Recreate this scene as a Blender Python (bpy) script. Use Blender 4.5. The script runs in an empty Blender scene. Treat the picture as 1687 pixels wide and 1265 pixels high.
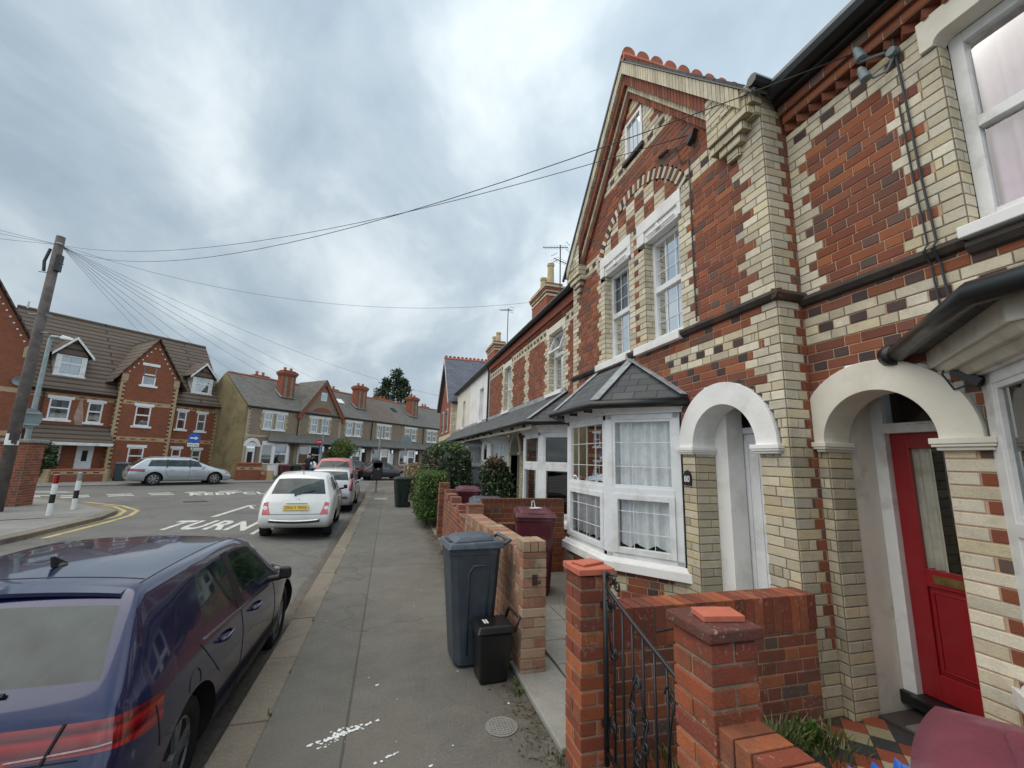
import bpy, bmesh, math, random
from math import sin, cos, pi, radians, sqrt, atan2, floor
from mathutils import Vector, Matrix
from mathutils.bvhtree import BVHTree
random.seed(7)
S = bpy.context.scene
COL = S.collection
# ------------------------------------------------------------------ camera
H = 1.70
yaw, pit, rol = radians(15.8), radians(10.27), radians(1.635)
fw = Vector((sin(yaw)*cos(pit), cos(yaw)*cos(pit), sin(pit)))
r0 = Vector((cos(yaw), -sin(yaw), 0)); u0 = r0.cross(fw)
rr = r0*cos(rol)+u0*sin(rol); uu = -r0*sin(rol)+u0*cos(rol)
cd = bpy.data.cameras.new('camera'); cam = bpy.data.objects.new('camera', cd); COL.objects.link(cam)
M = Matrix((rr, uu, -fw)).transposed().to_4x4(); M.translation = Vector((0, 0, H)); cam.matrix_world = M
cd.sensor_width = 36; cd.lens = 691.2/1687*36; cd.clip_start = .05; cd.clip_end = 3000
S.camera = cam
S.render.resolution_x = 1024; S.render.resolution_y = 768
S.view_settings.view_transform = 'Standard'; S.view_settings.look = 'None'
S.view_settings.gamma = 1; S.view_settings.exposure = 0.52
# ------------------------------------------------------------------ world: overcast sky
W = bpy.data.worlds.new('World'); S.world = W; W.use_nodes = True
nt = W.node_tree; nt.nodes.clear()
def N(t, tree=None, **k):
    n = (tree or nt).nodes.new(t)
    for a, b in k.items(): setattr(n, a, b)
    return n
def LK(a, b, tree=None): (tree or nt).links.new(a, b)
SUN_EL, SUN_ROT = radians(56), radians(272)
sky = N('ShaderNodeTexSky', sky_type='NISHITA'); sky.sun_disc = False
sky.sun_elevation = SUN_EL; sky.sun_rotation = SUN_ROT; sky.air_density = 1.2; sky.dust_density = 2.5
tc = N('ShaderNodeTexCoord'); sep = N('ShaderNodeSeparateXYZ'); LK(tc.outputs['Generated'], sep.inputs[0])
def MA(op, *args, clamp=False, c=None, tree=None):
    vals = [v for v in args if v is not None and not isinstance(v, bpy.types.NodeTree)]
    tr_ = next((v.id_data for v in vals if isinstance(v, bpy.types.NodeSocket)), nt)
    n = tr_.nodes.new('ShaderNodeMath'); n.operation = op; n.use_clamp = clamp
    for i, v in enumerate(vals):
        if isinstance(v, bpy.types.NodeSocket): tr_.links.new(v, n.inputs[i])
        else: n.inputs[i].default_value = v
    return n.outputs[0]
zz = MA('MAXIMUM', MA('ADD', sep.outputs[2], .34), .2)
px = MA('DIVIDE', sep.outputs[0], zz); py = MA('DIVIDE', sep.outputs[1], zz)
cmb = N('ShaderNodeCombineXYZ'); LK(px, cmb.inputs[0]); LK(py, cmb.inputs[1])
mp = N('ShaderNodeMapping'); LK(cmb.outputs[0], mp.inputs[0]); mp.inputs['Rotation'].default_value = (0, 0, radians(38)); mp.inputs['Scale'].default_value = (1.25, .85, 1)
mp.inputs['Location'].default_value = (3.3, 1.2, 0)
def ramp(fac, stops, tree=None, interp='LINEAR'):
    r = N('ShaderNodeValToRGB', tree); r.color_ramp.interpolation = interp
    while len(r.color_ramp.elements) < len(stops): r.color_ramp.elements.new(.5)
    for e, (p, c) in zip(r.color_ramp.elements, stops): e.position = p; e.color = (*c, 1) if len(c) == 3 else c
    LK(fac, r.inputs[0], tree); return r.outputs[0]
n1 = N('ShaderNodeTexNoise'); LK(mp.outputs[0], n1.inputs['Vector']); n1.inputs['Scale'].default_value = 1.9; n1.inputs['Detail'].default_value = 10; n1.inputs['Roughness'].default_value = .55; n1.inputs['Distortion'].default_value = .35
n2 = N('ShaderNodeTexNoise'); LK(mp.outputs[0], n2.inputs['Vector']); n2.inputs['Scale'].default_value = .75; n2.inputs['Detail'].default_value = 4
m1 = MA('ADD', MA('MULTIPLY', n1.outputs['Fac'], .7), MA('MULTIPLY', n2.outputs['Fac'], .42))
cl = ramp(m1, [(.42, (.29, .365, .43)), (.49, (.35, .425, .49)), (.55, (.41, .485, .54)), (.60, (.50, .57, .615)), (.66, (.60, .66, .695)), (.74, (.70, .75, .78))])
# cloud brighter rightwards; gain added overhead and behind the viewer to light the facades
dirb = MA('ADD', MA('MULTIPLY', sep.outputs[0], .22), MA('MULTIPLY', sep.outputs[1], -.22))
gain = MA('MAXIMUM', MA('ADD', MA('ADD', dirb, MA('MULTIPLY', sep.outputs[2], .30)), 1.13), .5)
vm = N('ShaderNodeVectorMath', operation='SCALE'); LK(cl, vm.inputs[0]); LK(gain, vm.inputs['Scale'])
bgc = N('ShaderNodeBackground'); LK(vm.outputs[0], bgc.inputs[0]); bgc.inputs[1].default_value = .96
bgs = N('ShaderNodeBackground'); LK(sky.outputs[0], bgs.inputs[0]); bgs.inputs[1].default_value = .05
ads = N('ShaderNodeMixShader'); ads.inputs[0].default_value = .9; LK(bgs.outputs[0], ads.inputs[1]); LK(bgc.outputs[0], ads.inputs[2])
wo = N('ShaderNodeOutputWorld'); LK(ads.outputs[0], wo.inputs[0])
# ------------------------------------------------------------------ sun behind cloud
sl = bpy.data.lights.new('sun', 'SUN'); so = bpy.data.objects.new('sun', sl); COL.objects.link(so)
sl.energy = 1.5; sl.angle = radians(75); sl.color = (1, .90, .78)
sd = Vector((sin(SUN_ROT)*cos(SUN_EL), cos(SUN_ROT)*cos(SUN_EL), sin(SUN_EL)))
so.rotation_euler = sd.to_track_quat('Z', 'Y').to_euler(); so.location = (0, 0, 20)

# ------------------------------------------------------------------ materials
def newmat(name):
    m = bpy.data.materials.new(name); m.use_nodes = True; t = m.node_tree; t.nodes.clear()
    o = N('ShaderNodeOutputMaterial', t); b = N('ShaderNodeBsdfPrincipled', t); LK(b.outputs[0], o.inputs[0], t)
    return m, t, b, o
def noise(t, vec, sc, det=4, rough=.55):
    n = N('ShaderNodeTexNoise', t); LK(vec, n.inputs['Vector'], t)
    n.inputs['Scale'].default_value = sc; n.inputs['Detail'].default_value = det; n.inputs['Roughness'].default_value = rough
    return n.outputs['Fac']
def bump(t, b, h, dist=.005, st=.6):
    n = N('ShaderNodeBump', t); n.inputs['Distance'].default_value = dist; n.inputs['Strength'].default_value = st
    LK(h, n.inputs['Height'], t); LK(n.outputs[0], b.inputs['Normal'], t)
def mixc(t, fac, a, b, mode='MIX'):
    n = N('ShaderNodeMix', t, data_type='RGBA', blend_type=mode)
    for i, v in ((0, fac), (6, a), (7, b)):
        if hasattr(v, 'links'): LK(v, n.inputs[i], t)
        else: n.inputs[i].default_value = v if i == 0 else (*v, 1)
    return n.outputs[2]
def coords(t, kind='Object'):
    c = N('ShaderNodeTexCoord', t); return c.outputs[kind]
def plain(name, col, rough=.5, var=.12, sc=6, metal=0, coat=0, bmp=0, spec=None, dirt=None):
    m, t, b, o = newmat(name); v = coords(t)
    lo = tuple(max(0, c*(1-var)) for c in col); hi = tuple(min(1, c*(1+var)) for c in col)
    c = ramp(noise(t, v, sc, 6, .6), [(.3, lo), (.7, hi)], t)
    if dirt:
        c = mixc(t, ramp(noise(t, v, dirt[1], 8, .65), [(.5, (0, 0, 0)), (.72, (1, 1, 1))], t), c, dirt[0])
    LK(c, b.inputs['Base Color'], t); b.inputs['Metallic'].default_value = metal
    LK(MA('ADD', MA('MULTIPLY', noise(t, v, sc*3, 4), .2), rough-.1, t), b.inputs['Roughness'], t)
    b.inputs['Coat Weight'].default_value = coat; b.inputs['Coat Roughness'].default_value = .04
    if spec is not None: b.inputs['Specular IOR Level'].default_value = spec
    if bmp: bump(t, b, noise(t, v, sc*14, 5, .7), bmp, .7)
    return m
def attrmat(name, rough=.85, grain=90, bmp=.0025, var=.35, soot=.5, smear=0):
    m, t, b, o = newmat(name); v = coords(t)
    a = N('ShaderNodeAttribute', t); a.attribute_name = 'Col'
    n = noise(t, v, 9, 8, .7); g = noise(t, v, grain, 4, .7)
    k = MA('ADD', MA('MULTIPLY', n, var), MA('MULTIPLY', g, var), t)
    k = MA('ADD', k, 1-var, t)
    vm = N('ShaderNodeVectorMath', t, operation='SCALE'); LK(a.outputs['Color'], vm.inputs[0], t); LK(k, vm.inputs['Scale'], t)
    d = ramp(noise(t, v, 1.9, 9, .72), [(.50, (0, 0, 0)), (.78, (1, 1, 1))], t)
    c = mixc(t, MA('MULTIPLY', d, soot), vm.outputs[0], (.10, .085, .06))
    sp_ = ramp(noise(t, v, 26, 6, .8), [(.60, (0, 0, 0)), (.72, (1, 1, 1))], t)
    c = mixc(t, MA('MULTIPLY', sp_, soot*.8), c, (.13, .10, .075))
    if smear:
        q = MA('MULTIPLY', ramp(noise(t, v, 34, 7, .8), [(.56, (0, 0, 0)), (.64, (1, 1, 1))], t), ramp(noise(t, v, 3.2, 5, .6), [(.44, (0, 0, 0)), (.62, (1, 1, 1))], t))
        c = mixc(t, MA('MULTIPLY', q, smear), c, (.48, .42, .34))
        g2 = MA('MULTIPLY', ramp(noise(t, v, 6, 8, .7), [(.5, (0, 0, 0)), (.66, (1, 1, 1))], t), .45)
        c = mixc(t, g2, c, (.06, .048, .035))
    LK(c, b.inputs['Base Color'], t); b.inputs['Roughness'].default_value = rough
    bump(t, b, MA('ADD', g, n, t), bmp, .8)
    return m
def brickuv(name, c1, c2, mort, bw=.225, bh=.075, ms=.012, freq=.5, soft=0, stain=(.08, .07, .05), st=.3, rough=.85):
    m, t, b, o = newmat(name)
    uv = N('ShaderNodeUVMap', t).outputs[0]
    br = N('ShaderNodeTexBrick', t); LK(uv, br.inputs[0], t)
    br.offset = .5; br.offset_frequency = 2
    for k, c in (('Color1', c1), ('Color2', c2), ('Mortar', mort)): br.inputs[k].default_value = (*c, 1)
    br.inputs['Scale'].default_value = 1; br.inputs['Mortar Size'].default_value = ms; br.inputs['Mortar Smooth'].default_value = soft
    br.inputs['Bias'].default_value = 0; br.inputs['Brick Width'].default_value = bw; br.inputs['Row Height'].default_value = bh
    v = coords(t)
    k = MA('ADD', MA('MULTIPLY', noise(t, v, 3, 8, .7), .5), .72, t)
    vm = N('ShaderNodeVectorMath', t, operation='SCALE'); LK(br.outputs[0], vm.inputs[0], t); LK(k, vm.inputs['Scale'], t)
    d = ramp(noise(t, v, .9, 8, .7), [(.5, (0, 0, 0)), (.8, (1, 1, 1))], t)
    LK(mixc(t, MA('MULTIPLY', d, st, t), vm.outputs[0], stain), b.inputs['Base Color'], t)
    b.inputs['Roughness'].default_value = rough
    bump(t, b, MA('SUBTRACT', noise(t, v, 40, 3), MA('MULTIPLY', br.outputs[1], 1.5, t), t), .006, .7)
    return m
def glassmat(name, tint=(.90, .93, .93), refl=.06):
    m, t, b, o = newmat(name); t.nodes.remove(b)
    tr = N('ShaderNodeBsdfTransparent', t); tr.inputs[0].default_value = (*tint, 1)
    gl = N('ShaderNodeBsdfGlossy', t); gl.inputs['Roughness'].default_value = .015
    v = coords(t); bn = N('ShaderNodeBump', t); bn.inputs['Distance'].default_value = .0012; bn.inputs['Strength'].default_value = .5
    LK(noise(t, v, 3, 2), bn.inputs['Height'], t); LK(bn.outputs[0], gl.inputs['Normal'], t)
    fr = N('ShaderNodeFresnel', t); fr.inputs[0].default_value = 1.5
    fac = MA('ADD', MA('MULTIPLY', fr.outputs[0], 1.1, t), refl, t, clamp=True)
    mx = N('ShaderNodeMixShader', t); LK(fac, mx.inputs[0], t); LK(tr.outputs[0], mx.inputs[1], t); LK(gl.outputs[0], mx.inputs[2], t)
    LK(mx.outputs[0], o.inputs[0], t); return m
def asphalt(name, base, patches=(.8, 1.2), speck=.5, extra=None, joints=None):
    m, t, b, o = newmat(name); v = coords(t)
    g = MA('ADD', MA('MULTIPLY', noise(t, v, 150, 3, .8), .5), MA('MULTIPLY', ramp(noise(t, v, 55, 5, .85), [(.35, (0, 0, 0)), (.65, (1, 1, 1))], t), .5)); p = noise(t, v, .55, 7, .65); q = noise(t, v, 3.5, 8, .7)
    k = MA('ADD', MA('MULTIPLY', g, speck), MA('ADD', MA('MULTIPLY', p, 1.15), MA('MULTIPLY', q, .75), t), t)
    k = MA('ADD', k, 1-.5*speck-.575-.375, t)
    vm = N('ShaderNodeVectorMath', t, operation='SCALE'); vm.inputs[0].default_value = base; LK(k, vm.inputs['Scale'], t)
    c = vm.outputs[0]
    # pale chippings
    vo = N('ShaderNodeTexVoronoi', t); LK(v, vo.inputs['Vector'], t); vo.inputs['Scale'].default_value = 62
    w = ramp(vo.outputs['Distance'], [(.10, (1, 1, 1)), (.2, (0, 0, 0))], t)
    c = mixc(t, MA('MULTIPLY', w, MA('MULTIPLY', g, .8, t), t), c, tuple(min(1, x*2.6) for x in base))
    # hairline cracks and dark stains
    vo2 = N('ShaderNodeTexVoronoi', t, feature='DISTANCE_TO_EDGE'); vo2.inputs['Scale'].default_value = .33
    wv = N('ShaderNodeVectorMath', t, operation='ADD'); LK(v, wv.inputs[0], t)
    nn = N('ShaderNodeTexNoise', t); LK(v, nn.inputs['Vector'], t); nn.inputs['Scale'].default_value = 1.5; nn.inputs['Detail'].default_value = 6
    sc = N('ShaderNodeVectorMath', t, operation='SCALE'); LK(nn.outputs['Color'], sc.inputs[0], t); sc.inputs['Scale'].default_value = 1.6
    LK(sc.outputs[0], wv.inputs[1], t); LK(wv.outputs[0], vo2.inputs['Vector'], t)
    ck = ramp(vo2.outputs['Distance'], [(.0, (1, 1, 1)), (.006, (0, 0, 0))], t)
    c = mixc(t, MA('MULTIPLY', ck, .55, t), c, tuple(x*.35 for x in base))
    st = ramp(noise(t, v, 1.7, 6, .6), [(.62, (0, 0, 0)), (.74, (1, 1, 1))], t)
    c = mixc(t, MA('MULTIPLY', st, .35, t), c, tuple(x*.5 for x in base))
    if extra: c = extra(t, v, c)
    LK(c, b.inputs['Base Color'], t); b.inputs['Roughness'].default_value = .88
    bump(t, b, MA('ADD', g, MA('MULTIPLY', ck, -1.5, t), t), .004, .8)
    return m
def carpaint(name, col, metal=.3, rough=.28):
    m, t, b, o = newmat(name); v = coords(t)
    c = ramp(noise(t, v, 2.0, 5), [(.3, tuple(x*.9 for x in col)), (.7, tuple(min(1, x*1.1) for x in col))], t)
    d = ramp(noise(t, v, 60, 6, .75), [(.55, (0, 0, 0)), (.8, (1, 1, 1))], t)
    c = mixc(t, MA('MULTIPLY', d, .08, t), c, (.3, .28, .25))
    LK(c, b.inputs['Base Color'], t); b.inputs['Metallic'].default_value = metal; b.inputs['Roughness'].default_value = rough
    b.inputs['Coat Weight'].default_value = 1; LK(MA('ADD', MA('MULTIPLY', noise(t, v, 5, 5), .08), .01, t), b.inputs['Coat Roughness'], t)
    return m
RED = lambda: random.choice([(.285, .082, .038), (.235, .068, .036), (.33, .10, .045), (.20, .062, .038), (.30, .10, .052), (.24, .078, .046), (.36, .118, .048), (.26, .074, .036), (.19, .066, .046), (.29, .09, .04)])
_R = RED
RED = lambda: tuple(x*.86 for x in _R())
CREAM = lambda: random.choice([(.60, .535, .40), (.64, .58, .45), (.55, .49, .36), (.67, .62, .50), (.51, .45, .33), (.60, .52, .35), (.57, .52, .41)])
BUFF = lambda: random.choice([(.50, .44, .32), (.46, .405, .29), (.54, .48, .36), (.41, .36, .26), (.50, .42, .27), (.46, .42, .33), (.38, .34, .25)])
DARK = lambda: random.choice([(.060, .038, .038), (.075, .046, .042), (.052, .036, .037)])
PURP = lambda: random.choice([(.125, .068, .056), (.14, .07, .056), (.115, .075, .062)])
MOTR, MOTC = (.50, .34, .23), (.20, .17, .13)
MT = {}
def mk():
    MT['brick'] = attrmat('brickwork', bmp=.004, var=.5, soot=.55); MT['brick_old'] = attrmat('weathered_brickwork', bmp=.007, var=.5, smear=.85)
    MT['render_white'] = plain('white_painted_render', (.80, .80, .79), .6, .04, 3, bmp=.0015, dirt=((.60, .60, .56), 2.2))
    MT['render_cream'] = plain('cream_painted_render', (.72, .69, .60), .6, .05, 3, bmp=.0015, dirt=((.60, .56, .46), 2.2))
    MT['reveal'] = plain('painted_reveal', (.68, .65, .57), .7, .08, 4, bmp=.002, dirt=((.32, .29, .23), 3))
    MT['upvc'] = plain('white_upvc', (.76, .78, .80), .3, .03, 5, dirt=((.55, .55, .52), 3))
    MT['paint_white'] = plain('white_gloss_paint', (.74, .75, .75), .35, .06, 6, dirt=((.45, .44, .40), 4))
    MT['paint_cream'] = plain('cream_gloss_paint', (.60, .57, .48), .45, .08, 6, dirt=((.35, .32, .26), 4))
    MT['glass'] = glassmat('window_glass')
    MT['glass2'] = glassmat('net_window_glass', (.93, .95, .96), .07)
    MT['glass_far'] = glassmat('distant_glass', (.7, .75, .78), .22)
    MT['net'] = plain('net_curtain', (.80, .81, .83), .9, .10, 14)
    MT['netgrey'] = plain('grey_net_curtain', (.24, .28, .31), .9, .10, 14)
    MT['netpink'] = plain('pink_curtain', (.44, .35, .42), .9, .15, 5)
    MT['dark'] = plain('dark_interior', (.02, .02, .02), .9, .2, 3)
    MT['black'] = plain('black_plastic', (.012, .012, .014), .4, .3, 8)
    MT['iron'] = plain('black_ironwork', (.014, .014, .018), .38, .3, 20, bmp=.001)
    MT['gutter'] = plain('black_gutter', (.012, .013, .014), .35, .3, 4)
    MT['lead'] = plain('lead_flashing', (.26, .28, .30), .55, .25, 7, bmp=.002, dirt=((.45, .46, .46), 5))
    MT['slate'] = brickuv('slate_roof', (.065, .072, .078), (.10, .105, .11), (.03, .033, .036), .25, .14, .006, st=.45, stain=(.11, .115, .08))
    MT['slate_far'] = brickuv('far_slates', (.11, .108, .10), (.155, .145, .13), (.07, .066, .06), .28, .18, .006, st=.4, stain=(.12, .11, .07))
    MT['slate_blue'] = brickuv('blue_slates', (.10, .115, .15), (.13, .145, .18), (.05, .055, .07), .3, .2, .006, st=.2)
    MT['slate_brown'] = brickuv('brown_tiles', (.17, .12, .09), (.13, .10, .08), (.06, .05, .04), .2, .12, .006, st=.3)
    MT['tile_far'] = brickuv('brown_concrete_tiles', (.150, .108, .082), (.125, .092, .072), (.045, .034, .027), 9, .36, .055, st=.4, stain=(.07, .075, .045))
    MT['terra'] = plain('terracotta', (.42, .11, .055), .75, .3, 9, bmp=.003, dirt=((.12, .09, .06), 5))
    MT['terra_tile'] = plain('loose_clay_tile', (.50, .14, .085), .7, .12, 14, bmp=.002)
    MT['buffpot'] = plain('buff_chimney_pot', (.50, .40, .22), .7, .15, 8, bmp=.002)
    MT['red_brick_far'] = brickuv('red_brick_far', (.29, .078, .034), (.22, .06, .03), (.24, .13, .08), ms=.007, st=.12)
    MT['buff_brick_far'] = brickuv('buff_brick_far', (.55, .40, .22), (.47, .33, .18), (.36, .28, .18), st=.12)
    MT['grey_brick_far'] = brickuv('grey_brown_brick_far', (.27, .185, .13), (.20, .15, .115), (.30, .25, .19), st=.15)
    MT['cream_far'] = brickuv('cream_brick_far', (.58, .50, .33), (.50, .42, .27), (.3, .25, .18), st=.15)
    MT['yellow_render'] = plain('stained_yellow_render', (.25, .20, .10), .85, .2, 1.2, bmp=.003, dirt=((.12, .10, .055), .9))
    MT['fence'] = plain('brown_fence', (.05, .028, .02), .8, .3, 9)
    def grit(t, v, c):
        s = N('ShaderNodeSeparateXYZ', t); LK(v, s.inputs[0], t)
        a = MA('MULTIPLY', MA('GREATER_THAN', MA('ADD', s.outputs[0], MA('MULTIPLY', noise(t, v, 4, 6, .7), .35)), -.93), .75)
        return mixc(t, MA('MULTIPLY', a, ramp(noise(t, v, 30, 5, .8), [(.35, (.2, .2, .2)), (.6, (1, 1, 1))], t)), c, (.085, .058, .036))
    MT['road'] = asphalt('road_asphalt', (.125, .122, .112), speck=.9, extra=grit)
    def lanes(t, v, c):
        s = N('ShaderNodeSeparateXYZ', t); LK(v, s.inputs[0], t)
        a = MA('LESS_THAN', MA('ABSOLUTE', MA('SUBTRACT', s.outputs[0], -.13, t), t), .009, t)     # trench joint
        b2 = MA('LESS_THAN', s.outputs[0], -.13, t)
        jy = MA('LESS_THAN', MA('ABSOLUTE', MA('SUBTRACT', MA('MODULO', MA('ADD', s.outputs[1], 20, t), 2.9, t), 1.2, t), t), .008, t)
        jy = MA('MULTIPLY', jy, MA('GREATER_THAN', s.outputs[1], 5.6, t), t)
        pm = MA('MULTIPLY', MA('LESS_THAN', MA('ABSOLUTE', MA('SUBTRACT', s.outputs[1], 2.55, t), t), .8, t), MA('LESS_THAN', s.outputs[0], .28, t), t)
        c = mixc(t, MA('MULTIPLY', b2, .22, t), c, (.085, .088, .085))
        c = mixc(t, MA('MULTIPLY', pm, .30, t), c, (.15, .135, .105))
        c = mixc(t, MA('MULTIPLY', MA('ADD', a, jy, t, clamp=True), .55, t), c, (.03, .03, .025))
        # earth and moss against the walls
        e = MA('MULTIPLY', ramp(s.outputs[0], [(.80, (0, 0, 0)), (1, (1, 1, 1))], t), ramp(noise(t, v, 7, 7, .7), [(.42, (0, 0, 0)), (.6, (1, 1, 1))], t), t)
        return mixc(t, MA('MULTIPLY', e, .8, t), c, (.045, .038, .022))
    MT['pave'] = asphalt('pavement_asphalt', (.132, .124, .106), speck=.95, extra=lanes)
    MT['farpave'] = asphalt('far_pavement', (.20, .195, .18))
    MT['kerb'] = asphalt('kerb_stone', (.175, .150, .115), speck=1.0)
    MT['concrete'] = asphalt('garden_concrete', (.22, .215, .19), speck=.4)
    MT['slab'] = asphalt('garden_slabs', (.27, .265, .24), speck=.4)
    MT['earth'] = plain('earth', (.07, .055, .035), .95, .4, 6, bmp=.01)
    MT['white_line'] = plain('white_road_paint', (.55, .55, .50), .8, .15, 9, dirt=((.17, .17, .155), 8))
    MT['yellow_line'] = plain('yellow_road_paint', (.46, .35, .13), .8, .2, 9, dirt=((.17, .15, .10), 7))
    MT['leaf'] = attrmat('foliage', .55, 30, .001, .5, soot=0)
    MT['bark'] = plain('bark', (.10, .075, .05), .9, .35, 12, bmp=.01)
    MT['pole'] = plain('weathered_pole', (.105, .088, .082), .85, .3, 5, bmp=.004, dirt=((.18, .15, .13), 4))
    MT['galv'] = plain('galvanised_steel', (.26, .32, .32), .5, .15, 8, metal=.3)
    MT['signback'] = plain('grey_sign_back', (.16, .21, .22), .5, .12, 5)
    MT['bin_grey'] = plain('dark_grey_bin_plastic', (.040, .052, .066), .45, .18, 10, bmp=.0012, dirt=((.07, .08, .09), 6))
    MT['bin_lid'] = plain('grey_bin_lid_plastic', (.055, .07, .095), .40, .18, 10, bmp=.0012, dirt=((.12, .13, .14), 6))
    MT['bin_red'] = plain('burgundy_bin_plastic', (.085, .010, .020), .48, .18, 8, bmp=.0012, dirt=((.16, .06, .07), 3))
    MT['bin_red_near'] = plain('faded_burgundy_lid', (.15, .030, .048), .5, .2, 8, bmp=.0015, dirt=((.26, .15, .16), 2.5))
    MT['bin_black'] = plain('black_bin_plastic', (.008, .008, .009), .35, .3, 8)
    MT['bin_green'] = plain('dark_green_bin_plastic', (.015, .025, .02), .5, .3, 8)
    MT['label'] = plain('white_label', (.7, .7, .7), .5)
    MT['red_door'] = plain('red_door_paint', (.27, .006, .012), .42, .14, 6, coat=.3, dirt=((.25, .02, .02), 5))
    MT['brass'] = plain('old_brass', (.28, .19, .07), .45, .3, 20, metal=.8)
    MT['string'] = plain('dark_moulded_brick', (.045, .035, .030), .75, .4, 7, bmp=.004, dirt=((.12, .06, .035), 4))
    MT['tyre'] = plain('tyre_rubber', (.014, .014, .014), .85, .3, 20, bmp=.002)
    MT['alloy'] = plain('alloy_wheel', (.42, .43, .45), .35, .1, 10, metal=.8)
    MT['steelwheel'] = plain('dark_steel_wheel', (.06, .06, .065), .5, .2, 10, metal=.4)
    MT['chrome'] = plain('chrome', (.7, .7, .7), .15, .05, 5, metal=1)
    MT['trim'] = plain('car_trim', (.012, .012, .013), .5, .2, 9)
    m, t, b, o = newmat('car_glass'); MT['carglass'] = m
    c = noise(t, coords(t), 2.6, 5); LK(ramp(c, [(.38, (.006, .012, .012)), (.62, (.040, .062, .060))], t), b.inputs['Base Color'], t)  # blotches painted into the base colour imitate uneven reflections in the glass
    b.inputs['Roughness'].default_value = .03; b.inputs['IOR'].default_value = 1.55
    m, t, b, o = newmat('rear_lamp'); MT['lamp'] = m
    v = coords(t); s = N('ShaderNodeSeparateXYZ', t); LK(v, s.inputs[0], t)
    LK(ramp(MA('FRACT', MA('MULTIPLY', s.outputs[2], 17, t), None, t), [(.0, (.06, .002, .003)), (.5, (.26, .006, .008)), (.72, (.36, .012, .014)), (1, (.09, .003, .004))], t), b.inputs['Base Color'], t)
    b.inputs['Roughness'].default_value = .12; b.inputs['Coat Weight'].default_value = 1
    MT['lampclear'] = plain('clear_lamp', (.34, .20, .20), .15, .3, 60, coat=1)
    MT['lamppink'] = plain('pale_rear_lamp', (.55, .10, .11), .15, .3, 12, coat=1)
    MT['plate'] = plain('yellow_number_plate', (.68, .46, .03), .4, .03, 5)
    MT['blue'] = carpaint('midnight_blue_paint', (.006, .010, .060), .35, .25)
    MT['white_car'] = carpaint('white_car_paint', (.70, .71, .70), 0, .35)
    MT['silver'] = carpaint('silver_car_paint', (.42, .46, .50), .55, .38)
    MT['silver2'] = carpaint('pale_silver_paint', (.50, .50, .52), .4, .38)
    MT['red_car'] = carpaint('red_car_paint', (.42, .025, .03), .1, .35)
    MT['black_car'] = carpaint('black_car_paint', (.012, .013, .016), .2, .3)
    MT['sign_blue'] = plain('blue_sign', (.01, .10, .45), .4, .05, 5)
    MT['sign_red'] = plain('red_sign', (.50, .02, .04), .4, .05, 5)
    MT['sign_white'] = plain('white_sign', (.72, .73, .73), .4, .05, 5)
    MT['wire'] = plain('cable', (.035, .035, .038), .6, .2, 5)
    MT['stain'] = plain('lime_stain', (.36, .24, .19), .85, .3, 4)
    MT['skin'] = plain('skin', (.40, .22, .15), .6, .1, 9)
    MT['cloth'] = plain('dark_navy_cloth', (.015, .016, .028), .9, .3, 9)
    MT['tq'] = attrmat('tiled_path', .5, 70, .001, .3, soot=.35)
mk()

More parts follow.
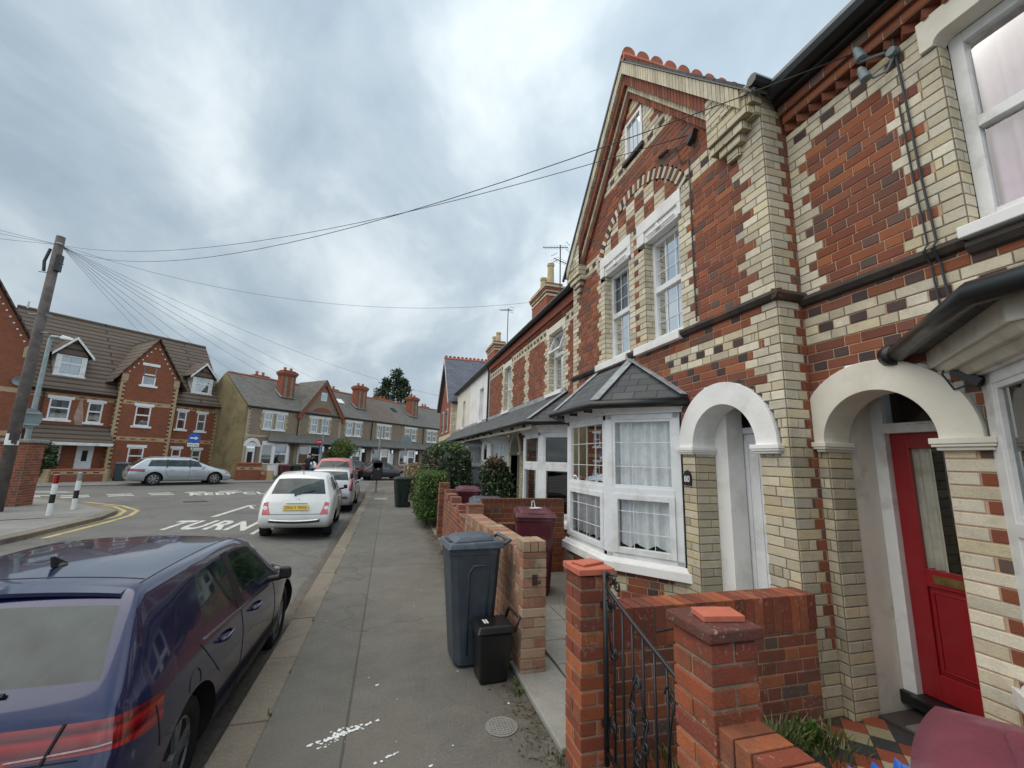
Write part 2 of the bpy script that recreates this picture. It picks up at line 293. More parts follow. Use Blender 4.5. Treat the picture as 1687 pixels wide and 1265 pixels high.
# ------------------------------------------------------------------ mesh builder
class MB:
    def __init__(s): s.v = []; s.f = []; s.c = []; s.m = []; s.cur = 0; s.col = (1, 1, 1); s.T = None
    def vert(s, p):
        if s.T is not None: p = s.T @ Vector(p)
        s.v.append(tuple(p)); return len(s.v)-1
    def face(s, pts, col=None):
        s.f.append([s.vert(p) for p in pts]); s.c.append(col or s.col); s.m.append(s.cur)
    def facei(s, idx, col=None): s.f.append(list(idx)); s.c.append(col or s.col); s.m.append(s.cur)
    def box(s, x0, x1, y0, y1, z0, z1, col=None):
        x0, x1 = min(x0, x1), max(x0, x1); y0, y1 = min(y0, y1), max(y0, y1); z0, z1 = min(z0, z1), max(z0, z1)
        i = [s.vert(p) for p in ((x0, y0, z0), (x1, y0, z0), (x1, y1, z0), (x0, y1, z0), (x0, y0, z1), (x1, y0, z1), (x1, y1, z1), (x0, y1, z1))]
        for q in ((0, 3, 2, 1), (4, 5, 6, 7), (0, 1, 5, 4), (1, 2, 6, 5), (2, 3, 7, 6), (3, 0, 4, 7)): s.facei([i[k] for k in q], col)
        return s
    def hexa(s, p, col=None):   # 8 points: bottom 4 ccw, top 4
        i = [s.vert(q) for q in p]
        for q in ((0, 3, 2, 1), (4, 5, 6, 7), (0, 1, 5, 4), (1, 2, 6, 5), (2, 3, 7, 6), (3, 0, 4, 7)): s.facei([i[k] for k in q], col)
        return s
    def prism(s, poly, d, col=None):    # poly of 3D points, extruded by vector d
        d = Vector(d); n = len(poly); a = [s.vert(p) for p in poly]; b = [s.vert(Vector(p)+d) for p in poly]
        s.facei(a[::-1], col); s.facei(b, col)
        for k in range(n): s.facei((a[k], a[(k+1) % n], b[(k+1) % n], b[k]), col)
        return s
    def bar(s, a, b, w, h=None, up=(0, 0, 1), col=None):
        a, b = Vector(a), Vector(b); d = (b-a).normalized(); up = Vector(up)
        if abs(d.dot(up)) > .98: up = Vector((0, 1, 0))
        x = d.cross(up).normalized()*w/2; y = x.cross(d).normalized()*(h or w)/2
        return s.hexa([a-x-y, a+x-y, b+x-y, b-x-y, a-x+y, a+x+y, b+x+y, b-x+y], col)
    def tube(s, pts, r, n=8, col=None, cap=True):
        pts = [Vector(p) for p in pts]; rings = []; R = r if isinstance(r, (list, tuple)) else [r]*len(pts)
        prev = None
        for k, p in enumerate(pts):
            d = (pts[min(k+1, len(pts)-1)]-pts[max(k-1, 0)]).normalized()
            if prev is None: a = d.cross(Vector((0, 0, 1)) if abs(d.z) < .95 else Vector((1, 0, 0))).normalized()
            else: a = (prev-d*prev.dot(d)).normalized()
            prev = a; b = d.cross(a)
            rings.append([s.vert(p+(a*cos(2*pi*j/n)+b*sin(2*pi*j/n))*R[k]) for j in range(n)])
        for k in range(len(rings)-1):
            for j in range(n): s.facei((rings[k][j], rings[k][(j+1) % n], rings[k+1][(j+1) % n], rings[k+1][j]), col)
        if cap: s.facei(rings[0][::-1], col); s.facei(rings[-1], col)
        return s
    def lathe(s, c, axis, prof, n=16, col=None):   # prof: list of (r, h) along axis
        c = Vector(c); ax = Vector(axis).normalized(); a = ax.cross(Vector((0, 0, 1)) if abs(ax.z) < .9 else Vector((1, 0, 0))).normalized(); b = ax.cross(a)
        R = [[s.vert(c+ax*h+(a*cos(2*pi*j/n)+b*sin(2*pi*j/n))*r) for j in range(n)] for r, h in prof]
        for k in range(len(R)-1):
            for j in range(n): s.facei((R[k][j], R[k][(j+1) % n], R[k+1][(j+1) % n], R[k+1][j]), col)
        s.facei(R[0][::-1], col); s.facei(R[-1], col)
        return s
    def merge(s, o, k):
        n0 = len(s.v); s.v += o.v; s.f += [[i+n0 for i in f] for f in o.f]; s.c += o.c; s.m += [k]*len(o.f); return s
    def mark(s): s.marks = getattr(s, 'marks', [])+[len(s.f)]; return s
    def build(s, name, mat, parent=None, **kw):
        mk_ = [0]+[k for k in getattr(s, 'marks', []) if 0 < k < len(s.f)]+[len(s.f)]
        if len(mk_) == 2: return s.build1(name, mat, parent, **kw)
        for p, q in zip(mk_, mk_[1:]):
            t = MB(); mp_ = {}
            for i in range(p, q):
                t.f.append([mp_.setdefault(v, len(mp_)) for v in s.f[i]]); t.c.append(s.c[i]); t.m.append(s.m[i])
            t.v = [None]*len(mp_)
            for o_, n_ in mp_.items(): t.v[n_] = s.v[o_]
            o = t.build1(name, mat, parent, **kw)
        return o
    def build1(s, name, mat, parent=None, smooth=False, bevel=0, local=False, flat_col=False, seg=2, recalc=True):
        me = bpy.data.meshes.new(name)
        off = Vector((0, 0, 0))
        if parent is not None and not local:
            q = parent
            while q is not None: off += q.location; q = q.parent
        me.from_pydata([tuple(Vector(p)-off) for p in s.v] if off.length else s.v, [], s.f)
        mats = mat if isinstance(mat, (list, tuple)) else [mat]
        for m in mats: me.materials.append(MT[m] if isinstance(m, str) else m)
        if len(mats) > 1: me.polygons.foreach_set('material_index', s.m)
        if recalc and len(s.f) < 60000:
            bm = bmesh.new(); bm.from_mesh(me); bmesh.ops.recalc_face_normals(bm, faces=bm.faces); bm.to_mesh(me); bm.free()
        ca = me.color_attributes.new('Col', 'FLOAT_COLOR', 'CORNER'); uv = me.uv_layers.new(name='UVMap')
        cols = []; uvs = []
        for p in me.polygons:
            c = s.c[p.index]; n = p.normal
            for li in p.loop_indices:
                cols += [c[0], c[1], c[2], 1]
                q = me.vertices[me.loops[li].vertex_index].co
                if abs(n.z) > .97: uvs += [q.x, q.y]
                else:
                    h = sqrt(n.x*n.x+n.y*n.y); tx, ty = -n.y/h, n.x/h
                    sl_ = q.z/max(h, .2)
                    uvs += [q.x*tx+q.y*ty, sl_]
        ca.data.foreach_set('color', cols); uv.data.foreach_set('uv', uvs)
        if smooth: me.polygons.foreach_set('use_smooth', [True]*len(me.polygons))
        o = bpy.data.objects.new(name, me); COL.objects.link(o)
        if parent is not None: o.parent = parent
        if bevel:
            b = o.modifiers.new('bevel', 'BEVEL'); b.width = bevel; b.segments = seg; b.limit_method = 'ANGLE'; b.angle_limit = radians(40)
        return o
def tag(o, label=None, cat=None, group=None, kind=None):
    for k, v in (('label', label), ('category', cat), ('group', group), ('kind', kind)):
        if v: o[k] = v
    return o
def thing(name, loc, label, cat, rz=0, group=None):
    o = bpy.data.objects.new(name, None); o.empty_display_size = .2; COL.objects.link(o)
    o.location = loc; o.rotation_euler = (0, 0, rz); return tag(o, label, cat, group)
def dup(o, loc=None, rz=None, label=None, parent=None, mats=None):
    c = o.copy(); COL.objects.link(c)
    if parent is not None: c.parent = parent
    if loc is not None: c.location = loc
    if rz is not None: c.rotation_euler = (0, 0, rz)
    if label: c['label'] = label
    if mats and c.data is not None:
        ms = [m.name for m in c.data.materials]
        if any(m in mats for m in ms):
            c.data = c.data.copy()
            for i, m in enumerate(ms):
                if m in mats: c.data.materials[i] = MT[mats[m]]
    for ch in [x for x in bpy.data.objects if x.parent == o]: dup(ch, parent=c, mats=mats)
    return c
def textmesh(body, size, mat, name, parent, matrix, extrude=.002, offset=0, stretch=1, local=True):
    cu = bpy.data.curves.new(name, 'FONT'); cu.body = body; cu.size = size; cu.extrude = extrude; cu.offset = offset; cu.align_x = 'CENTER'; cu.align_y = 'CENTER'
    t = bpy.data.objects.new(name+'_c', cu); COL.objects.link(t)
    me = bpy.data.meshes.new_from_object(t.evaluated_get(bpy.context.evaluated_depsgraph_get()))
    bpy.data.objects.remove(t); me.name = name; me.materials.clear(); me.materials.append(MT[mat])
    me.transform(Matrix.Diagonal((1, stretch, 1, 1))); me.transform(matrix)
    o = bpy.data.objects.new(name, me); COL.objects.link(o)
    if parent: o.parent = parent
    return o

# ------------------------------------------------------------------ brick by brick walls
BH = .075; ZO = -.02
def lay(mb, O, U, Nn, z0, z1, segs, depth=.006, zo=ZO, mort=True):
    """bricks on the plane through O spanned by U and up, facing Nn; segs(k, zm) gives (u0, u1, type)."""
    O, U, Nn = Vector(O), Vector(U), Vector(Nn); Zv = Vector((0, 0, 1)); g = .0045
    k = int(floor((z0-zo)/BH+.01))
    while zo+k*BH < z1-.01:
        a, b = max(z0, zo+k*BH), min(z1, zo+(k+1)*BH); zm = (a+b)/2
        for sg in segs(k, zm):
            u0, u1, ty = sg[:3]
            if u1-u0 < .012 or ty == 'x': continue
            if mort:
                mc = MOTC if ty in 'cbw' else MOTR
                q = [O+U*u0+Zv*(a-O.z), O+U*u1+Zv*(a-O.z), O+U*u1+Zv*(b-O.z), O+U*u0+Zv*(b-O.z)]
                mb.face(q, mc)
            # cut points
            cuts = []
            if ty in 'rmw':
                per = .3375; off = (k % 2)*.16875+(.03 if (k//2) % 2 else 0)
                p = floor((u0-off)/per)*per+off
                while p < u1:
                    for w in (.225, .1125):
                        cuts.append((p, p+w)); p += w
            elif ty in 'cb':
                p = u0; i = k % 2; L = u1-u0
                if L < .27: cuts = [(u0, u1)] if (L < .24 and k % 3) else [(u0, u0+L*.6), (u0+L*.6, u1)]
                else:
                    while p < u1-.001:
                        w = .225 if i % 2 == 0 else .1125
                        if u1-(p+w) < .06: w = u1-p
                        cuts.append((p, p+w)); p += w; i += 1
            elif ty == 's': cuts = [(u0, u1)]
            elif ty == 'd': cuts = [(u0, u1)]
            elif ty == 'k':      # red with dark headers
                p = u0-(k % 2)*.17; i = 0
                while p < u1:
                    w = .225 if i % 2 == 0 else .1125; cuts.append((p, p+w)); p += w; i += 1
            elif ty == 'q':      # cream with dark headers
                p = u0-.03; i = 0
                while p < u1:
                    w = .12; cuts.append((p, p+w)); p += w; i += 1
            for i, (p, q) in enumerate(cuts):
                p, q = max(p, u0), min(q, u1)
                if q-p < .018: continue
                w = q-p
                if ty in 'rm': c = RED() if random.random() > (.16 if w < .15 else .04) else PURP()
                elif ty == 'w': c = CREAM()
                elif ty in 'cs': c = CREAM()
                elif ty == 'b': c = BUFF()
                elif ty == 'd': c = DARK()
                elif ty == 'k': c = DARK() if i % 2 else RED()
                elif ty == 'q': c = DARK() if i % 2 else CREAM()
                f = random.uniform(.86, 1.12); c = (c[0]*f, c[1]*f, c[2]*f)
                dd = depth+random.uniform(-.0015, .0015); e = random.uniform(-.001, .001)
                A = O+U*(p+g)+Zv*(a-O.z+g+e); B = O+U*(q-g)+Zv*(a-O.z+g-e); C_ = O+U*(q-g)+Zv*(b-O.z-g-e); D_ = O+U*(p+g)+Zv*(b-O.z-g+e)
                # slightly rounded arris: inner front face plus four sloping sides
                s_ = .004; nn = Nn*dd; us, zs = U*s_, Zv*s_
                i0 = [mb.vert(x) for x in (A, B, C_, D_)]
                i1 = [mb.vert(x) for x in (A+nn*.7, B+nn*.7, C_+nn*.7, D_+nn*.7)]
                i2 = [mb.vert(x) for x in (A+nn+us+zs, B+nn-us+zs, C_+nn-us-zs, D_+nn+us-zs)]
                mb.facei(i2, c)
                for j in range(4):
                    l = (j+1) % 4
                    mb.facei((i1[j], i1[l], i2[l], i2[j]), c); mb.facei((i0[j], i0[l], i1[l], i1[j]), c)
        k += 1
def cut(segs, u0, u1):
    """remove the interval u0..u1 from a list of segments"""
    out = []
    for a, b, t in segs:
        if b <= u0 or a >= u1: out.append((a, b, t)); continue
        if a < u0: out.append((a, u0, t))
        if b > u1: out.append((u1, b, t))
    return out
def paint(segs, u0, u1, ty):
    """overwrite an interval, where wall exists, with a brick type"""
    out = []
    for a, b, t in segs:
        if b <= u0 or a >= u1 or t == 'x': out.append((a, b, t)); continue
        if a < u0: out.append((a, u0, t))
        out.append((max(a, u0), min(b, u1), ty))
        if b > u1: out.append((u1, b, t))
    return out
# ================================================================== RIGHT-HAND TERRACE
YV = Vector((0, 1, 0)); XV = Vector((1, 0, 0)); NX = Vector((-1, 0, 0)); NY = Vector((0, -1, 0))
XF, XR = 2.93, 3.20        # front plane of the gabled house, plane of its neighbours
def sash(parent, X, y0, y1, z0, z1, pane='glass2', rev=.11, grid=0, net='netgrey', mid=.5, open_top=False, fr='upvc', w=.055, name='window'):
    """window in a wall facing -X: frame, transom, glazing bars, glass, curtain"""
    f = MB(); x = X+rev
    f.box(x, x+.06, y0, y0+w, z0, z1); f.box(x, x+.06, y1-w, y1, z0, z1)
    f.box(x+.001, x+.06, y0+w, y1-w, z0, z0+w*1.2); f.box(x+.001, x+.06, y0+w, y1-w, z1-w, z1)
    zm = z0+(z1-z0)*mid
    f.box(x-.012, x+.05, y0+w, y1-w, zm-.035, zm+.035)
    if open_top:
        a = .35; f.T = Matrix.Translation((x, 0, z1-w)) @ Matrix.Rotation(a, 4, 'Y'); L = z1-w-zm
        f.box(-.03, .01, y0+w, y0+w+.04, -L, 0); f.box(-.03, .01, y1-w-.04, y1-w, -L, 0); f.box(-.03, .01, y0+w+.04, y1-w-.04, -L, -L+.05); f.T = None
    o = f.build(name, fr, parent, bevel=.004)
    g = MB(); g.face([(x+.028, y0+w, z0+w*1.2), (x+.028, y1-w, z0+w*1.2), (x+.028, y1-w, zm-.035), (x+.028, y0+w, zm-.035)]); g.mark(); g.face([(x+.038, y0+w, zm+.035), (x+.038, y1-w, zm+.035), (x+.038, y1-w, z1-w), (x+.038, y0+w, z1-w)]); g.build('pane', pane, o)
    if grid:
        b = MB()
        for i in (1, 2):
            yy = y0+w+(y1-y0-2*w)*i/3; b.box(x+.02, x+.0245, yy-.006, yy+.006, z0+w*1.2, z1-w)
        for i in range(1, grid):
            for lo, hi in ((z0+w, zm-.035), (zm+.035, z1-w)):
                q = lo+(hi-lo)*i/grid; b.box(x+.0195, x+.0243, y0+w, y1-w, q-.003, q+.003)
        b.build('glazing_bar', 'upvc', o)
    folds(X+rev+.085, y0+.01, y1-.01, z0, z1, net, o)
    return o
def folds(x, y0, y1, z0, z1, mat, parent, amp=.018, per=.085, wavy=0, name='curtain', A=None, B=None):
    """hanging curtain; A, B override the end points in plan"""
    m = MB(); A = Vector(A or (x, y0, 0)); B = Vector(B or (x, y1, 0)); L = (B-A).length; d = (B-A)/L; nn = Vector((-d.y, d.x, 0)); n = max(8, int(L/.014))
    rnd = random.Random(int(L*1000)+int(z0*77)); ph = 0; P = []
    for i in range(n+1):
        ph += (.014/per)*2*pi*rnd.uniform(.5, 1.5); o = amp*sin(ph)+.4*amp*sin(ph*.37+1)
        p = A+d*(L*i/n)+nn*o; zb = z0+wavy*(.5+.5*sin(ph*.5)); P.append((m.vert((p.x, p.y, zb)), m.vert((p.x, p.y, z1))))
    for i in range(n): m.facei((P[i][0], P[i+1][0], P[i+1][1], P[i][1]))
    return m.build(name, mat, parent, smooth=True, recalc=False)
def archring(mb, X0, X1, yc, zc, ri, ro, a0=0, a1=pi, n=28, clip=None):
    P = []
    for i in range(n+1):
        a = a0+(a1-a0)*i/n; yi, yo = yc+ri*cos(a), yc+ro*cos(a); zi, zo_ = zc+ri*sin(a), zc+ro*sin(a)
        if clip: yo = min(yo, clip)
        P.append([mb.vert(p) for p in ((X0, yi, zi), (X0, yo, zo_), (X1, yo, zo_), (X1, yi, zi))])
    for i in range(n):
        A, B = P[i], P[i+1]
        for j in range(4): mb.facei((A[j], A[(j+1) % 4], B[(j+1) % 4], B[j]))
    mb.facei(P[0]); mb.facei(P[-1])
def impost(mb, x0, x1, y0, y1, z):
    mb.mark()
    for i, (e, h0, h1) in enumerate(((.035, .035, .07), (.028, .018, .0345), (.012, -.002, .0175))): mb.box(x0-e, x1, y0-e, y1+e, z+h0, z+h1)
ZARC = 1.88
# ------------------------------------------------------------------ gabled house no. 80
h80 = thing('terraced_house', (3.2, 4.5, 0), 'brick house with a tall front gable, white arched porch and white bay window', 'house')
Y0, Y1 = 2.52, 6.50; YC = 4.51
def apex_z(y, off=0): return 7.37-off-1.206*abs(y-YC)
wb = MB()
def quo(k, base=(.15, .27, .36, .27)): return base[k % 4]
def seg80(k, z):
    zt = apex_z(0+YC, .70)-z            # inside edge of gable
    a, b = Y0, Y1
    if z > 4.95:
        hw = (7.37-.56-z)/1.206
        if hw <= 0: return []
        a, b = max(a, YC-hw), min(b, YC+hw)
    s = [(a, b, 'r')]
    if z < 4.45:
        s = paint(s, Y0, Y0+quo(k), 'c'); s = paint(s, Y1-quo(k+1, (.15, .22, .30, .22)), Y1, 'c')
    elif z < 4.95:
        s = paint(s, Y0, Y0+.28, 'c'); s = paint(s, Y1-.28, Y1, 'c')
    kk = int(round((z-ZO)/BH-.5))
    if kk in (36, 37, 38):
        s = paint(s, Y0+.2, 3.99-.045*(38-kk), 'c' if kk != 37 else 'q')
        if kk == 37: s = paint(s, Y0, Y0+.24, 'c')
    if kk in (34, 35, 40, 41, 32): s = [(p, q, 'k' if t == 'r' else t) for p, q, t in s]
    if 3.1 < z < 4.76:     # window quoins
        q1 = (.13, .20, .25, .20)[k % 4]
        s = paint(s, 3.66-q1, 3.66, 'c'); s = paint(s, 5.36, 5.36+q1, 'c')
        if k % 4 == 0: s = paint(s, 3.66-.09, 3.66-.2, 'm')
        s = paint(s, 4.32, 4.70, 'c'); s = paint(s, 4.46, 4.56, 'm') if k % 2 else s
        s = cut(s, 3.66, 4.32); s = cut(s, 4.70, 5.36)
    if kk in (63, 64, 65):
        for p, q in ((Y0+.3, 3.56), (5.50, Y1-.3)): s = paint(s, p, q, 'c' if kk != 64 else 'q')
    if 4.44 < z < 4.80: s = cut(s, 3.60, 4.47); s = cut(s, 4.63, 5.48)
    # tympanum under the segmental relieving arch
    dz = z-4.28
    if z > 4.80 and dz < 1.03:
        hw = sqrt(max(0, 1.03**2-dz*dz)); p = 4.517-hw
        cs = .215; i0 = int(floor((4.517-hw-4.517)/cs)); 
        for i in range(i0, -i0+1):
            A, B = 4.517+(i)*cs, 4.517+(i+1)*cs; A, B = max(A, 4.517-hw), min(B, 4.517+hw)
            if B > A: s = paint(s, A, B, 's' if (i+int((z-4.80)/.225)) % 2 else 't')
    if z > 4.80 and dz < 1.167:        # cut room for the voussoirs
        ho = sqrt(1.167**2-dz*dz); hi = sqrt(max(0, 1.03**2-dz*dz))
        s = cut(s, 4.517-ho, 4.517-hi) if hi else cut(s, 4.517-ho, 4.517+ho)
        s = cut(s, 4.517+hi, 4.517+ho)
    if 77 <= kk <= 79: s = [(p, q, 'c' if kk != 78 else 'q') for p, q, t in s]
    if z > 5.93:
        q2 = .16+.09*(k % 3); s = [(p, q, 'c' if t == 'r' and q-p < .35 else t) for p, q, t in s]
        s = paint(s, 4.27-q2, 4.27, 'c'); s = paint(s, 4.71, 4.71+q2, 'c')
    if 5.86 < z < 6.50: s = cut(s, 4.28, 4.70)
    # ground floor
    if z < 2.9:
        if z < ZARC:
            s = paint(s, Y0, 2.80, 'b'); s = paint(s, 3.57, 3.80, 'b')
            s = cut(s, 2.805, 3.568)
        else:
            d2 = z-ZARC
            if d2 < .585: ho = sqrt(.585**2-d2*d2); s = cut(s, 3.17-ho, 3.17+ho)
        if z > 0.62 and z < 2.36: s = cut(s, 3.76, 6.16)
        elif z <= .62: s = cut(s, 3.80, 6.12)
        if z < ZARC and 6.0 < Y1: s = paint(s, 6.16, Y1, 'b')
    out = []
    for p, q, t in s:
        if t == 't':
            out.append((p, q, 's!')); continue
        out.append((p, q, t))
    return out
def seg80b(k, z):
    r = []
    for p, q, t in seg80(k, z):
        if t == 's!': r.append((p, q, 'R'))
        else: r.append((p, q, t))
    return r
_lay = lay
def lay(mb, O, U, Nn, z0, z1, segs, **kw):
    def s2(k, z):
        o = []
        for p, q, t in segs(k, z): o.append((p, q, 'm' if t == 'R' else t))
        return o
    _lay(mb, O, U, Nn, z0, z1, s2, **kw)
lay(wb, (XF, 0, 0), YV, NX, 0, 6.76, seg80b)
# return face towards the viewer
def segret(k, z):
    w = (.22, .165)[k % 2]
    if z < .45: return [(0, .27, 'b')]
    return [(0, w, 'c' if z > ZARC else 'b'), (w, .27, 'm')]
lay(wb, (XF, Y0, 0), XV, NY, 0, 4.98, segret)
wb.box(XF+.001, XR+.1, Y1-.3, Y1, 0, 4.9, (.3, .1, .05))
# window jambs in cream brick (faces towards the viewer)
for yj in (4.32, 5.36): lay(wb, (XF, yj, 0), XV, NY, 3.12, 4.46, lambda k, z: [(0, .12, 'c')])
lay(wb, (XF, 3.568, 0), XV, NY, 0, 1.81, lambda k, z: [(0, .235, 'b')])
wb.build('wall', 'brick', h80)
# voussoirs of the segmental arch
v = MB(); a0 = math.asin((4.82-4.28)/1.167); n = 41
for i in range(n):
    a = a0+(pi-2*a0)*i/n; b = a0+(pi-2*a0)*(i+1)/n-.008
    c = CREAM() if i % 2 == 0 else (RED() if i % 4 == 1 else DARK()); e = .013
    P = [(XF-e, 4.517+r*cos(t), 4.28+r*sin(t)) for r, t in ((1.035, a), (1.035, b), (1.165, b), (1.165, a))]
    v.prism(P, (.03, 0, 0), c)
v.build('relieving_arch', 'brick', h80)
# oversailing verge courses of the gable
vg = MB()
def vergerow(x0, x1, o0, o1, ty, lim):
    for sgn in (1, -1):
        L = lim*sqrt(1+1.206**2); n = int(L/.078)
        for i in range(n):
            s0, s1 = L*i/n+.005, L*(i+1)/n-.005; u = cos(math.atan(1.206))
            ya, yb = YC-sgn*s0*u, YC-sgn*s1*u
            za, zb = 7.37-1.206*abs(ya-YC), 7.37-1.206*abs(yb-YC)
            c = CREAM() if ty == 'c' else RED(); f = random.uniform(.88, 1.08); c = tuple(q*f for q in c)
            vg.prism([(x0, ya, za-o0), (x0, yb, zb-o0), (x0, yb, zb-o1), (x0, ya, za-o1)], (x1-x0, 0, 0), c)
vergerow(2.765, 3.05, .005, .20, 'c', 1.93); vergerow(2.81, 3.05, .205, .375, 'r', 1.78); vergerow(2.86, 3.05, .38, .465, 'c', 1.60); vergerow(2.885, 3.05, .47, .575, 'r', 1.50)
vg.build('verge', 'brick', h80)
# kneelers: stepped corbels under both feet of the gable
kn = MB()
for sgn, ye in ((1, Y0), (-1, Y1)):
    kn.mark()
    yy = lambda d: ye+sgn*d
    def kbox(d0, d1, z0, z1, x):
        ya, yb = sorted((yy(d0), yy(d1)))
        _lay(kn, (x, 0, 0), YV, NX, z0, z1, lambda k, z: [(ya, yb-max(0, 0), 'c')], depth=.008)
        _lay(kn, (x, ya, 0), XV, NY, z0, z1, lambda k, z: [(0, XF-x, 'c')], depth=.008)
        kn.box(x+.002, XF, ya+.002, yb, z0+.002, z1, (.36, .31, .16))
    kbox(-.02, .30, 4.95, 5.03, 2.79); kbox(.02, .50, 4.78, 4.95, 2.80); kbox(.10, .50, 4.70, 4.78, 2.83); kbox(.16, .42, 4.62, 4.70, 2.86); kbox(.22, .36, 4.53, 4.62, 2.89)
    kbox(-.02, .12, 4.86, 4.95, 2.82); kbox(0, .10, 4.76, 4.86, 2.87)
    # triangular fill between the kneeler and the verge
    P = [(2.80, yy(.02), 5.0), (2.80, yy(.50), 4.94), (2.80, yy(.50), apex_z(yy(.50), .38)), (2.80, yy(.1), apex_z(yy(.1), .2))]
    _lay(kn, (2.80, 0, 0), YV, NX, 4.95, 5.30, lambda k, z: [tuple(sorted((yy(max(.03, (z-4.80)/1.206-.05)), yy(.50))))+('c',)] if (z-4.80)/1.206-.05 < .48 else [], depth=.008)
kn.build('corbel', 'brick', h80)
# moulded string course
st = MB()
def stringrun(x, ya, yb, z=3.05):
    st.prism([(x-.0, ya, z-.05), (x-.035, ya, z-.035), (x-.058, ya, z+.0), (x-.05, ya, z+.03), (x-.0, ya, z+.045)], (0, yb-ya, 0))
stringrun(XF, 4.55, 4.70, 3.085); st.mark(); stringrun(XF, 5.5, Y1, 3.085); st.mark(); stringrun(XF, Y0-.05, 3.68, 3.085)
st.prism([(XF-.055, Y0, 3.035), (XF-.055, Y0-.035, 3.05), (XF-.055, Y0-.058, 3.085), (XF-.055, Y0-.05, 3.115), (XF-.055, Y0, 3.13)], (XR-XF+.05, 0, 0))
st.build('string_course', 'string', h80)
# lintels and sills
lt = MB()
for a, b, sa, sb in ((3.60, 4.47, 3.66, 4.316), (4.63, 5.48, 4.70, 5.36)):
    lt.mark()
    lt.box(XF-.02, XF+.11, a, b, 4.62, 4.78); lt.box(XF-.019, XF+.11, a, sa, 4.47, 4.62); lt.box(XF-.019, XF+.11, sb, b, 4.47, 4.62)
    lt.box(XF+.004, XF+.11, sa, sb, 4.47, 4.6195)
    c = (a+b)/2; lt.prism([(XF-.028, sa+.05, 4.535), (XF-.028, c-.05, 4.535), (XF-.028, c, 4.60), (XF-.028, c+.05, 4.535), (XF-.028, sb-.05, 4.535), (XF-.028, sb-.05, 4.515), (XF-.028, sa+.05, 4.515)], (.02, 0, 0))
for a, b in ((3.70, 4.52), (4.74, 5.57)):
    st = MB()
lt.build('lintel', 'render_white', h80, bevel=.006)
s = MB()
for a, b in ((3.66, 4.53), (4.72, 5.58)): s.mark(); s.prism([(XF-.07, a, 3.03), (XF-.07, a, 3.125), (XF+.12, a, 3.16), (XF+.12, a, 3.03)], (0, b-a, 0))
s.build('sill', 'render_white', h80, bevel=.006)
sash(h80, XF, 3.66, 4.32, 3.16, 4.47, grid=3); sash(h80, XF, 4.70, 5.36, 3.16, 4.47, grid=3)
# attic window
f = MB(); f.box(XF-.015, XF+.05, 4.28, 4.33, 5.90, 6.50); f.box(XF-.015, XF+.05, 4.65, 4.70, 5.90, 6.50); f.box(XF-.014, XF+.05, 4.33, 4.65, 5.90, 5.95); f.box(XF-.014, XF+.05, 4.33, 4.65, 6.45, 6.50)
o = f.build('window', 'upvc', h80, bevel=.004); g = MB(); g.face([(XF+.015, 4.33, 5.95), (XF+.015, 4.65, 5.95), (XF+.015, 4.65, 6.45), (XF+.015, 4.33, 6.45)]); g.build('pane', 'glass2', o)
g = MB()
for y in (4.437, 4.543): g.box(XF+.006, XF+.010, y-.005, y+.005, 5.95, 6.45)
g.build('glazing_bar', 'upvc', o); folds(XF+.1, 4.30, 4.68, 5.9, 6.5, 'netgrey', o)
s = MB(); s.box(XF-.05, XF+.05, 4.24, 4.74, 5.85, 5.90); s.build('sill', 'string', h80)
# interior shade
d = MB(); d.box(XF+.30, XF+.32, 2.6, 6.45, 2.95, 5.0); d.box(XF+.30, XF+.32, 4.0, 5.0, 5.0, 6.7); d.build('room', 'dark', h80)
# arch and porch
ar = MB(); archring(ar, XF-.03, XF+.235, 3.1865, ZARC, .3815, .585); ar.box(XF-.03, XF+.235, 2.6, 2.805, 1.875, 1.879); 
ar.build('arch', 'render_white', h80, smooth=False, bevel=.004)
im = MB(); impost(im, XF-.03, XF+.235, 2.60, 2.805, 1.81); impost(im, XF-.03, XF+.235, 3.568, 3.75, 1.81); im.build('impost', 'render_white', h80, bevel=.004)
pw = MB(); pw.box(XF+.236, 3.36, 3.575, 3.40, .0, 2.60); pw.box(XF+.236, 3.36, 2.72, 2.80, 0, 2.6); pw.box(XF+.24, 3.36, 2.8, 3.575, 2.45, 2.6)
pw.build('porch_lining', 'render_white', h80)
fl = MB(); fl.box(XF-.05, 3.45, 2.80, 3.575, 0, .13); fl.build('step', 'concrete', h80)
dr = MB(); dr.box(3.36, 3.44, 3.50, 3.575, .13, 2.45); dr.box(3.36, 3.44, 2.8, 2.86, .13, 2.45); dr.box(3.361, 3.44, 2.86, 3.50, 2.02, 2.08); dr.box(3.361, 3.44, 2.86, 3.50, 2.40, 2.45); o = dr.build('door_frame', 'upvc', h80, bevel=.006)
g = MB(); g.face([(3.40, 2.86, 2.08), (3.40, 3.50, 2.08), (3.40, 3.50, 2.40), (3.40, 2.86, 2.40)]); g.build('fanlight', 'glass', o)
d = MB(); d.box(3.38, 3.43, 2.865, 3.495, .14, 2.015)
for i in range(5): d.box(3.372, 3.38, 2.90+i*.115, 2.90+i*.115+.105, .3, 1.95)
d.build('door', 'upvc', h80, bevel=.004)
d = MB(); d.box(3.55, 3.57, 2.6, 3.7, .1, 2.7); d.build('hallway', 'dark', h80)
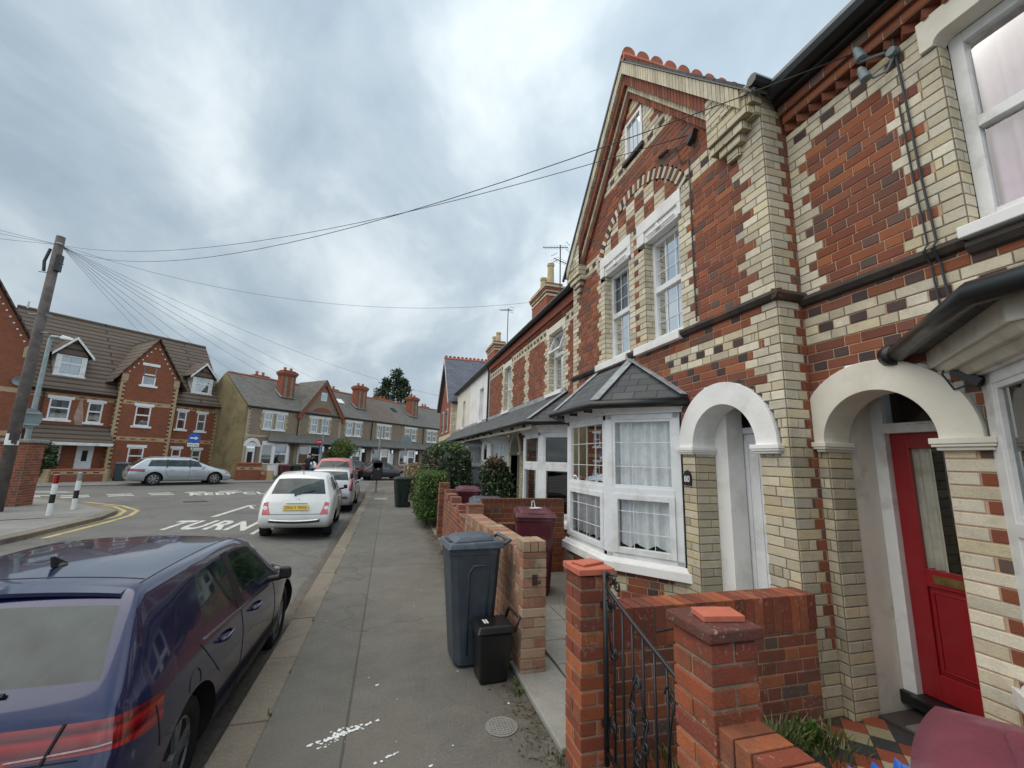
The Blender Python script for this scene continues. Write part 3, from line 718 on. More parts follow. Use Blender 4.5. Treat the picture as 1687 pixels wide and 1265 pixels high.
# brick under the bay, sill, posts, sashes, fascia, roof
BAY = [(XF, 3.79), (2.41, 4.43), (2.41, 5.55), (XF, 6.16)]
def offpoly(P, d):
    out = []
    for i, p in enumerate(P):
        p = Vector((p[0], p[1], 0))
        def nrm(a, b):
            v_ = Vector((b[0]-a[0], b[1]-a[1], 0)).normalized(); return Vector((v_.y, -v_.x, 0))
        ns = []
        if i > 0: ns.append(nrm(P[i-1], P[i]))
        if i < len(P)-1: ns.append(nrm(P[i], P[i+1]))
        if len(ns) == 2: m = (ns[0]+ns[1]).normalized(); m = m/max(.3, m.dot(ns[0]))
        elif i == 0: m = Vector((0, 1, 0))*(1/ns[0].y) if abs(ns[0].y) > .3 else ns[0]
        else: m = Vector((0, 1, 0))*(1/ns[0].y) if abs(ns[0].y) > .3 else ns[0]
        out.append((p.x+m.x*d, p.y+m.y*d))
    return out
def baypoly(P, d0, d1, z0, z1, mb, taper=0):
    A, B = offpoly(P, d0), offpoly(P, d1); C_ = offpoly(P, d1+taper)
    for i in range(len(P)-1):
        mb.hexa([(*A[i], z0), (*B[i], z0), (*B[i+1], z0), (*A[i+1], z0), (*A[i], z1), (*C_[i], z1), (*C_[i+1], z1), (*A[i+1], z1)])
def bay(parent, P, z_s, z_t, kinds, fr='upvc', glass='glass', wall='brick', brick=True, net=True, mid=None, post=.075, fascia='upvc', grid=False, sashbars=False, blind=False):
    """canted bay: P four plan points going away from the viewer, offsets negative = outwards"""
    sg = -1
    if brick:
        b = MB()
        for i in range(3):
            a, c = Vector((*P[i], 0)), Vector((*P[i+1], 0)); L = (c-a).length; U = (c-a).normalized(); Nn = Vector((-U.y, U.x, 0))
            if Nn.x > 0: Nn = -Nn
            def sb(k, z, L=L):
                kk = k % 3; w = (.22, .11, .22)[kk]
                return [(0, w, 'b'), (w, L-w, 'k' if k % 2 else 'r'), (L-w, L, 'b')]
            _lay(b, a, U, Nn, 0, z_s-.12, sb)
        b.build('bay_wall', 'brick', parent)
    s = MB(); baypoly(P, .03, -.065, z_s-.13, z_s-.04, s); baypoly(P, .03, -.04, z_s-.04, z_s, s, .02); s.build('bay_sill', 'render_white' if fr == 'upvc' else 'paint_white', parent, bevel=.005)
    f = MB(); baypoly(P, .05, -.0, z_t-.06, z_t, f); baypoly(P, .05, -.0, z_s, z_s+.05, f)
    for i, p in enumerate(P):
        nb = []
        if i > 0: nb.append(P[i-1])
        if i < 3: nb.append(P[i+1])
        for q in nb:
            a = Vector((*p, 0)); d_ = (Vector((*q, 0))-a).normalized(); c = a+d_*post
            nn = Vector((-d_.y, d_.x, 0)); nn = -nn if nn.x < 0 else nn
            f.hexa([(a.x, a.y, z_s), (c.x, c.y, z_s), (c.x+nn.x*.055, c.y+nn.y*.055, z_s), (a.x+nn.x*.055, a.y+nn.y*.055, z_s)] + [(a.x, a.y, z_t), (c.x, c.y, z_t), (c.x+nn.x*.055, c.y+nn.y*.055, z_t), (a.x+nn.x*.055, a.y+nn.y*.055, z_t)])
    f.build('bay_frame', fr, parent, bevel=.005)
    mid = mid or (z_s+(z_t-z_s)*.52)
    for i in range(3):
        a, c = Vector((*P[i], 0)), Vector((*P[i+1], 0)); d_ = (c-a).normalized(); a2, c2 = a+d_*post, c-d_*post
        nn = Vector((-d_.y, d_.x, 0)); nn = -nn if nn.x < 0 else nn
        w = MB(); up = Vector((0, 0, 1))
        def strip(p, q, z0, z1, o0, o1, mb=None):
            (mb or w).hexa([p+nn*o0+up*z0, q+nn*o0+up*z0, q+nn*o1+up*z0, p+nn*o1+up*z0, p+nn*o0+up*z1, q+nn*o0+up*z1, q+nn*o1+up*z1, p+nn*o1+up*z1])
        strip(a2, c2, mid-.035, mid+.035, -.004, .05)
        # opening sash below the transom is a wider inner frame
        t = .06 if kinds[i] else .035
        for z0, z1, tt, o in ((z_s+.05, mid-.035, t, -.016 if kinds[i] else .006), (mid+.035, z_t-.06, .03, .006)):
            strip(a2, a2+d_*tt, z0, z1, o, .045); strip(c2-d_*tt, c2, z0, z1, o, .045)
            strip(a2+d_*tt, c2-d_*tt, z0, z0+tt, o+.001, .045); strip(a2+d_*tt, c2-d_*tt, z1-tt, z1, o+.001, .045)
        o = w.build('bay_window', fr, parent, bevel=.003)
        g = MB()
        for z0, z1 in ((z_s+.06, mid-.03), (mid+.03, z_t-.06)):
            p, q = a2+nn*.03, c2+nn*.03; g.face([(p.x, p.y, z0), (q.x, q.y, z0), (q.x, q.y, z1), (p.x, p.y, z1)]); g.mark()
        g.build('pane', glass, o)
        if grid:
            b = MB(); nb_ = 3 if i != 1 else 4
            for j in range(1, nb_): q = a2+(c2-a2)*j/nb_; strip(q-d_*.003, q+d_*.003, z_s+.1, z_t-.09, .022, .027, b)
            for lo, hi in ((z_s+.05, mid), (mid, z_t-.05)):
                for j in (1, 2): q = lo+(hi-lo)*j/3; strip(a2+d_*.03, c2-d_*.03, q-.004, q+.004, .0215, .0265, b)
            b.build('glazing_bar', 'upvc', o)
        if net: q0, q1 = a2+nn*.095, c2+nn*.095; folds(0, 0, 0, z_s+.10, z_t, 'net', o, amp=.026, per=.10, wavy=.05, A=q0, B=q1)
        if blind:
            b = MB(); nslat = int((z_t-z_s)/.05)
            for j in range(nslat): strip(a2, c2, z_s+.06+j*.05, z_s+.062+j*.05, .10, .145, b)
            b.build('blind', 'trim', o)
    fs = MB(); baypoly(P, .03, -.03, z_t, z_t+.03, fs); baypoly(P, .02, -.035, z_t+.03, z_t+.13, fs, -.07)
    fs.build('bay_fascia', fascia, parent, bevel=.003)
    c = MB(); q = P
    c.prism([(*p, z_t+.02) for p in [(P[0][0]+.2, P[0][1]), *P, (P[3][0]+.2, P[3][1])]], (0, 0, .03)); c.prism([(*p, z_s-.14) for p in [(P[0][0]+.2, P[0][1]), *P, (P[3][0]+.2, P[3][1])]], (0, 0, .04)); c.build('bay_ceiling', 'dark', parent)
bay(h80, BAY, .69, 2.25, (1, 1, 1), grid=True, mid=1.40)
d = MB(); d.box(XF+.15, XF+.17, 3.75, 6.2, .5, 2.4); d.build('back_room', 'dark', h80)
# bay roof: hipped slates with lead on the hips
rf = MB(); E_ = offpoly(BAY, -.17); E_[0] = (XF, BAY[0][1]-.16); E_[3] = (XF, BAY[3][1]+.16)
ap = [(XF, 4.66, 3.02), (XF, 5.62, 3.02)]; ze = 2.40
e3 = [(p[0], p[1], ze) for p in E_]
rf.face([e3[0], e3[1], ap[0]]); rf.face([e3[1], e3[2], ap[1], ap[0]]); rf.face([e3[2], e3[3], ap[1]]); rf.face([(XF, E_[0][1], ze-.03), *[(p[0], p[1], ze-.03) for p in E_[1:3]], (XF, E_[3][1], ze-.03)])
for i in range(3): rf.face([e3[i], e3[i+1], (*e3[i+1][:2], ze-.03), (*e3[i][:2], ze-.03)])
rf.build('bay_roof', 'slate', h80)
ld = MB()
def flash(a, b, w=.13, t=.012): ld.mark(); ld.bar(Vector(a)+Vector((-.008, 0, .012)), Vector(b)+Vector((-.008, 0, .012)), w, t)
flash(e3[1], ap[0]); flash(e3[2], ap[1]); flash((XF-.03, e3[0][1], ze+.01), (XF-.03, ap[0][1], 3.02), .10); ld.build('lead_hip', 'lead', h80, bevel=.004)
gt = MB(); P_ = offpoly(BAY, -.21); gt.tube([(XF, E_[0][1]-.0, ze-.05), (*P_[1], ze-.05), (*P_[2], ze-.05), (XF, P_[3][1], ze-.05)], .048, 8)
for t_ in (.15, .5, .85): gt.box(P_[1][0]-.01, P_[1][0]+.09, P_[1][1]+t_*1.2, P_[1][1]+t_*1.2+.03, ze-.12, ze-.02)
gt.build('gutter', 'gutter', h80, smooth=True)
# main gable roof, slate, running back from the street, with red crested ridge tiles
rf = MB(); X0_, X1_ = 2.80, 7.2
for sgn in (1, -1):
    y_e = YC-sgn*2.06; z_e = 7.40-1.206*2.06
    rf.prism([(X0_, YC, 7.40), (X1_, YC, 7.40), (X1_, y_e, z_e), (X0_, y_e, z_e)], (0, -sgn*.015, .02))
rf.build('roof', 'slate', h80)
rt = MB()
for i in range(10):
    x = X0_-.02+i*.235
    rt.tube([(x, YC, 7.43), (x+.225, YC, 7.43)], .075, 8)
    for c in range(1): rt.lathe((x+.11, YC+.02, 7.545), (0, -1, 0), [(.058, 0), (.098, 0), (.098, .04), (.058, .04)], 12)
    rt.box(x, x+.225, YC-.022, YC+.022, 7.43, 7.50)
rt.build('ridge_crest', 'terra', h80)
bc = MB()
for sgn in (1, -1): bc.bar((2.765, YC+sgn*.0, 7.385), (2.765, YC-sgn*2.08, 7.385-1.206*2.08), .03, .045 if sgn < 0 else .012)
bc.build('verge_edge', 'gutter', h80)
# side gutters where the gable roof meets the neighbours
g = MB(); g.tube([(2.78, 2.45, 5.02), (3.25, 2.44, 4.99)], .055, 8); g.build('hopper', 'gutter', h80)
# number plate 80
npl = MB(); npl.box(XF-.022, XF-.012, 3.625, 3.735, 1.50, 1.60); npl.prism([(XF-.022, 3.625, 1.6), (XF-.022, 3.645, 1.635), (XF-.022, 3.68, 1.65), (XF-.022, 3.715, 1.635), (XF-.022, 3.735, 1.6)], (.01, 0, 0))
o = npl.build('number_plaque', 'black', h80)
Mx = Matrix(((0, 0, -1, 2.904-3.2), (-1, 0, 0, 3.68-4.5), (0, 1, 0, 1.56), (0, 0, 0, 1)))
t = textmesh('80', .085, 'sign_white', 'number', o, Mx, .001, .001)

# ------------------------------------------------------------------ near neighbour with the red door
hred = thing('terraced_house', (3.6, .6, 0), 'red brick house with cream arched porch and red front door', 'house')
wb = MB(); YA = -1.4
def seg0(k, z):
    kk = k; s = [(YA, Y0, 'r')]
    if 3.08 < z < 4.42:
        q = (.19, .27, .33, .27)[k % 4]; q0 = (.09, .16, .22, .16)[k % 4]
        s = paint(s, Y0-q0, Y0, 'c'); s = paint(s, 1.449, 1.449+q, 'c')
        if k % 4 == 0: s = paint(s, 1.449+.11, 1.449+.27, 'm')
        s = cut(s, .55, 1.449)
    if 4.41 <= z < 4.63: s = cut(s, .45, 1.525)
    if kk in (59, 60, 61): s = [(a, b, 'c' if kk != 60 else 'q') if a > 1 else (a, b, t) for a, b, t in s]
    if kk in (36, 37, 38): s = [(a, b, 'c' if kk != 37 else 'q') for a, b, t in s]
    if kk in (33, 34, 40, 39): s = [(a, b, 'k') for a, b, t in s]
    if z < ZARC:
        s = cut(s, 1.735, 2.44); s = paint(s, 2.44, Y0, 'b')
        s = paint(s, 1.44, 1.735, 's' if k % 2 else 'b')
        if k % 2 == 0: s = cut(s, 1.44, 1.735); s = s+[(1.62, 1.735, 's'), (1.44, 1.62, 'm')] if False else s+[(1.585, 1.735, 's'), (1.44, 1.585, 'm')]
    else:
        d2 = z-1.90
        if 0 <= d2 < .55: ho = sqrt(.55**2-d2*d2); s = cut(s, 2.06-ho, 2.06+ho)
        elif d2 < 0: s = cut(s, 1.51, 2.6)
    if z < 2.4: s = cut(s, -1.2, 1.46)
    return s
lay(wb, (XR, 0, 0), YV, NX, 0, 4.62, seg0)
lay(wb, (XR, 2.44, 0), XV, NY, .0, 1.83, lambda k, z: [(0, .235, 'b')])
lay(wb, (XR, 1.449, 0), XV, NX, 0, 0, lambda k, z: [])
# dog-tooth and corbel courses under the eaves
y = YA
while y < Y0-.05:
    wb.prism([(XR+.02, y, 4.63), (XR-.055, y+.055, 4.63), (XR+.02, y+.11, 4.63)], (0, 0, .07), RED()); y += .1125
_lay(wb, (XR-.06, 0, 0), YV, NX, 4.705, 4.78, lambda k, z: [(YA, Y0-.03, 'r')], zo=.205); _lay(wb, (XR-.10, 0, 0), YV, NX, 4.78, 4.855, lambda k, z: [(YA, Y0-.03, 'r')], zo=.205)
wb.box(XR-.098, XR+.1, YA, Y0-.03, 4.78, 4.855, (.2, .07, .04)); wb.box(XR-.058, XR+.1, YA, Y0-.03, 4.705, 4.78, (.2, .07, .04))
for i in range(0): pass
lay(wb, (XR, .55, 0), XV, NY, 0, 0, lambda k, z: [])
lay(wb, (XR, 1.449, 0), XV, NX, 0, 0, lambda k, z: [])
wb.build('wall', 'brick', hred)
j = MB(); lay(j, (XR, 1.449, 0), XV, NY, 3.13, 4.42, lambda k, z: [(0, .10, 'c')]); j.build('window_jamb', 'brick', hred)
st = MB(); stringrun(XR, 1.46, Y0, 3.05); st.mark(); stringrun(XR, YA, 1.46, 3.0); st.build('string_course', 'string', hred)
# upper sash with a curved-corner lintel
lt = MB(); P = [(XR-.03, 1.527, 4.64), (XR-.03, 1.527, 4.415), (XR-.03, 1.455, 4.415)]
for i in range(7): a = pi/2*i/6; P.append((XR-.03, 1.455-.06*(1-cos(a))-0, 4.415+.055*sin(a)))
P += [(XR-.03, .45, 4.47), (XR-.03, .45, 4.64)]
lt.prism(P, (.13, 0, 0)); lt.build('lintel', 'render_cream', hred, bevel=.004)
s = MB(); s.prism([(XR-.09, .5, 3.05), (XR-.09, .5, 3.12), (XR+.12, .5, 3.15), (XR+.12, .5, 3.05)], (0, .95+.02, 0)); s.build('sill', 'render_white', hred, bevel=.006)
sash(hred, XR, .57, 1.445, 3.15, 4.47, fr='paint_white', net='netpink', rev=.10, w=.07, mid=.5)
o = sash; 
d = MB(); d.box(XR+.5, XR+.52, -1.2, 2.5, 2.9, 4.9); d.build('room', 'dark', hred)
ar = MB(); archring(ar, XR-.03, XR+.235, 2.0875, 1.895, .3525, .56, clip=2.517); ar.build('arch', 'render_cream', hred, bevel=.004)
im = MB(); impost(im, XR-.03, XR+.235, 1.50, 1.735, 1.83); impost(im, XR-.03, XR+.235, 2.44, 2.48, 1.83); im.build('impost', 'render_cream', hred, bevel=.004)
pw = MB(); pw.box(XR+.236, 3.82, 2.45, 2.52, 0, 2.5); pw.box(XR+.236, 3.82, 1.66, 1.725, 0, 2.5); pw.box(XR+.24, 3.82, 1.73, 2.45, 2.38, 2.5); pw.build('porch_lining', 'reveal', hred)
df = MB(); df.box(3.70, 3.82, 2.365, 2.45, .10, 2.38); df.box(3.70, 3.82, 1.725, 1.80, .10, 2.38); df.box(3.70, 3.82, 1.8, 2.365, 1.985, 2.045); df.box(3.685, 3.82, 1.8, 2.365, 2.045, 2.06)
o = df.build('door_frame', 'paint_white', hred, bevel=.004); g = MB(); g.face([(3.75, 1.8, 2.06), (3.75, 2.365, 2.06), (3.75, 2.365, 2.38), (3.75, 1.8, 2.38)]); g.build('fanlight', 'glass', o)
dd = MB()
for b in ((1.80, 1.915, .16, 1.985), (2.25, 2.365, .16, 1.985), (1.915, 2.25, 1.87, 1.985), (1.915, 2.25, .90, 1.02), (1.915, 2.25, .16, .33)): dd.box(3.755, 3.80, b[0], b[1], b[2], b[3])
dd.box(3.772, 3.79, 1.915, 2.25, .33, .90); dd.prism([(3.764, 1.95, .37), (3.764, 2.215, .37), (3.764, 2.215, .86), (3.764, 1.95, .86)], (.01, 0, 0))
for q in ((1.935, 1.95, .355, .875), (2.215, 2.23, .355, .875), (1.95, 2.215, .355, .37), (1.95, 2.215, .86, .875)): dd.box(3.757, 3.775, *q)
dd.build('door', 'red_door', hred, bevel=.004)
o = [c for c in hred.children if c.name.startswith('door') and not c.name.startswith('door_frame')][0]
g = MB(); g.face([(3.778, 1.915, 1.02), (3.778, 2.25, 1.02), (3.778, 2.25, 1.87), (3.778, 1.915, 1.87)]); g.build('pane', 'glass', o)
folds(3.80, 2.12, 2.25, 1.02, 1.87, 'paint_cream', o, amp=.02, per=.07)
l = MB(); l.box(3.747, 3.757, 1.96, 2.20, .93, .985); l.box(3.743, 3.748, 2.0, 2.16, .945, .97); l.build('letterbox', 'brass', o)
t = MB(); t.box(3.66, 3.82, 1.725, 2.45, .075, .155); t.box(3.63, 3.66, 1.78, 2.37, .14, .155); t.build('threshold', 'black', hred)
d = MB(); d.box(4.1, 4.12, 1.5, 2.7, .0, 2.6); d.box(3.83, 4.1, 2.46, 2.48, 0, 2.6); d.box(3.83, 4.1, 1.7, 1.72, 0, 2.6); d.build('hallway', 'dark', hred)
# timber bay at the right edge of the picture
BR = [(XR, -1.15), (2.62, -.62), (2.62, .98), (XR, 1.52)]
def sash_bay(): pass
bay(hred, BR, .66, 2.24, (0, 0, 0), fr='paint_white', glass='glass', post=.12, brick=True, net=False, fascia='paint_white', mid=1.42)
folds(0, 0, 0, .8, 2.2, 'netgrey', hred, A=(2.95, -.5, 0), B=(2.95, .9, 0)); d = MB(); d.box(XR+.2, XR+.22, -1.2, 1.5, .5, 2.4); d.build('back_room', 'dark', hred)
cn = MB(); baypoly(BR, .02, -.06, 2.25, 2.29, cn, -.03); baypoly(BR, .02, -.12, 2.29, 2.33, cn, -.03); baypoly(BR, .02, -.17, 2.33, 2.44, cn); cn.build('cornice', 'paint_cream', hred, bevel=.004)
rf = MB(); EP = offpoly(BR, -.24); EP[0] = (XR, EP[0][1]); EP[3] = (XR, EP[3][1]+.02); e3 = [(p[0], p[1], 2.47) for p in EP]; A_ = (XR, .80, 2.98); B_ = (XR, -.7, 2.98)
rf.face([e3[0], e3[1], B_]); rf.face([e3[1], e3[2], A_, B_]); rf.face([e3[2], e3[3], A_]); rf.face([(p[0], p[1], 2.44) for p in EP])
rf.build('bay_roof', 'slate', hred)
gt = MB(); P_ = offpoly(BR, -.27); gt.tube([(XR-.0, P_[3][1]+.03, 2.46), (*P_[2], 2.46), (*P_[1], 2.46)], .055, 10); gt.lathe((XR-.02, P_[3][1]+.03, 2.46), (.4, .9, 0), [(.07, -.03), (.075, 0), (.07, .04)], 12); gt.build('gutter', 'gutter', hred, smooth=True)
ld = MB(); ld.bar((XR-.03, EP[3][1]-.03, 2.50), (XR-.03, .80, 3.0), .10, .012); ld.build('lead_flashing', 'lead', hred)
# eaves gutter and slate roof
g = MB(); g.tube([(XR-.19, YA, 4.97), (XR-.19, Y0-.08, 4.97)], .085, 10); g.box(XR-.17, XR+.1, YA, Y0-.04, 4.856, 5.02); g.build('eaves_gutter', 'gutter', hred)
rf = MB(); rf.prism([(XR-.14, YA, 5.03), (XR-.14, Y0+.3, 5.03), (7.2, Y0+.3, 7.9), (7.2, YA, 7.9)], (0, 0, .03)); rf.build('roof', 'slate', hred)
# cable insulators on a bracket, cables, junction box
ins = MB()
def insul(c): ins.lathe(c, (0, .25, 1), [(.024, -.065), (.034, -.06), (.034, -.02), (.028, -.018), (.028, .03), (.020, .04), (.018, .06), (.010, .065)], 18)
insul((XR-.14, 1.80, 4.68)); insul((XR-.14, 1.79, 4.50))
ins.tube([(XR-.005, 1.66, 4.58), (XR-.07, 1.70, 4.60), (XR-.14, 1.80, 4.61), (XR-.14, 1.80, 4.64)], .009, 6); ins.tube([(XR-.02, 1.66, 4.56), (XR-.05, 1.70, 4.46), (XR-.10, 1.75, 4.44), (XR-.14, 1.79, 4.48)], .008, 6); ins.lathe((XR-.03, 1.66, 4.58), (1, 0, 0), [(.03, -.03), (.035, 0), (.03, .03)], 10)
o = ins.build('insulator_bracket', 'signback', hred)
cb = MB(); cb.tube([(XR-.02, 1.655, 4.75), (XR-.02, 1.655, 4.58), (XR-.02, 1.64, 4.2), (XR-.02, 1.625, 3.6), (XR-.02, 1.60, 3.12), (XR-.075, 1.60, 3.06), (XR-.02, 1.60, 2.98), (XR-.02, 1.585, 2.75), (XR-.02, 1.56, 2.60), (XR-.03, 1.585, 2.48)], .008, 6)
cb.tube([(XR-.02, 1.68, 4.2), (XR-.02, 1.665, 3.6), (XR-.02, 1.645, 3.12), (XR-.075, 1.645, 3.06), (XR-.02, 1.645, 2.98), (XR-.02, 1.63, 2.6), (XR-.02, 1.61, 2.42), (XR-.05, 1.66, 2.28), (XR-.04, 1.62, 2.18), (XR-.03, 1.56, 2.20)], .006, 6); cb.build('cable', 'wire', hred)
jb = MB(); jb.bar((XR-.05, 1.60, 2.29), (XR-.05, 1.49, 2.20), .05, .05); jb.build('junction_box', 'black', hred)
# cables on the gabled house
cb = MB(); cb.tube([(XF-.02, 3.42, 5.0), (XF-.02, 3.42, 4.5), (XF-.02, 3.43, 3.9), (XF-.02, 3.43, 3.15)], .007, 5); cb.tube([(XF-.02, 3.31, 5.19), (XF-.04, 3.5, 5.24), (XF-.03, 3.72, 5.34), (XF-.03, 4.0, 5.40)], .007, 5); cb.tube([(XF-.02, 3.62, 5.30), (XF-.02, 3.55, 5.05), (XF-.02, 3.42, 5.0)], .006, 5)
for i in range(5): cb.lathe((XF-.04, 3.74+i*.035, 5.355+i*.007), (0, 1, .2), [(.012, 0), (.024, .005), (.024, .018), (.012, .023)], 8)
cb.prism([(XF-.02, 3.25, 5.24), (XF-.02, 3.36, 5.21), (XF-.02, 3.37, 5.12), (XF-.02, 3.29, 5.17)], (-.06, 0, 0)); cb.build('cable', 'wire', h80)
# ================================================================== further houses of the right-hand terrace
def slope_roof(name, parent, mat, pts, th=.03): m = MB(); m.prism(pts, (0, 0, th)); return m.build(name, mat, parent)
def stack(parent, x0, x1, y0, y1, z0, z1, pots, potmat='buffpot', mats=('terra',)):
    m = MB(); rd = (.30, .085, .04); cr = (.55, .48, .34)
    m.box(x0, x1, y0, y1, z0, z1-.45, rd)
    for i, (e, h, c) in enumerate(((.02, .07, cr), (.0, .07, rd), (.04, .07, cr), (.07, .08, rd), (.10, .07, cr), (.05, .09, (.25, .10, .06)))):
        zz_ = z1-.45+sum((.07, .07, .07, .08, .07, .09)[:i]); m.box(x0-e, x1+e, y0-e, y1+e, zz_, zz_+h, c)
    o = m.build('chimney', 'brick', parent)
    for (x, y, h, r) in pots:
        p = MB(); p.lathe((x, y, z1-.02), (0, 0, 1), [(r*1.1, 0), (r*1.05, .06), (r, .08), (r*.85, h-.1), (r*1.0, h-.09), (r*1.02, h), (r*.8, h), (r*.75, h-.1)], 14); p.build('chimney_pot', potmat, o, smooth=False)
    return o
def aerial(parent, base, h, yaws=(0.3, 1.6), L=.8):
    m = MB(); b = Vector(base); m.tube([b, b+Vector((0, 0, h))], .018, 6)
    for i, a in enumerate(yaws):
        c = b+Vector((0, 0, h-.08-.45*i)); d = Vector((cos(a), sin(a), .25 if i == 0 else 0)).normalized(); q = Vector((-sin(a), cos(a), 0))
        m.tube([c-d*L*.3, c+d*L*.7], .012, 5)
        for j in range(9): s = c+d*L*(-.25+j*.11); w = .17-.008*j; m.tube([s-q*w, s+q*w], .006, 4)
        for sg in (-1, 1): m.tube([c-d*L*.3-q*.14+Vector((0, 0, .12*sg)), c-d*L*.3+q*.14+Vector((0, 0, .12*sg))], .008, 4)
    return m.build('aerial', 'wire', parent)
def house_r(Y0, Y1, label, wins, quoin_y, open_top, bayP, arch, glass='glass', blind=False, lint=None):
    h = thing('terraced_house', (3.6, (Y0+Y1)/2, 0), label, 'house'); w = MB()
    def sg(k, z):
        s = [(Y0, Y1, 'r')]; kk = k
        if z < 4.40 and z > 3:
            for q in quoin_y: a = (.08, .16, .22, .16)[k % 4]; s = paint(s, q-a, q+a, 'c')
            for a, b in wins: t = (.15, .26, .34, .26)[k % 4]; s = paint(s, a-t, a, 'c'); s = paint(s, b, b+t, 'c')
        for a, b in wins:
            if 3.12 < z < 4.33: s = cut(s, a, b)
        if kk in (59, 60, 61): s = [(a, b, 'c' if kk != 60 else 'q') for a, b, t in s]
        if 4.33 < z < 4.60:
            for a, b in wins: s = cut(s, a-.14, b+.14)
        if z < 1.9:
            if arch: s = cut(s, arch[0], arch[1]); s = paint(s, arch[0]-.25, arch[0], 'b'); s = paint(s, arch[1], arch[1]+.25, 'b')
        elif arch and z < 2.4:
            c, r = (arch[0]+arch[1])/2, (arch[1]-arch[0])/2+.12; d = z-1.9
            if d < r: q = sqrt(r*r-d*d); s = cut(s, c-q, c+q)
        if bayP and z < 2.4: s = cut(s, bayP[0][1]+.02, bayP[3][1]-.02)
        return s
    lay(w, (XR, 0, 0), YV, NX, 0, 4.66, sg)
    y = Y0
    while y < Y1-.1: w.prism([(XR+.02, y, 4.66), (XR-.05, y+.055, 4.66), (XR+.02, y+.11, 4.66)], (0, 0, .07), RED()); y += .1125
    w.box(XR-.07, XR+.1, Y0, Y1, 4.735, 4.94, (.22, .06, .035))
    w.build('wall', 'brick', h)
    jm = MB(); lt = MB(); sl_ = MB()
    for i, (a, b) in enumerate(wins):
        lay(jm, (XR, b, 0), XV, NY, 3.12, 4.34, lambda k, z: [(0, .12, 'c')])
        lt.box(XR-.02, XR+.1, a-.14, b+.14, 4.42, 4.58); lt.box(XR-.019, XR+.1, a-.14, a, 4.33, 4.42); lt.box(XR-.019, XR+.1, b, b+.14, 4.33, 4.42)
        sl_.prism([(XR-.07, a-.05, 3.03), (XR-.07, a-.05, 3.10), (XR+.1, a-.05, 3.13), (XR+.1, a-.05, 3.03)], (0, b-a+.15, 0))
        sash(h, XR, a, b, 3.13, 4.42, open_top=open_top[i], net='netgrey', mid=.62 if open_top[i] else .5)
    jm.build('window_jamb', 'brick', h); lt.build('lintel', 'render_cream', h, bevel=.005); sl_.build('sill', 'render_white', h, bevel=.005)
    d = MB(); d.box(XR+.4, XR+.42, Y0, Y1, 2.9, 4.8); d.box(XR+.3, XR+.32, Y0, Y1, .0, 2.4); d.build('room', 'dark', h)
    g = MB(); g.tube([(XR-.14, Y0, 4.98), (XR-.14, Y1, 4.98)], .06, 8); g.box(XR-.08, XR+.05, Y0, Y1, 4.93, 5.01); g.build('eaves_gutter', 'gutter', h)
    slope_roof('roof', h, 'slate', [(XR-.13, Y0, 5.02), (XR-.13, Y1, 5.02), (7.2, Y1, 7.9), (7.2, Y0, 7.9)])
    if bayP: bay(h, bayP, .69, 2.22, (1, 1, 1), glass=glass, net=not blind, blind=blind, mid=1.62, post=.09)
    if arch:
        a = MB(); archring(a, XR-.03, XR+.25, (arch[0]+arch[1])/2, 1.9, (arch[1]-arch[0])/2, (arch[1]-arch[0])/2+.14)
        impost(a, XR-.03, XR+.2, arch[0]-.15, arch[0], 1.83); impost(a, XR-.03, XR+.2, arch[1], arch[1]+.15, 1.83); a.build('arch', 'paint_cream', h)
        p = MB(); p.box(XR+.2, XR+.9, arch[1], arch[1]+.05, 0, 2.4); p.box(XR+.85, XR+.9, arch[0], arch[1], 0, 2.6); p.build('porch_lining', 'paint_cream', h)
    return h
def leanto(parent, Y0, Y1, hip=False):
    r = MB(); xe, ze, zt = 2.38, 2.44, 3.03
    if hip:
        r.face([(XR, Y0+.9, zt), (XR, Y1, zt), (xe, Y1, ze), (xe, Y0+.75, ze)]); r.face([(XR, Y0+.03, ze), (xe, Y0+.75, ze), (XR, Y0+.9, zt)]); r.face([(XR, Y0+.03, ze-.03), (xe, Y0+.75, ze-.03), (xe, Y1, ze-.03), (XR, Y1, ze-.03)]); r.face([(xe, Y0+.75, ze), (xe, Y1, ze), (xe, Y1, ze-.03), (xe, Y0+.75, ze-.03)])
    else: r.prism([(XR, Y0, zt), (XR, Y1, zt), (xe, Y1, ze), (xe, Y0, ze)], (0, 0, -.035)); r.face([(XR, Y0, ze-.03), (xe, Y0, ze-.03), (xe, Y1, ze-.03), (XR, Y1, ze-.03)])
    r.build('porch_roof', 'slate', parent)
    g = MB(); ys = Y0+.75 if hip else Y0
    g.tube(([(XR, Y0+.0, ze-.05)] if hip else [])+[(xe-.04, ys, ze-.05), (xe-.04, Y1, ze-.05)], .05, 8)
    y = ys+.3
    while y < Y1: g.box(xe-.02, xe+.06, y, y+.04, ze-.13, ze-.02); y += .8
    g.build('gutter', 'gutter', parent, smooth=True)
    f = MB(); f.box(xe+.04, xe+.07, ys, Y1, ze-.17, ze-.04); f.box(xe+.07, XR-.03, ys, Y1, ze-.075, ze-.06); f.build('fascia', 'paint_cream', parent)
    l = MB(); l.bar((XR-.03, Y0+.9 if hip else Y0, zt+.03), (XR-.03, Y1, zt+.03), .02, .10)
    if hip: l.bar((xe-.005, Y0+.75, ze+.015), (XR-.01, Y0+.9, zt+.02), .12, .012)
    l.build('lead_flashing', 'lead', parent)
h2 = house_r(6.50, 9.95, 'red brick house with an open-topped upper window, directly beyond the tall gabled house', [(7.60, 8.36)], (9.95,), [1], [(XR, 6.78), (2.66, 7.40), (2.66, 8.40), (XR, 9.02)], None, glass='glass', blind=True)
leanto(h2, 6.50, 9.95, True)
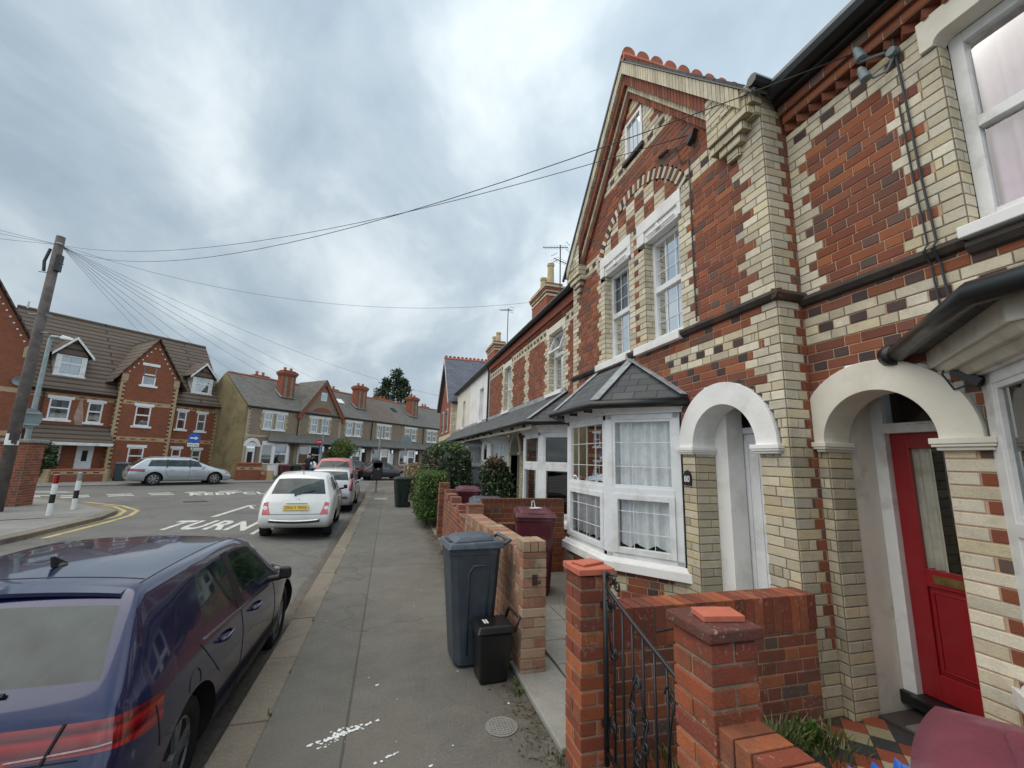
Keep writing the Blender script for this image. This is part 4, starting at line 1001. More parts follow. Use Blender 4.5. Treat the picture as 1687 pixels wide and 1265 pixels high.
h3 = house_r(9.95, 14.1, 'red brick house with a narrow arched cream porch, beside the white rendered house', [(11.46, 12.14)], (9.95,), [0], [(XR, 11.40), (2.66, 11.75), (2.66, 12.55), (XR, 13.1)], (10.38, 11.2), glass='glass')
leanto(h3, 9.95, 14.1)
stack(h3, 4.6, 5.1, 12.35, 13.85, 4.8, 7.55, [(4.85, 12.65, .85, .125), (4.85, 13.35, .62, .125)])
aerial(h2, (4.6, 11.2, 6.3), 2.0, (2.3, .4), .9)
def house_w(Y0, Y1, label, win, mat, pipe):
    h = thing('terraced_house', (3.6, (Y0+Y1)/2, 0), label, 'house'); w = MB(); a, b = win
    for q in ((Y0, a, 0, 4.93), (b, Y1, 0, 4.93), (a, b, 0, 3.12), (a, b, 4.36, 4.93)): w.box(XR, XR+.15, *q)
    w.build('wall', mat, h)
    s = MB(); s.box(XR-.06, XR+.1, a-.06, b+.06, 3.04, 3.12); s.build('sill', 'render_white', h); sash(h, XR, a, b, 3.12, 4.36)
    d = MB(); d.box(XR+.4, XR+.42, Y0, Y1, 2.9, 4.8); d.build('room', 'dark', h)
    g = MB(); g.tube([(XR-.14, Y0, 4.98), (XR-.14, Y1, 4.98)], .06, 8); g.box(XR-.08, XR+.05, Y0, Y1, 4.93, 5.01)
    if pipe: g.tube([(XR-.12, Y0+.06, 4.95), (XR-.05, Y0+.06, 4.75), (XR-.05, Y0+.06, 2.9)], .035, 8)
    g.build('eaves_gutter', 'gutter', h)
    slope_roof('roof', h, 'slate', [(XR-.13, Y0, 5.02), (XR-.13, Y1, 5.02), (7.2, Y1, 7.9), (7.2, Y0, 7.9)])
    leanto(h, Y0, Y1)
    P = [(XR, Y0+.6), (2.66, Y0+1.1), (2.66, Y0+2.1), (XR, Y0+2.6)]
    bay(h, P, .69, 2.22, (0, 0, 0), post=.08, brick=False)
    return h
h4 = house_w(14.1, 17.9, 'bright white rendered house with a black downpipe, next to the last red brick front', (15.15, 15.85), 'render_white', True)
h5 = house_w(17.9, 21.7, 'cream-white rendered house next to the slate-sided gable at the end of the row', (19.15, 19.75), 'render_cream', False)
stack(h5, 4.6, 5.1, 19.6, 21.2, 4.8, 7.5, [(4.85, 19.9, .55, .13), (4.85, 20.7, .55, .13)])
aerial(h4, (4.7, 17.6, 6.6), 1.9, (2.0,), .9)
# end gable with blue slates
h6 = thing('terraced_house', (3.4, 24.3, 0), 'end house with a brick gable, blue slate roof and red crested ridge', 'house')
w = MB(); ya, yb, yc = 21.7, 26.9, 24.3; az = 7.45
w.prism([(XF, ya, 0), (XF, yb, 0), (XF, yb, 4.7), (XF, yc, az-.1), (XF, ya, 4.7)], (.2, 0, 0)); w.build('wall', 'red_brick_far', h6)
q = MB()
for k in range(62):
    e = (.24, .36)[k % 2]; q.box(XF-.012, XF+.01, ya-.012, ya+e, k*.075, k*.075+.068, CREAM()); q.box(XF, XR+.05, ya-.011, ya, k*.075, k*.075+.068, CREAM())
q.box(XF-.02, XF, ya, yb, 2.7, 2.95, (.55, .48, .33)); q.build('quoin', 'brick', h6)
for b in ((23.0, 23.7), (24.9, 25.6)): m = MB(); m.box(XF-.03, XF+.02, *b, 3.1, 4.4); o = m.build('window', 'upvc', h6); m = MB(); m.box(XF-.04, XF-.031, b[0]+.06, b[1]-.06, 3.17, 4.33); m.build('pane', 'glass_far', o)
m = MB()
for sg in (1, -1):
    a = (yc, az); e = (yc-sg*2.75, az-2.75*1.06); m.prism([(2.70, a[0], a[1]), (7.6, a[0], a[1]), (7.6, *e), (2.70, *e)], (0, -sg*.03, .04))
m.build('roof', 'slate_blue', h6)
m = MB(); 
for sg in (1, -1): m.bar((2.70, yc, az-.02), (2.70, yc-sg*2.75, az-.02-2.75*1.06), .04, .10)
m.build('bargeboard', 'paint_cream', h6)
m = MB()
for i in range(20):
    x = 2.68+i*.24; m.tube([(x, yc, az+.03), (x+.23, yc, az+.03)], .08, 6); m.lathe((x+.115, yc+.02, az+.14), (0, -1, 0), [(.04, 0), (.09, 0), (.09, .04), (.04, .04)], 10)
m.build('ridge_crest', 'terra', h6)
m = MB(); m.tube([(2.9, 21.55, 4.55), (7, 21.55, 4.55)], .07, 6); m.build('gutter', 'gutter', h6)

# ================================================================== three-storey block across the junction
RZ = radians(45.5)
def win3(p, s0, s1, z0, z1, y=0, name='window', mat='upvc', split=.45, sillw=.13, lintel=True, curtain=True, surround=False):
    m = MB(); w = .07
    m.box(s0, s0+w, y-.02, y+.06, z0, z1); m.box(s1-w, s1, y-.02, y+.06, z0, z1); m.box(s0+w, s1-w, y-.019, y+.06, z0, z0+w); m.box(s0+w, s1-w, y-.019, y+.06, z1-w, z1)
    zm = z1-(z1-z0)*split; m.box(s0+w, s1-w, y-.03, y+.05, zm-.04, zm+.04)
    o = m.build(name, mat, p, local=True)
    g = MB(); g.box(s0+w, s1-w, y+.02, y+.03, z0+w, z1-w); g.build('pane', 'glass_far', o, local=True)
    if curtain:
        c = MB(); t = (s1-s0); k = random.uniform(.25, .5); c.box(s0, s0+t*k*random.choice((0, 1)), y+.10, y+.11, z0, z1); c.box(s1-t*k, s1, y+.10, y+.11, z0, z1); c.build('curtain', random.choice(('net', 'netgrey', 'net')), o, local=True)
    d = MB(); d.box(s0, s1, y+.16, y+.17, z0, z1); d.build('room', 'dark', o, local=True)
    if lintel:
        l = MB(); l.box(s0-.11, s1+.11, y-.045, y+.05, z1+.0, z1+.17); l.build('lintel', 'render_white', p, local=True)
        l = MB(); l.box(s0-.13, s1+.13, y-.09, y+.05, z0-.12, z0); l.build('sill', 'render_white', p, local=True)
    return o
def wallholes(mb, s0, s1, z0, z1, y, holes, th=.25):
    """wall in the local x-z plane with rectangular holes"""
    xs = sorted({s0, s1, *[h[0] for h in holes if s0 < h[0] < s1], *[h[1] for h in holes if s0 < h[1] < s1]})
    for a, b in zip(xs, xs[1:]):
        c = (a+b)/2; hs = sorted([(h[2], h[3]) for h in holes if h[0] <= c <= h[1] and h[2] < z1 and h[3] > z0]); z = z0
        for p, q in hs:
            if p > z: mb.box(a, b, y, y+th, z, p)
            z = max(z, q)
        if z < z1: mb.box(a, b, y, y+th, z, z1)
def toothed(mb, s, z0, z1, y, w, d=.0, side=1, step=.25):
    z = z0; i = 0
    while z < z1:
        e = w if i % 2 else w*.55
        mb.box(s, s+side*e, y-.015-d, y, z, min(z+step*.5, z1)); z += step*.5; i += 1
def band(mb, s0, s1, z, y, h=.24, dk=None):
    mb.box(s0, s1, y-.015, y, z, z+h)
    if dk is not None:
        s = s0+.15
        while s < s1-.3: dk.box(s, s+.25, y-.02, y-.016, z+h*.33, z+h*.66); s += .5
b1 = thing('townhouse_block', (-15.777, 30.279, 0), 'three-storey red brick block with dormers and a projecting central gable, brown tiled roof', 'block of houses', RZ)
YS = .35
w = MB(); G = [(.95, 1.71, .70, 1.80), (.95, 1.71, 3.12, 4.33), (.98, 1.66, 5.66, 6.88)]
wallholes(w, 0, 2.95, 0, 6.2, 0, G); 
w.prism([(0, 0, 6.2), (2.95, 0, 6.2), (1.475, 0, 8.55)], (0, .25, 0)); 
w.T = None
# cut-out of the gable window is hidden by its frame: rebuild the triangle around it
Rr = [(3.31, 3.83, 3.10, 4.28), (4.48, 5.02, 3.06, 4.25), (3.31, 3.83, .75, 1.80), (4.48, 5.02, .72, 1.76)]
wallholes(w, 2.95, 5.80, 0, 4.95, YS, Rr)
Ll = [(-2.67, -1.83, 3.20, 4.32), (-1.10, -.46, 3.14, 4.28), (-2.62, -1.83, .62, 1.82), (-1.22, -.46, .05, 1.88)]
wallholes(w, -3.75, 0, 0, 4.95, YS, Ll)
w.box(0, .25, 0, YS+.2, 0, 6.2); w.box(2.70, 2.95, 0, YS+.2, 0, 6.2); w.box(5.60, 5.80, YS, 8, 0, 4.95); w.build('wall', 'red_brick_far', b1, local=True)
for h in G: win3(b1, *h, y=.02)
for h in Rr[:2]: win3(b1, *h, y=YS+.02)
for h in Rr[2:]: win3(b1, *h, y=YS+.02)
for h in Ll[:2]: win3(b1, *h, y=YS+.02)
win3(b1, *Ll[2], y=YS+.02, lintel=False)
m = MB(); m.box(-1.20, -.48, YS+.02, YS+.08, .05, 1.86); o = m.build('door', 'upvc', b1, local=True, bevel=.01); m = MB(); m.box(-.95, -.72, YS+.005, YS+.02, .95, 1.55); m.build('pane', 'dark', o, local=True)
q = MB(); dk = MB()
toothed(q, -.015, 0, 6.15, 0, .26); toothed(q, 2.965, 0, 6.1, 0, .26, side=-1); toothed(q, 5.815, 0, 4.95, YS, .26, side=-1)
q.box(-.02, .30, -.05, 0, 5.75, 6.2); q.box(2.65, 2.97, -.05, 0, 5.75, 6.2); q.box(5.5, 5.83, YS-.04, YS, 4.4, 4.95)
z = 0
while z < 6.1: q.box(-.016, 0, -.014, .20 if int(z*4) % 2 else .3, z, z+.125); z += .25
for z in (2.20, 4.38): band(q, .28, 2.68, z, 0, dk=dk); band(q, 2.96, 5.55, z, YS, dk=dk)
band(q, -3.7, -.01, 4.38, YS, dk=dk)
q.merge(dk, 1).build('quoin', ['buff_brick_far', 'red_brick_far'], b1, local=True)
dn = MB()
for i in range(8):
    for sg in (1, -1): s = 1.475-sg*(.12+i*.175); z = 8.42-(.12+i*.175)*1.6; dn.box(s-.035, s+.035, -.03, 0, z-.22, z-.15)
dn.build('dentil', 'render_white', b1, local=True)
# main roof
rf = MB()
rf.prism([(-3.9, YS-.30, 4.80), (6.02, YS-.30, 4.80), (6.02, 4.2, 9.70), (-3.9, 4.2, 9.70)], (0, -.03, .04)); rf.prism([(-3.9, 4.2, 9.70), (6.02, 4.2, 9.70), (6.02, 8.2, 5.0), (-3.9, 8.2, 5.0)], (0, .03, .04))
rf.prism([(5.85, YS, 4.95), (5.85, 4.2, 9.65), (5.85, 8, 5.0)], (-.2, 0, 0))
for sg in (1, -1): rf.prism([(1.475, -.18, 8.66), (1.475-sg*1.95, -.18, 5.55), (1.475-sg*1.95, 1.0, 5.55), (1.475, 3.6, 8.66)], (-sg*.03, 0, .05))
rf.build('roof', 'tile_far', b1, local=True)
rd = MB(); rd.tube([(-3.9, 4.2, 9.74), (6.02, 4.2, 9.74)], .10, 6); rd.tube([(1.475, -.18, 8.70), (1.475, 3.4, 8.70)], .08, 6); rd.build('ridge', 'tile_far', b1, local=True)
g = MB(); g.tube([(-3.75, YS-.33, 4.78), (-.02, YS-.33, 4.78)], .06, 6); g.mark(); g.tube([(2.97, YS-.33, 4.78), (6.0, YS-.33, 4.78)], .06, 6); g.mark(); g.tube([(-2.95, YS-.06, 4.75), (-2.95, YS-.06, 3)], .04, 6); g.build('gutter', 'gutter', b1, local=True)
def dormer(p, s0, s1, zb, ze, za, y0=.75):
    c = (s0+s1)/2; m = MB()
    m.box(s0, s0+.16, y0, y0+1.2, zb, ze); m.box(s1-.16, s1, y0, y0+1.2, zb, ze); m.box(s0-.04, s1+.04, y0-.06, y0+.05, zb-.08, zb+.02)
    o = m.build('dormer', 'paint_white', p, local=True)
    win3(o, s0+.16, s1-.16, zb+.02, ze, y=y0+.04, lintel=False, split=.42)
    f = MB()
    for sg in (1, -1): a = c-sg*((s1-s0)/2+.24); f.prism([(c, y0-.22, za), (a, y0-.22, ze-.14), (a, y0-.22, ze+.02), (c, y0-.22, za+.17)], (0, .05, 0))
    f.build('bargeboard', 'paint_white', o, local=True)
    f = MB(); f.prism([(s0-.05, y0-.02, ze), (s1+.05, y0-.02, ze), (c, y0-.02, za)], (0, .04, 0)); f.build('gable_infill', 'tile_far', o, local=True)
    f = MB()
    for sg in (1, -1): a = c-sg*((s1-s0)/2+.26); f.prism([(c, y0-.2, za+.17), (a, y0-.2, ze+.0), (a, y0+1.0, ze+.0), (c, y0+2.2, za+.17)], (0, 0, .04))
    f.build('dormer_roof', 'tile_far', o, local=True)
dormer(b1, 4.02, 5.30, 5.70, 6.80, 7.70); dormer(b1, -2.70, -1.42, 5.70, 6.85, 7.78)
m = MB(); m.prism([(-3.4, YS-1.0, 1.98), (-.02, YS-1.0, 1.98), (-.02, YS, 2.88), (-3.4, YS, 2.88)], (0, 0, .05)); m.build('porch_roof', 'tile_far', b1, local=True)
m = MB(); m.box(-3.4, -.02, YS-1.03, YS-.97, 1.82, 1.98); m.box(-3.4, -.02, YS-.97, YS, 1.86, 1.9); m.build('porch_fascia', 'paint_white', b1, local=True)
m = MB(); m.prism([(-1.50, YS-.012, 2.95), (-1.62, YS-.012, 3.4), (-1.50, YS-.012, 4.35), (-1.38, YS-.012, 4.4), (-1.22, YS-.012, 3.4), (-1.18, YS-.012, 2.95)], (0, .011, 0)); m.build('pale_stain', 'stain', b1, local=True)
m = MB(); m.tube([(-3.55, 4.0, 9.7), (-3.55, 3.9, 10.1)], .05, 6); m.build('vent_pipe', 'paint_white', b1, local=True)
# gabled neighbour at the left edge
b0 = thing('townhouse', (-15.777-.713*-.0, 30.279, 0), 'red brick gabled house cut off by the left edge of the picture', 'house', RZ)
w = MB(); Q = [(-5.9, -5.12, 3.12, 4.3), (-5.9, -5.2, 5.66, 7.30)]; wallholes(w, -7.4, -3.75, 0, 6.75, -.05, Q)
w.prism([(-7.4, -.05, 6.75), (-3.75, -.05, 6.75), (-5.58, -.05, 9.9)], (0, .25, 0)); w.box(-3.95, -3.75, -.04, 3, 0, 6.6)
w.build('wall', 'red_brick_far', b0, local=True)
for h in Q: win3(b0, *h, y=-.03)
q = MB(); toothed(q, -3.735, 0, 6.7, -.05, .26, side=-1); q.box(-4.1, -3.72, -.10, -.05, 6.2, 6.75); z = 0
while z < 6.6: q.box(-3.75, -3.736, -.06, .15 if int(z*4) % 2 else .25, z, z+.125); z += .25
for z in (2.20, 4.38): band(q, -7.3, -4.0, z, -.05)
q.build('quoin', 'buff_brick_far', b0, local=True)
dn = MB()
for i in range(11): s = -5.58+(.10+i*.165); z = 9.70-(.1+i*.165)*1.72; dn.box(s-.035, s+.035, -.08, -.05, z-.24, z-.17); s = -5.58-(.10+i*.165); dn.box(s-.035, s+.035, -.08, -.05, z-.24, z-.17)
dn.build('dentil', 'render_white', b0, local=True)
rf = MB()
for sg in (1, -1): rf.prism([(-5.58, -.25, 10.0), (-5.58-sg*2.0, -.25, 6.55), (-5.58-sg*2.0, 4, 6.55), (-5.58, 4.5, 10.0)], (-sg*.04, 0, .05))
rf.build('roof', 'tile_far', b0, local=True)
m = MB(); m.lathe((-4.05, -.25, 4.95), (-.3, -1, .15), [(.02, -.06), (.1, -.04), (.24, .06), (.235, .065), (.1, -.02), (.02, -.04)], 16); m.build('satellite_dish', 'signback', b0, local=True)

# ================================================================== long terrace across the side road
B2X, B2Y = -9.49, 32.37
E2 = Vector((sin(radians(44.5)), cos(radians(44.5)), 0))
lab2 = ['end-terrace house with a bare yellow side wall and white arched doorway', 'grey-brown brick house with the pointed gable, second from the yellow side wall',
        'terraced house with a white skylight, just right of the pointed gable', 'terraced house with a brown tiled roof between the second and third tall chimneys, left part', 'terraced house left of the third tall chimney, with two dark rooflights', 'farthest terraced house, at the right end of the long row']
mod = [(0, 3.75), (3.75, 7.70), (7.70, 11.0), (11.0, 14.55), (14.55, 18.1), (18.1, 25.0)]
wp = [(1.17, 2.10), (4.88, 5.90), (8.31, 9.19), (11.83, 12.75), (15.5, 16.4), (18.85, 19.75)]
for i in range(6):
    a, b = mod[i]; o0 = a
    h = thing('terraced_house', (B2X+E2.x*a, B2Y+E2.y*a, 0), lab2[i], 'house', radians(45.5)); L = b-a
    ws = [x-a for x in wp[i]]; H2 = [(x, x+.62, 3.40, 4.50) for x in ws]
    w = MB(); gf = .35+ (0 if i != 1 else 0)
    dr_ = (.22, .95, .3, 2.45) if i == 0 else (L-1.0, L-.3, .3, 2.3)
    wallholes(w, 0, L, 0, 4.86, 0, H2+[dr_]); w.build('wall', 'grey_brick_far', h, local=True)
    for hh in H2: win3(h, *hh, y=.03, lintel=False, curtain=True)
    c = MB(); dk = MB()
    c.box(0, L, -.02, 0, 4.56, 4.74)
    s = .1
    while s < L-.15:
        if not (ws[0]-.1 < s < ws[1]+.75): dk.box(s, s+.11, -.025, -.021, 4.61, 4.68)
        s += .24
    for x0 in (ws[0], ws[1]+.62):
        z = 3.28; k = 0
        while z < 4.55: e = (.13, .22, .28, .22)[k % 4]; (c.box(x0-e, x0, -.018, 0, z, z+.11) if x0 == ws[0] else c.box(x0, x0+e, -.018, 0, z, z+.11)); z += .115; k += 1
    c.box(ws[0]+.62, ws[1], -.018, 0, 3.28, 4.56)
    for k in range(9): dk.box((ws[0]+.62+ws[1])/2-.05, (ws[0]+.62+ws[1])/2+.05, -.024, -.019, 3.38+k*.13, 3.43+k*.13)
    c.box(0, L, -.02, 0, 2.78, 2.94); z = 0; k = 0
    if i in (0, 1):
        while z < 4.5: e = (.16, .26)[k % 2]; c.box(0, e, -.018, 0, z, z+.11); z += .115; k += 1
    if i == 1:
        z = 0; k = 0
        while z < 4.5: e = (.16, .26)[k % 2]; c.box(L-e, L, -.018, 0, z, z+.11); z += .115; k += 1
    c.merge(dk, 1).build('quoin', ['cream_far', 'dark'], h, local=True)
    l = MB(); l.box(ws[0]-.18, ws[1]+.80, -.03, .02, 4.50, 4.70); l.box(ws[0]-.1, ws[1]+.72, -.06, .02, 3.28, 3.38); l.build('lintel', 'render_white', h, local=True)
    # bay with white frames
    x0, x1 = (1.28, 3.3) if i == 0 else (.35, 2.35)
    bw = MB(); bp = [(x0, 0), (x0+.5, -.6), (x1-.5, -.6), (x1, 0)]
    for j in range(3):
        p, q = Vector((*bp[j], 0)), Vector((*bp[j+1], 0)); bw.hexa([(*p[:2], 0), (*q[:2], 0), (q.x, q.y+.12, 0), (p.x, p.y+.12, 0), (*p[:2], .95), (*q[:2], .95), (q.x, q.y+.12, .95), (p.x, p.y+.12, .95)])
    bw.build('bay_wall', 'cream_far', h, local=True)
    bf = MB(); bf.prism([(*p, 2.25) for p in bp], (0, 0, .28)); bf.prism([(p[0], p[1], .90) for p in offpoly(bp, .05)] if False else [(*p, .88) for p in bp], (0, 0, .12))
    for p in bp: bf.box(p[0]-.09, p[0]+.09, p[1]-.02, p[1]+.10, .95, 2.25)
    bf.box(x0+.5, x1-.5, -.60, -.55, 1.62, 1.70); o = bf.build('bay_frame', 'render_white', h, local=True)
    bg = MB(); bg.box(x0+.55, x1-.55, -.56, -.55, 1.0, 2.25); bg.build('pane', 'glass_far', o, local=True); bg = MB(); bg.box(x0+.55, x0+1.0, -.45, -.44, 1.0, 2.25); bg.build('curtain', 'netgrey', o, local=True)
    for j in (0, 2):
        p, q = Vector((*bp[j], 0)), Vector((*bp[j+1], 0)); bg = MB(); bg.face([(p.x, p.y+.02, 1.0), (q.x, q.y+.02, 1.0), (q.x, q.y+.02, 2.25), (p.x, p.y+.02, 2.25)]); bg.build('pane', 'glass_far', o, local=True)
    bg = MB(); bg.box(x0+.1, x1-.1, .02, .03, .9, 2.3); bg.build('room', 'dark', o, local=True)
    pr = MB(); xs = x0-.12 if i == 0 else 0; pr.prism([(xs, -.78, 2.50), (L, -.78, 2.50), (L, 0, 3.10), (xs+(.6 if i == 0 else 0), 0, 3.10)], (0, 0, .04)); pr.build('porch_roof', 'slate_far', h, local=True)
    pr = MB(); pr.tube([(xs, -.80, 2.46), (L, -.80, 2.46)], .05, 6); pr.mark(); pr.tube([(0, -.14, 4.80), (L, -.14, 4.80)], .06, 6)
    if i in (1, 3, 5): pr.mark(); pr.tube([(.04, -.1, 4.8), (.04, -.06, 2.9)], .045, 6)
    pr.build('gutter', 'gutter', h, local=True)
    m = MB(); m.box(dr_[0]+.04, dr_[1]-.04, .12, .16, .3, 2.0); o = m.build('door', 'upvc' if i in (0, 3) else 'dark', h, local=True)
    if i == 0:
        m = MB(); m.box(dr_[0]+.2, dr_[1]-.2, .10, .12, .75, 1.75); m.build('pane', 'dark', o, local=True)
        m = MB(); c0 = (dr_[0]+dr_[1])/2
        for j in range(12):
            a0, a1 = pi*j/12, pi*(j+1)/12
            m.prism([(c0+.37*cos(a0), -.03, 2.12+.37*sin(a0)), (c0+.58*cos(a0), -.03, 2.12+.58*sin(a0)), (c0+.58*cos(a1), -.03, 2.12+.58*sin(a1)), (c0+.37*cos(a1), -.03, 2.12+.37*sin(a1))], (0, .1, 0))
        m.prism([(c0+.37*cos(pi*j/12), .05, 2.12+.37*sin(pi*j/12)) for j in range(13)], (0, .03, 0)); m.build('arch', 'render_white', h, local=True)
    rm = 'slate_far' if i != 3 else 'slate_brown'
    r = MB(); r.prism([(0 if i else -.12, -.18, 4.84), (L, -.18, 4.84), (L, 3.2, 7.40), (0 if i else -.12, 3.2, 7.40)], (0, -.02, .04)); r.prism([(0, 3.2, 7.40), (L, 3.2, 7.40), (L, 6.4, 4.9), (0, 6.4, 4.9)], (0, 0, .04)); r.build('roof', rm, h, local=True)
    r = MB(); r.tube([(0, 3.2, 7.46), (L, 3.2, 7.46)], .09, 6); r.build('ridge', 'terra', h, local=True)
    if i == 0:
        m = MB(); m.prism([(-.02, 0, 0), (-.02, 6.4, 0), (-.02, 6.4, 4.9), (-.02, 3.2, 7.36), (-.02, 0, 4.84)], (-.15, 0, 0)); m.build('side_wall', 'yellow_render', h, local=True)
    if i == 1:
        m = MB(); c0 = 2.02; m.prism([(.1, -.04, 4.74), (L-.1, -.04, 4.74), (c0, -.04, 7.35)], (0, .15, 0)); m.build('gable', 'grey_brick_far', h, local=True)
        m = MB()
        for sg in (1, -1): a2 = c0-sg*2.02; m.prism([(c0, -.22, 7.62), (a2, -.22, 4.72), (a2+sg*.32, -.22, 4.72), (c0, -.22, 7.22)], (0, .2, 0)); m.box(a2-.1, a2+.25 if sg > 0 else a2+.1, -.2, .02, 4.35, 4.75)
        for j in range(10): a0, a1 = pi*j/10, pi*(j+1)/10; m.prism([(c0, -.05, 4.78), (c0+.95*cos(a0), -.05, 4.78+.62*sin(a0)), (c0+.95*cos(a1), -.05, 4.78+.62*sin(a1))], (0, .008, 0))
        m.build('bargeboard', 'red_brick_far', h, local=True)
        m = MB(); m.box(c0-.27, c0+.27, -.07, -.02, 5.95, 6.62); o = m.build('window', 'paint_white', h, local=True); m = MB(); m.box(c0-.2, c0+.2, -.08, -.072, 6.02, 6.55); m.build('pane', 'glass_far', o, local=True)
        m = MB()
        for sg in (1, -1): a2 = c0-sg*2.05; m.prism([(c0, -.25, 7.62), (a2, -.25, 4.74), (a2, .3, 4.74), (c0, 3.3, 7.62)], (-sg*.02, 0, .04))
        m.build('gable_roof', 'slate_far', h, local=True)
    if i in (2, 4):
        m = MB(); s0 = (.85 if i == 2 else .6); zz_ = 6.35; yy_ = (zz_-4.84)/2.56*3.38-.18; m.prism([(s0, yy_-.25, zz_-.14), (s0+.6, yy_-.25, zz_-.14), (s0+.6, yy_+.25, zz_+.24), (s0, yy_+.25, zz_+.24)], (0, -.02, .06)); m.build('skylight', 'sign_white' if i == 2 else 'dark', h, local=True)
    if i in (0, 2, 4):
        sL = {0: (2.95, 3.95), 2: (2.45, 3.5), 4: (2.75, 3.85)}[i]
        m = MB(); m.box(sL[0], sL[1], 1.15, 1.85, 5.6, 7.6); o = m.build('chimney', 'grey_brick_far', h, local=True)
        m = MB()
        for e, za_, zb_ in ((.04, 7.6, 7.69), (.09, 7.69, 7.78), (.13, 7.78, 7.92), (.08, 7.92, 8.0), (-.02, 8.0, 8.08)): m.box(sL[0]-e, sL[1]+e, 1.15-e, 1.85+e, za_, zb_)
        m.box(sL[0]-.012, sL[0]+.14, 1.138, 1.86, 5.6, 7.6); m.box(sL[1]-.14, sL[1]+.012, 1.138, 1.86, 5.6, 7.6); m.box((sL[0]+sL[1])/2-.13, (sL[0]+sL[1])/2+.13, 1.137, 1.86, 5.6, 7.6)
        m.build('chimney_cap', 'red_brick_far', o, local=True)
        for dx in (.25, .75):
            p = MB(); p.lathe((sL[0]+dx*(sL[1]-sL[0]), 1.5, 8.06), (0, 0, 1), [(.12, 0), (.10, .2), (.13, .22), (.11, .26)], 10); p.build('chimney_pot', 'terra', o, local=True)
        m = MB(); m.bar((sL[0]-.05, 1.05, 5.95), (sL[1]+.05, 1.05, 5.95), .12, .04); m.bar((sL[0]-.08, 1.05, 5.95), (sL[0]-.08, 1.9, 6.55), .12, .04); m.build('lead_flashing', 'lead', h, local=True)
        aerial(h, (sL[1]+.0, 1.5, 7.9), 1.7, (2.6,), .8); h.children[-1].location = (0, 0, 0)
    if i in (0, 2, 4, 5):
        m = MB(); s0 = {0: 2.5, 2: 1.6, 4: 1.3, 5: 4.6}[i]; m.box(s0, s0+1.1, 4.2, 4.8, 6.4, 7.85); m.box(s0-.1, s0+1.2, 4.1, 4.9, 7.6, 7.8); o = m.build('chimney', 'red_brick_far', h, local=True)
        for dx in (.3, .8): p = MB(); p.lathe((s0+dx, 4.5, 7.84), (0, 0, 1), [(.12, 0), (.10, .25), (.13, .3)], 8); p.build('chimney_pot', 'terra', o, local=True)
# the aerial helper works in world space: its children above are placed in local space already
# ================================================================== ground
def smooth(a, b, x): t = max(0, min(1, (x-a)/(b-a))); return t*t*(3-2*t)
def roadz(x, y):
    d = .15*(1-smooth(-3.9, -.85, x)) if False else .15*max(0, min(1, (x+4.2)/3.35))
    return -.10-d*(1-smooth(15, 24, y)) if x < 0.2 else -.10-.15*(1-smooth(15, 24, y))
def sheet(name, xs, ys, zf, mat):
    m = MB(); I = [[m.vert((x, y, zf(x, y))) for y in ys] for x in xs]
    for i in range(len(xs)-1):
        for j in range(len(ys)-1): m.facei((I[i][j], I[i+1][j], I[i+1][j+1], I[i][j+1]))
    return tag(m.build(name, mat, smooth=True, recalc=False), kind='structure')
xs = [-1500, -300, -80, -40, -25, -16, -10, -7]+[-6+.25*i for i in range(26)]+[2, 6, 15, 40, 80, 300, 1500]
ys = [-300, -60, -10, -3]+[i for i in range(0, 30)]+[32, 36, 42, 60, 100, 300, 1500]
sheet('road', xs, ys, roadz, 'road')
def slabpoly(name, P, z0, z1, mat, kind='structure'):
    m = MB(); m.prism([(x, y, z0) for x, y in P], (0, 0, z1-z0)); return tag(m.build(name, mat), kind=kind)
KO = [(-.85, -4), (-.85, 19), (-.93, 21.5), (-.80, 23.4), (-.15, 25.2), (1.3, 27.2), (22, 47)]
KI = [(-.62, -4), (-.62, 19), (-.70, 21.4), (-.58, 23.2), (.02, 24.95), (1.45, 26.9), (22.2, 46.7)]
slabpoly('pavement', KI+[(40, 46), (40, -4)], -.3, 0, 'pave')
def kerbline(name, O, I, step=.91, z=.002):
    m = MB()
    for (a, b), (c, d) in zip(zip(O, O[1:]), zip(I, I[1:])):
        a, b, c, d = Vector(a), Vector(b), Vector(c), Vector(d); n = max(1, round((b-a).length/step))
        for i in range(n):
            t0, t1 = (i+.004)/n, (i+1-.004)/n; j = random.uniform(-.003, .003)
            p = [a.lerp(b, t0), a.lerp(b, t1), c.lerp(d, t1), c.lerp(d, t0)]
            if (a-c).length < (b-a).length*40: m.hexa([(q.x, q.y, -.3) for q in p]+[(q.x, q.y, z+j) for q in p])
    return tag(m.build(name, 'kerb', bevel=.012), kind='structure')
kerbline('kerb', KO, KI)
gut = MB()       # grit along the gutter
slabpoly('front_garden', [(1.13, 2.62), (3.3, 2.62), (3.3, 27), (1.13, 27)], .0, .012, 'concrete')
m = MB(); m.box(1.10, 1.45, 2.60, 3.72, .0, .045); tag(m.build('threshold_slab', 'slab', bevel=.01), kind='structure')
m = MB()
for i in range(5):
    for j in range(2): m.box(1.47+.46*j, 1.47+.45*(j+1)+.005*j, 2.66+.46*i, 2.66+.46*i+.45, .012, .045)
tag(m.build('garden_path', 'slab', bevel=.006), kind='structure')
slabpoly('garden_earth', [(1.2, -.5), (3.25, -.5), (3.25, 2.5), (1.2, 2.5)], .0, .006, 'earth')
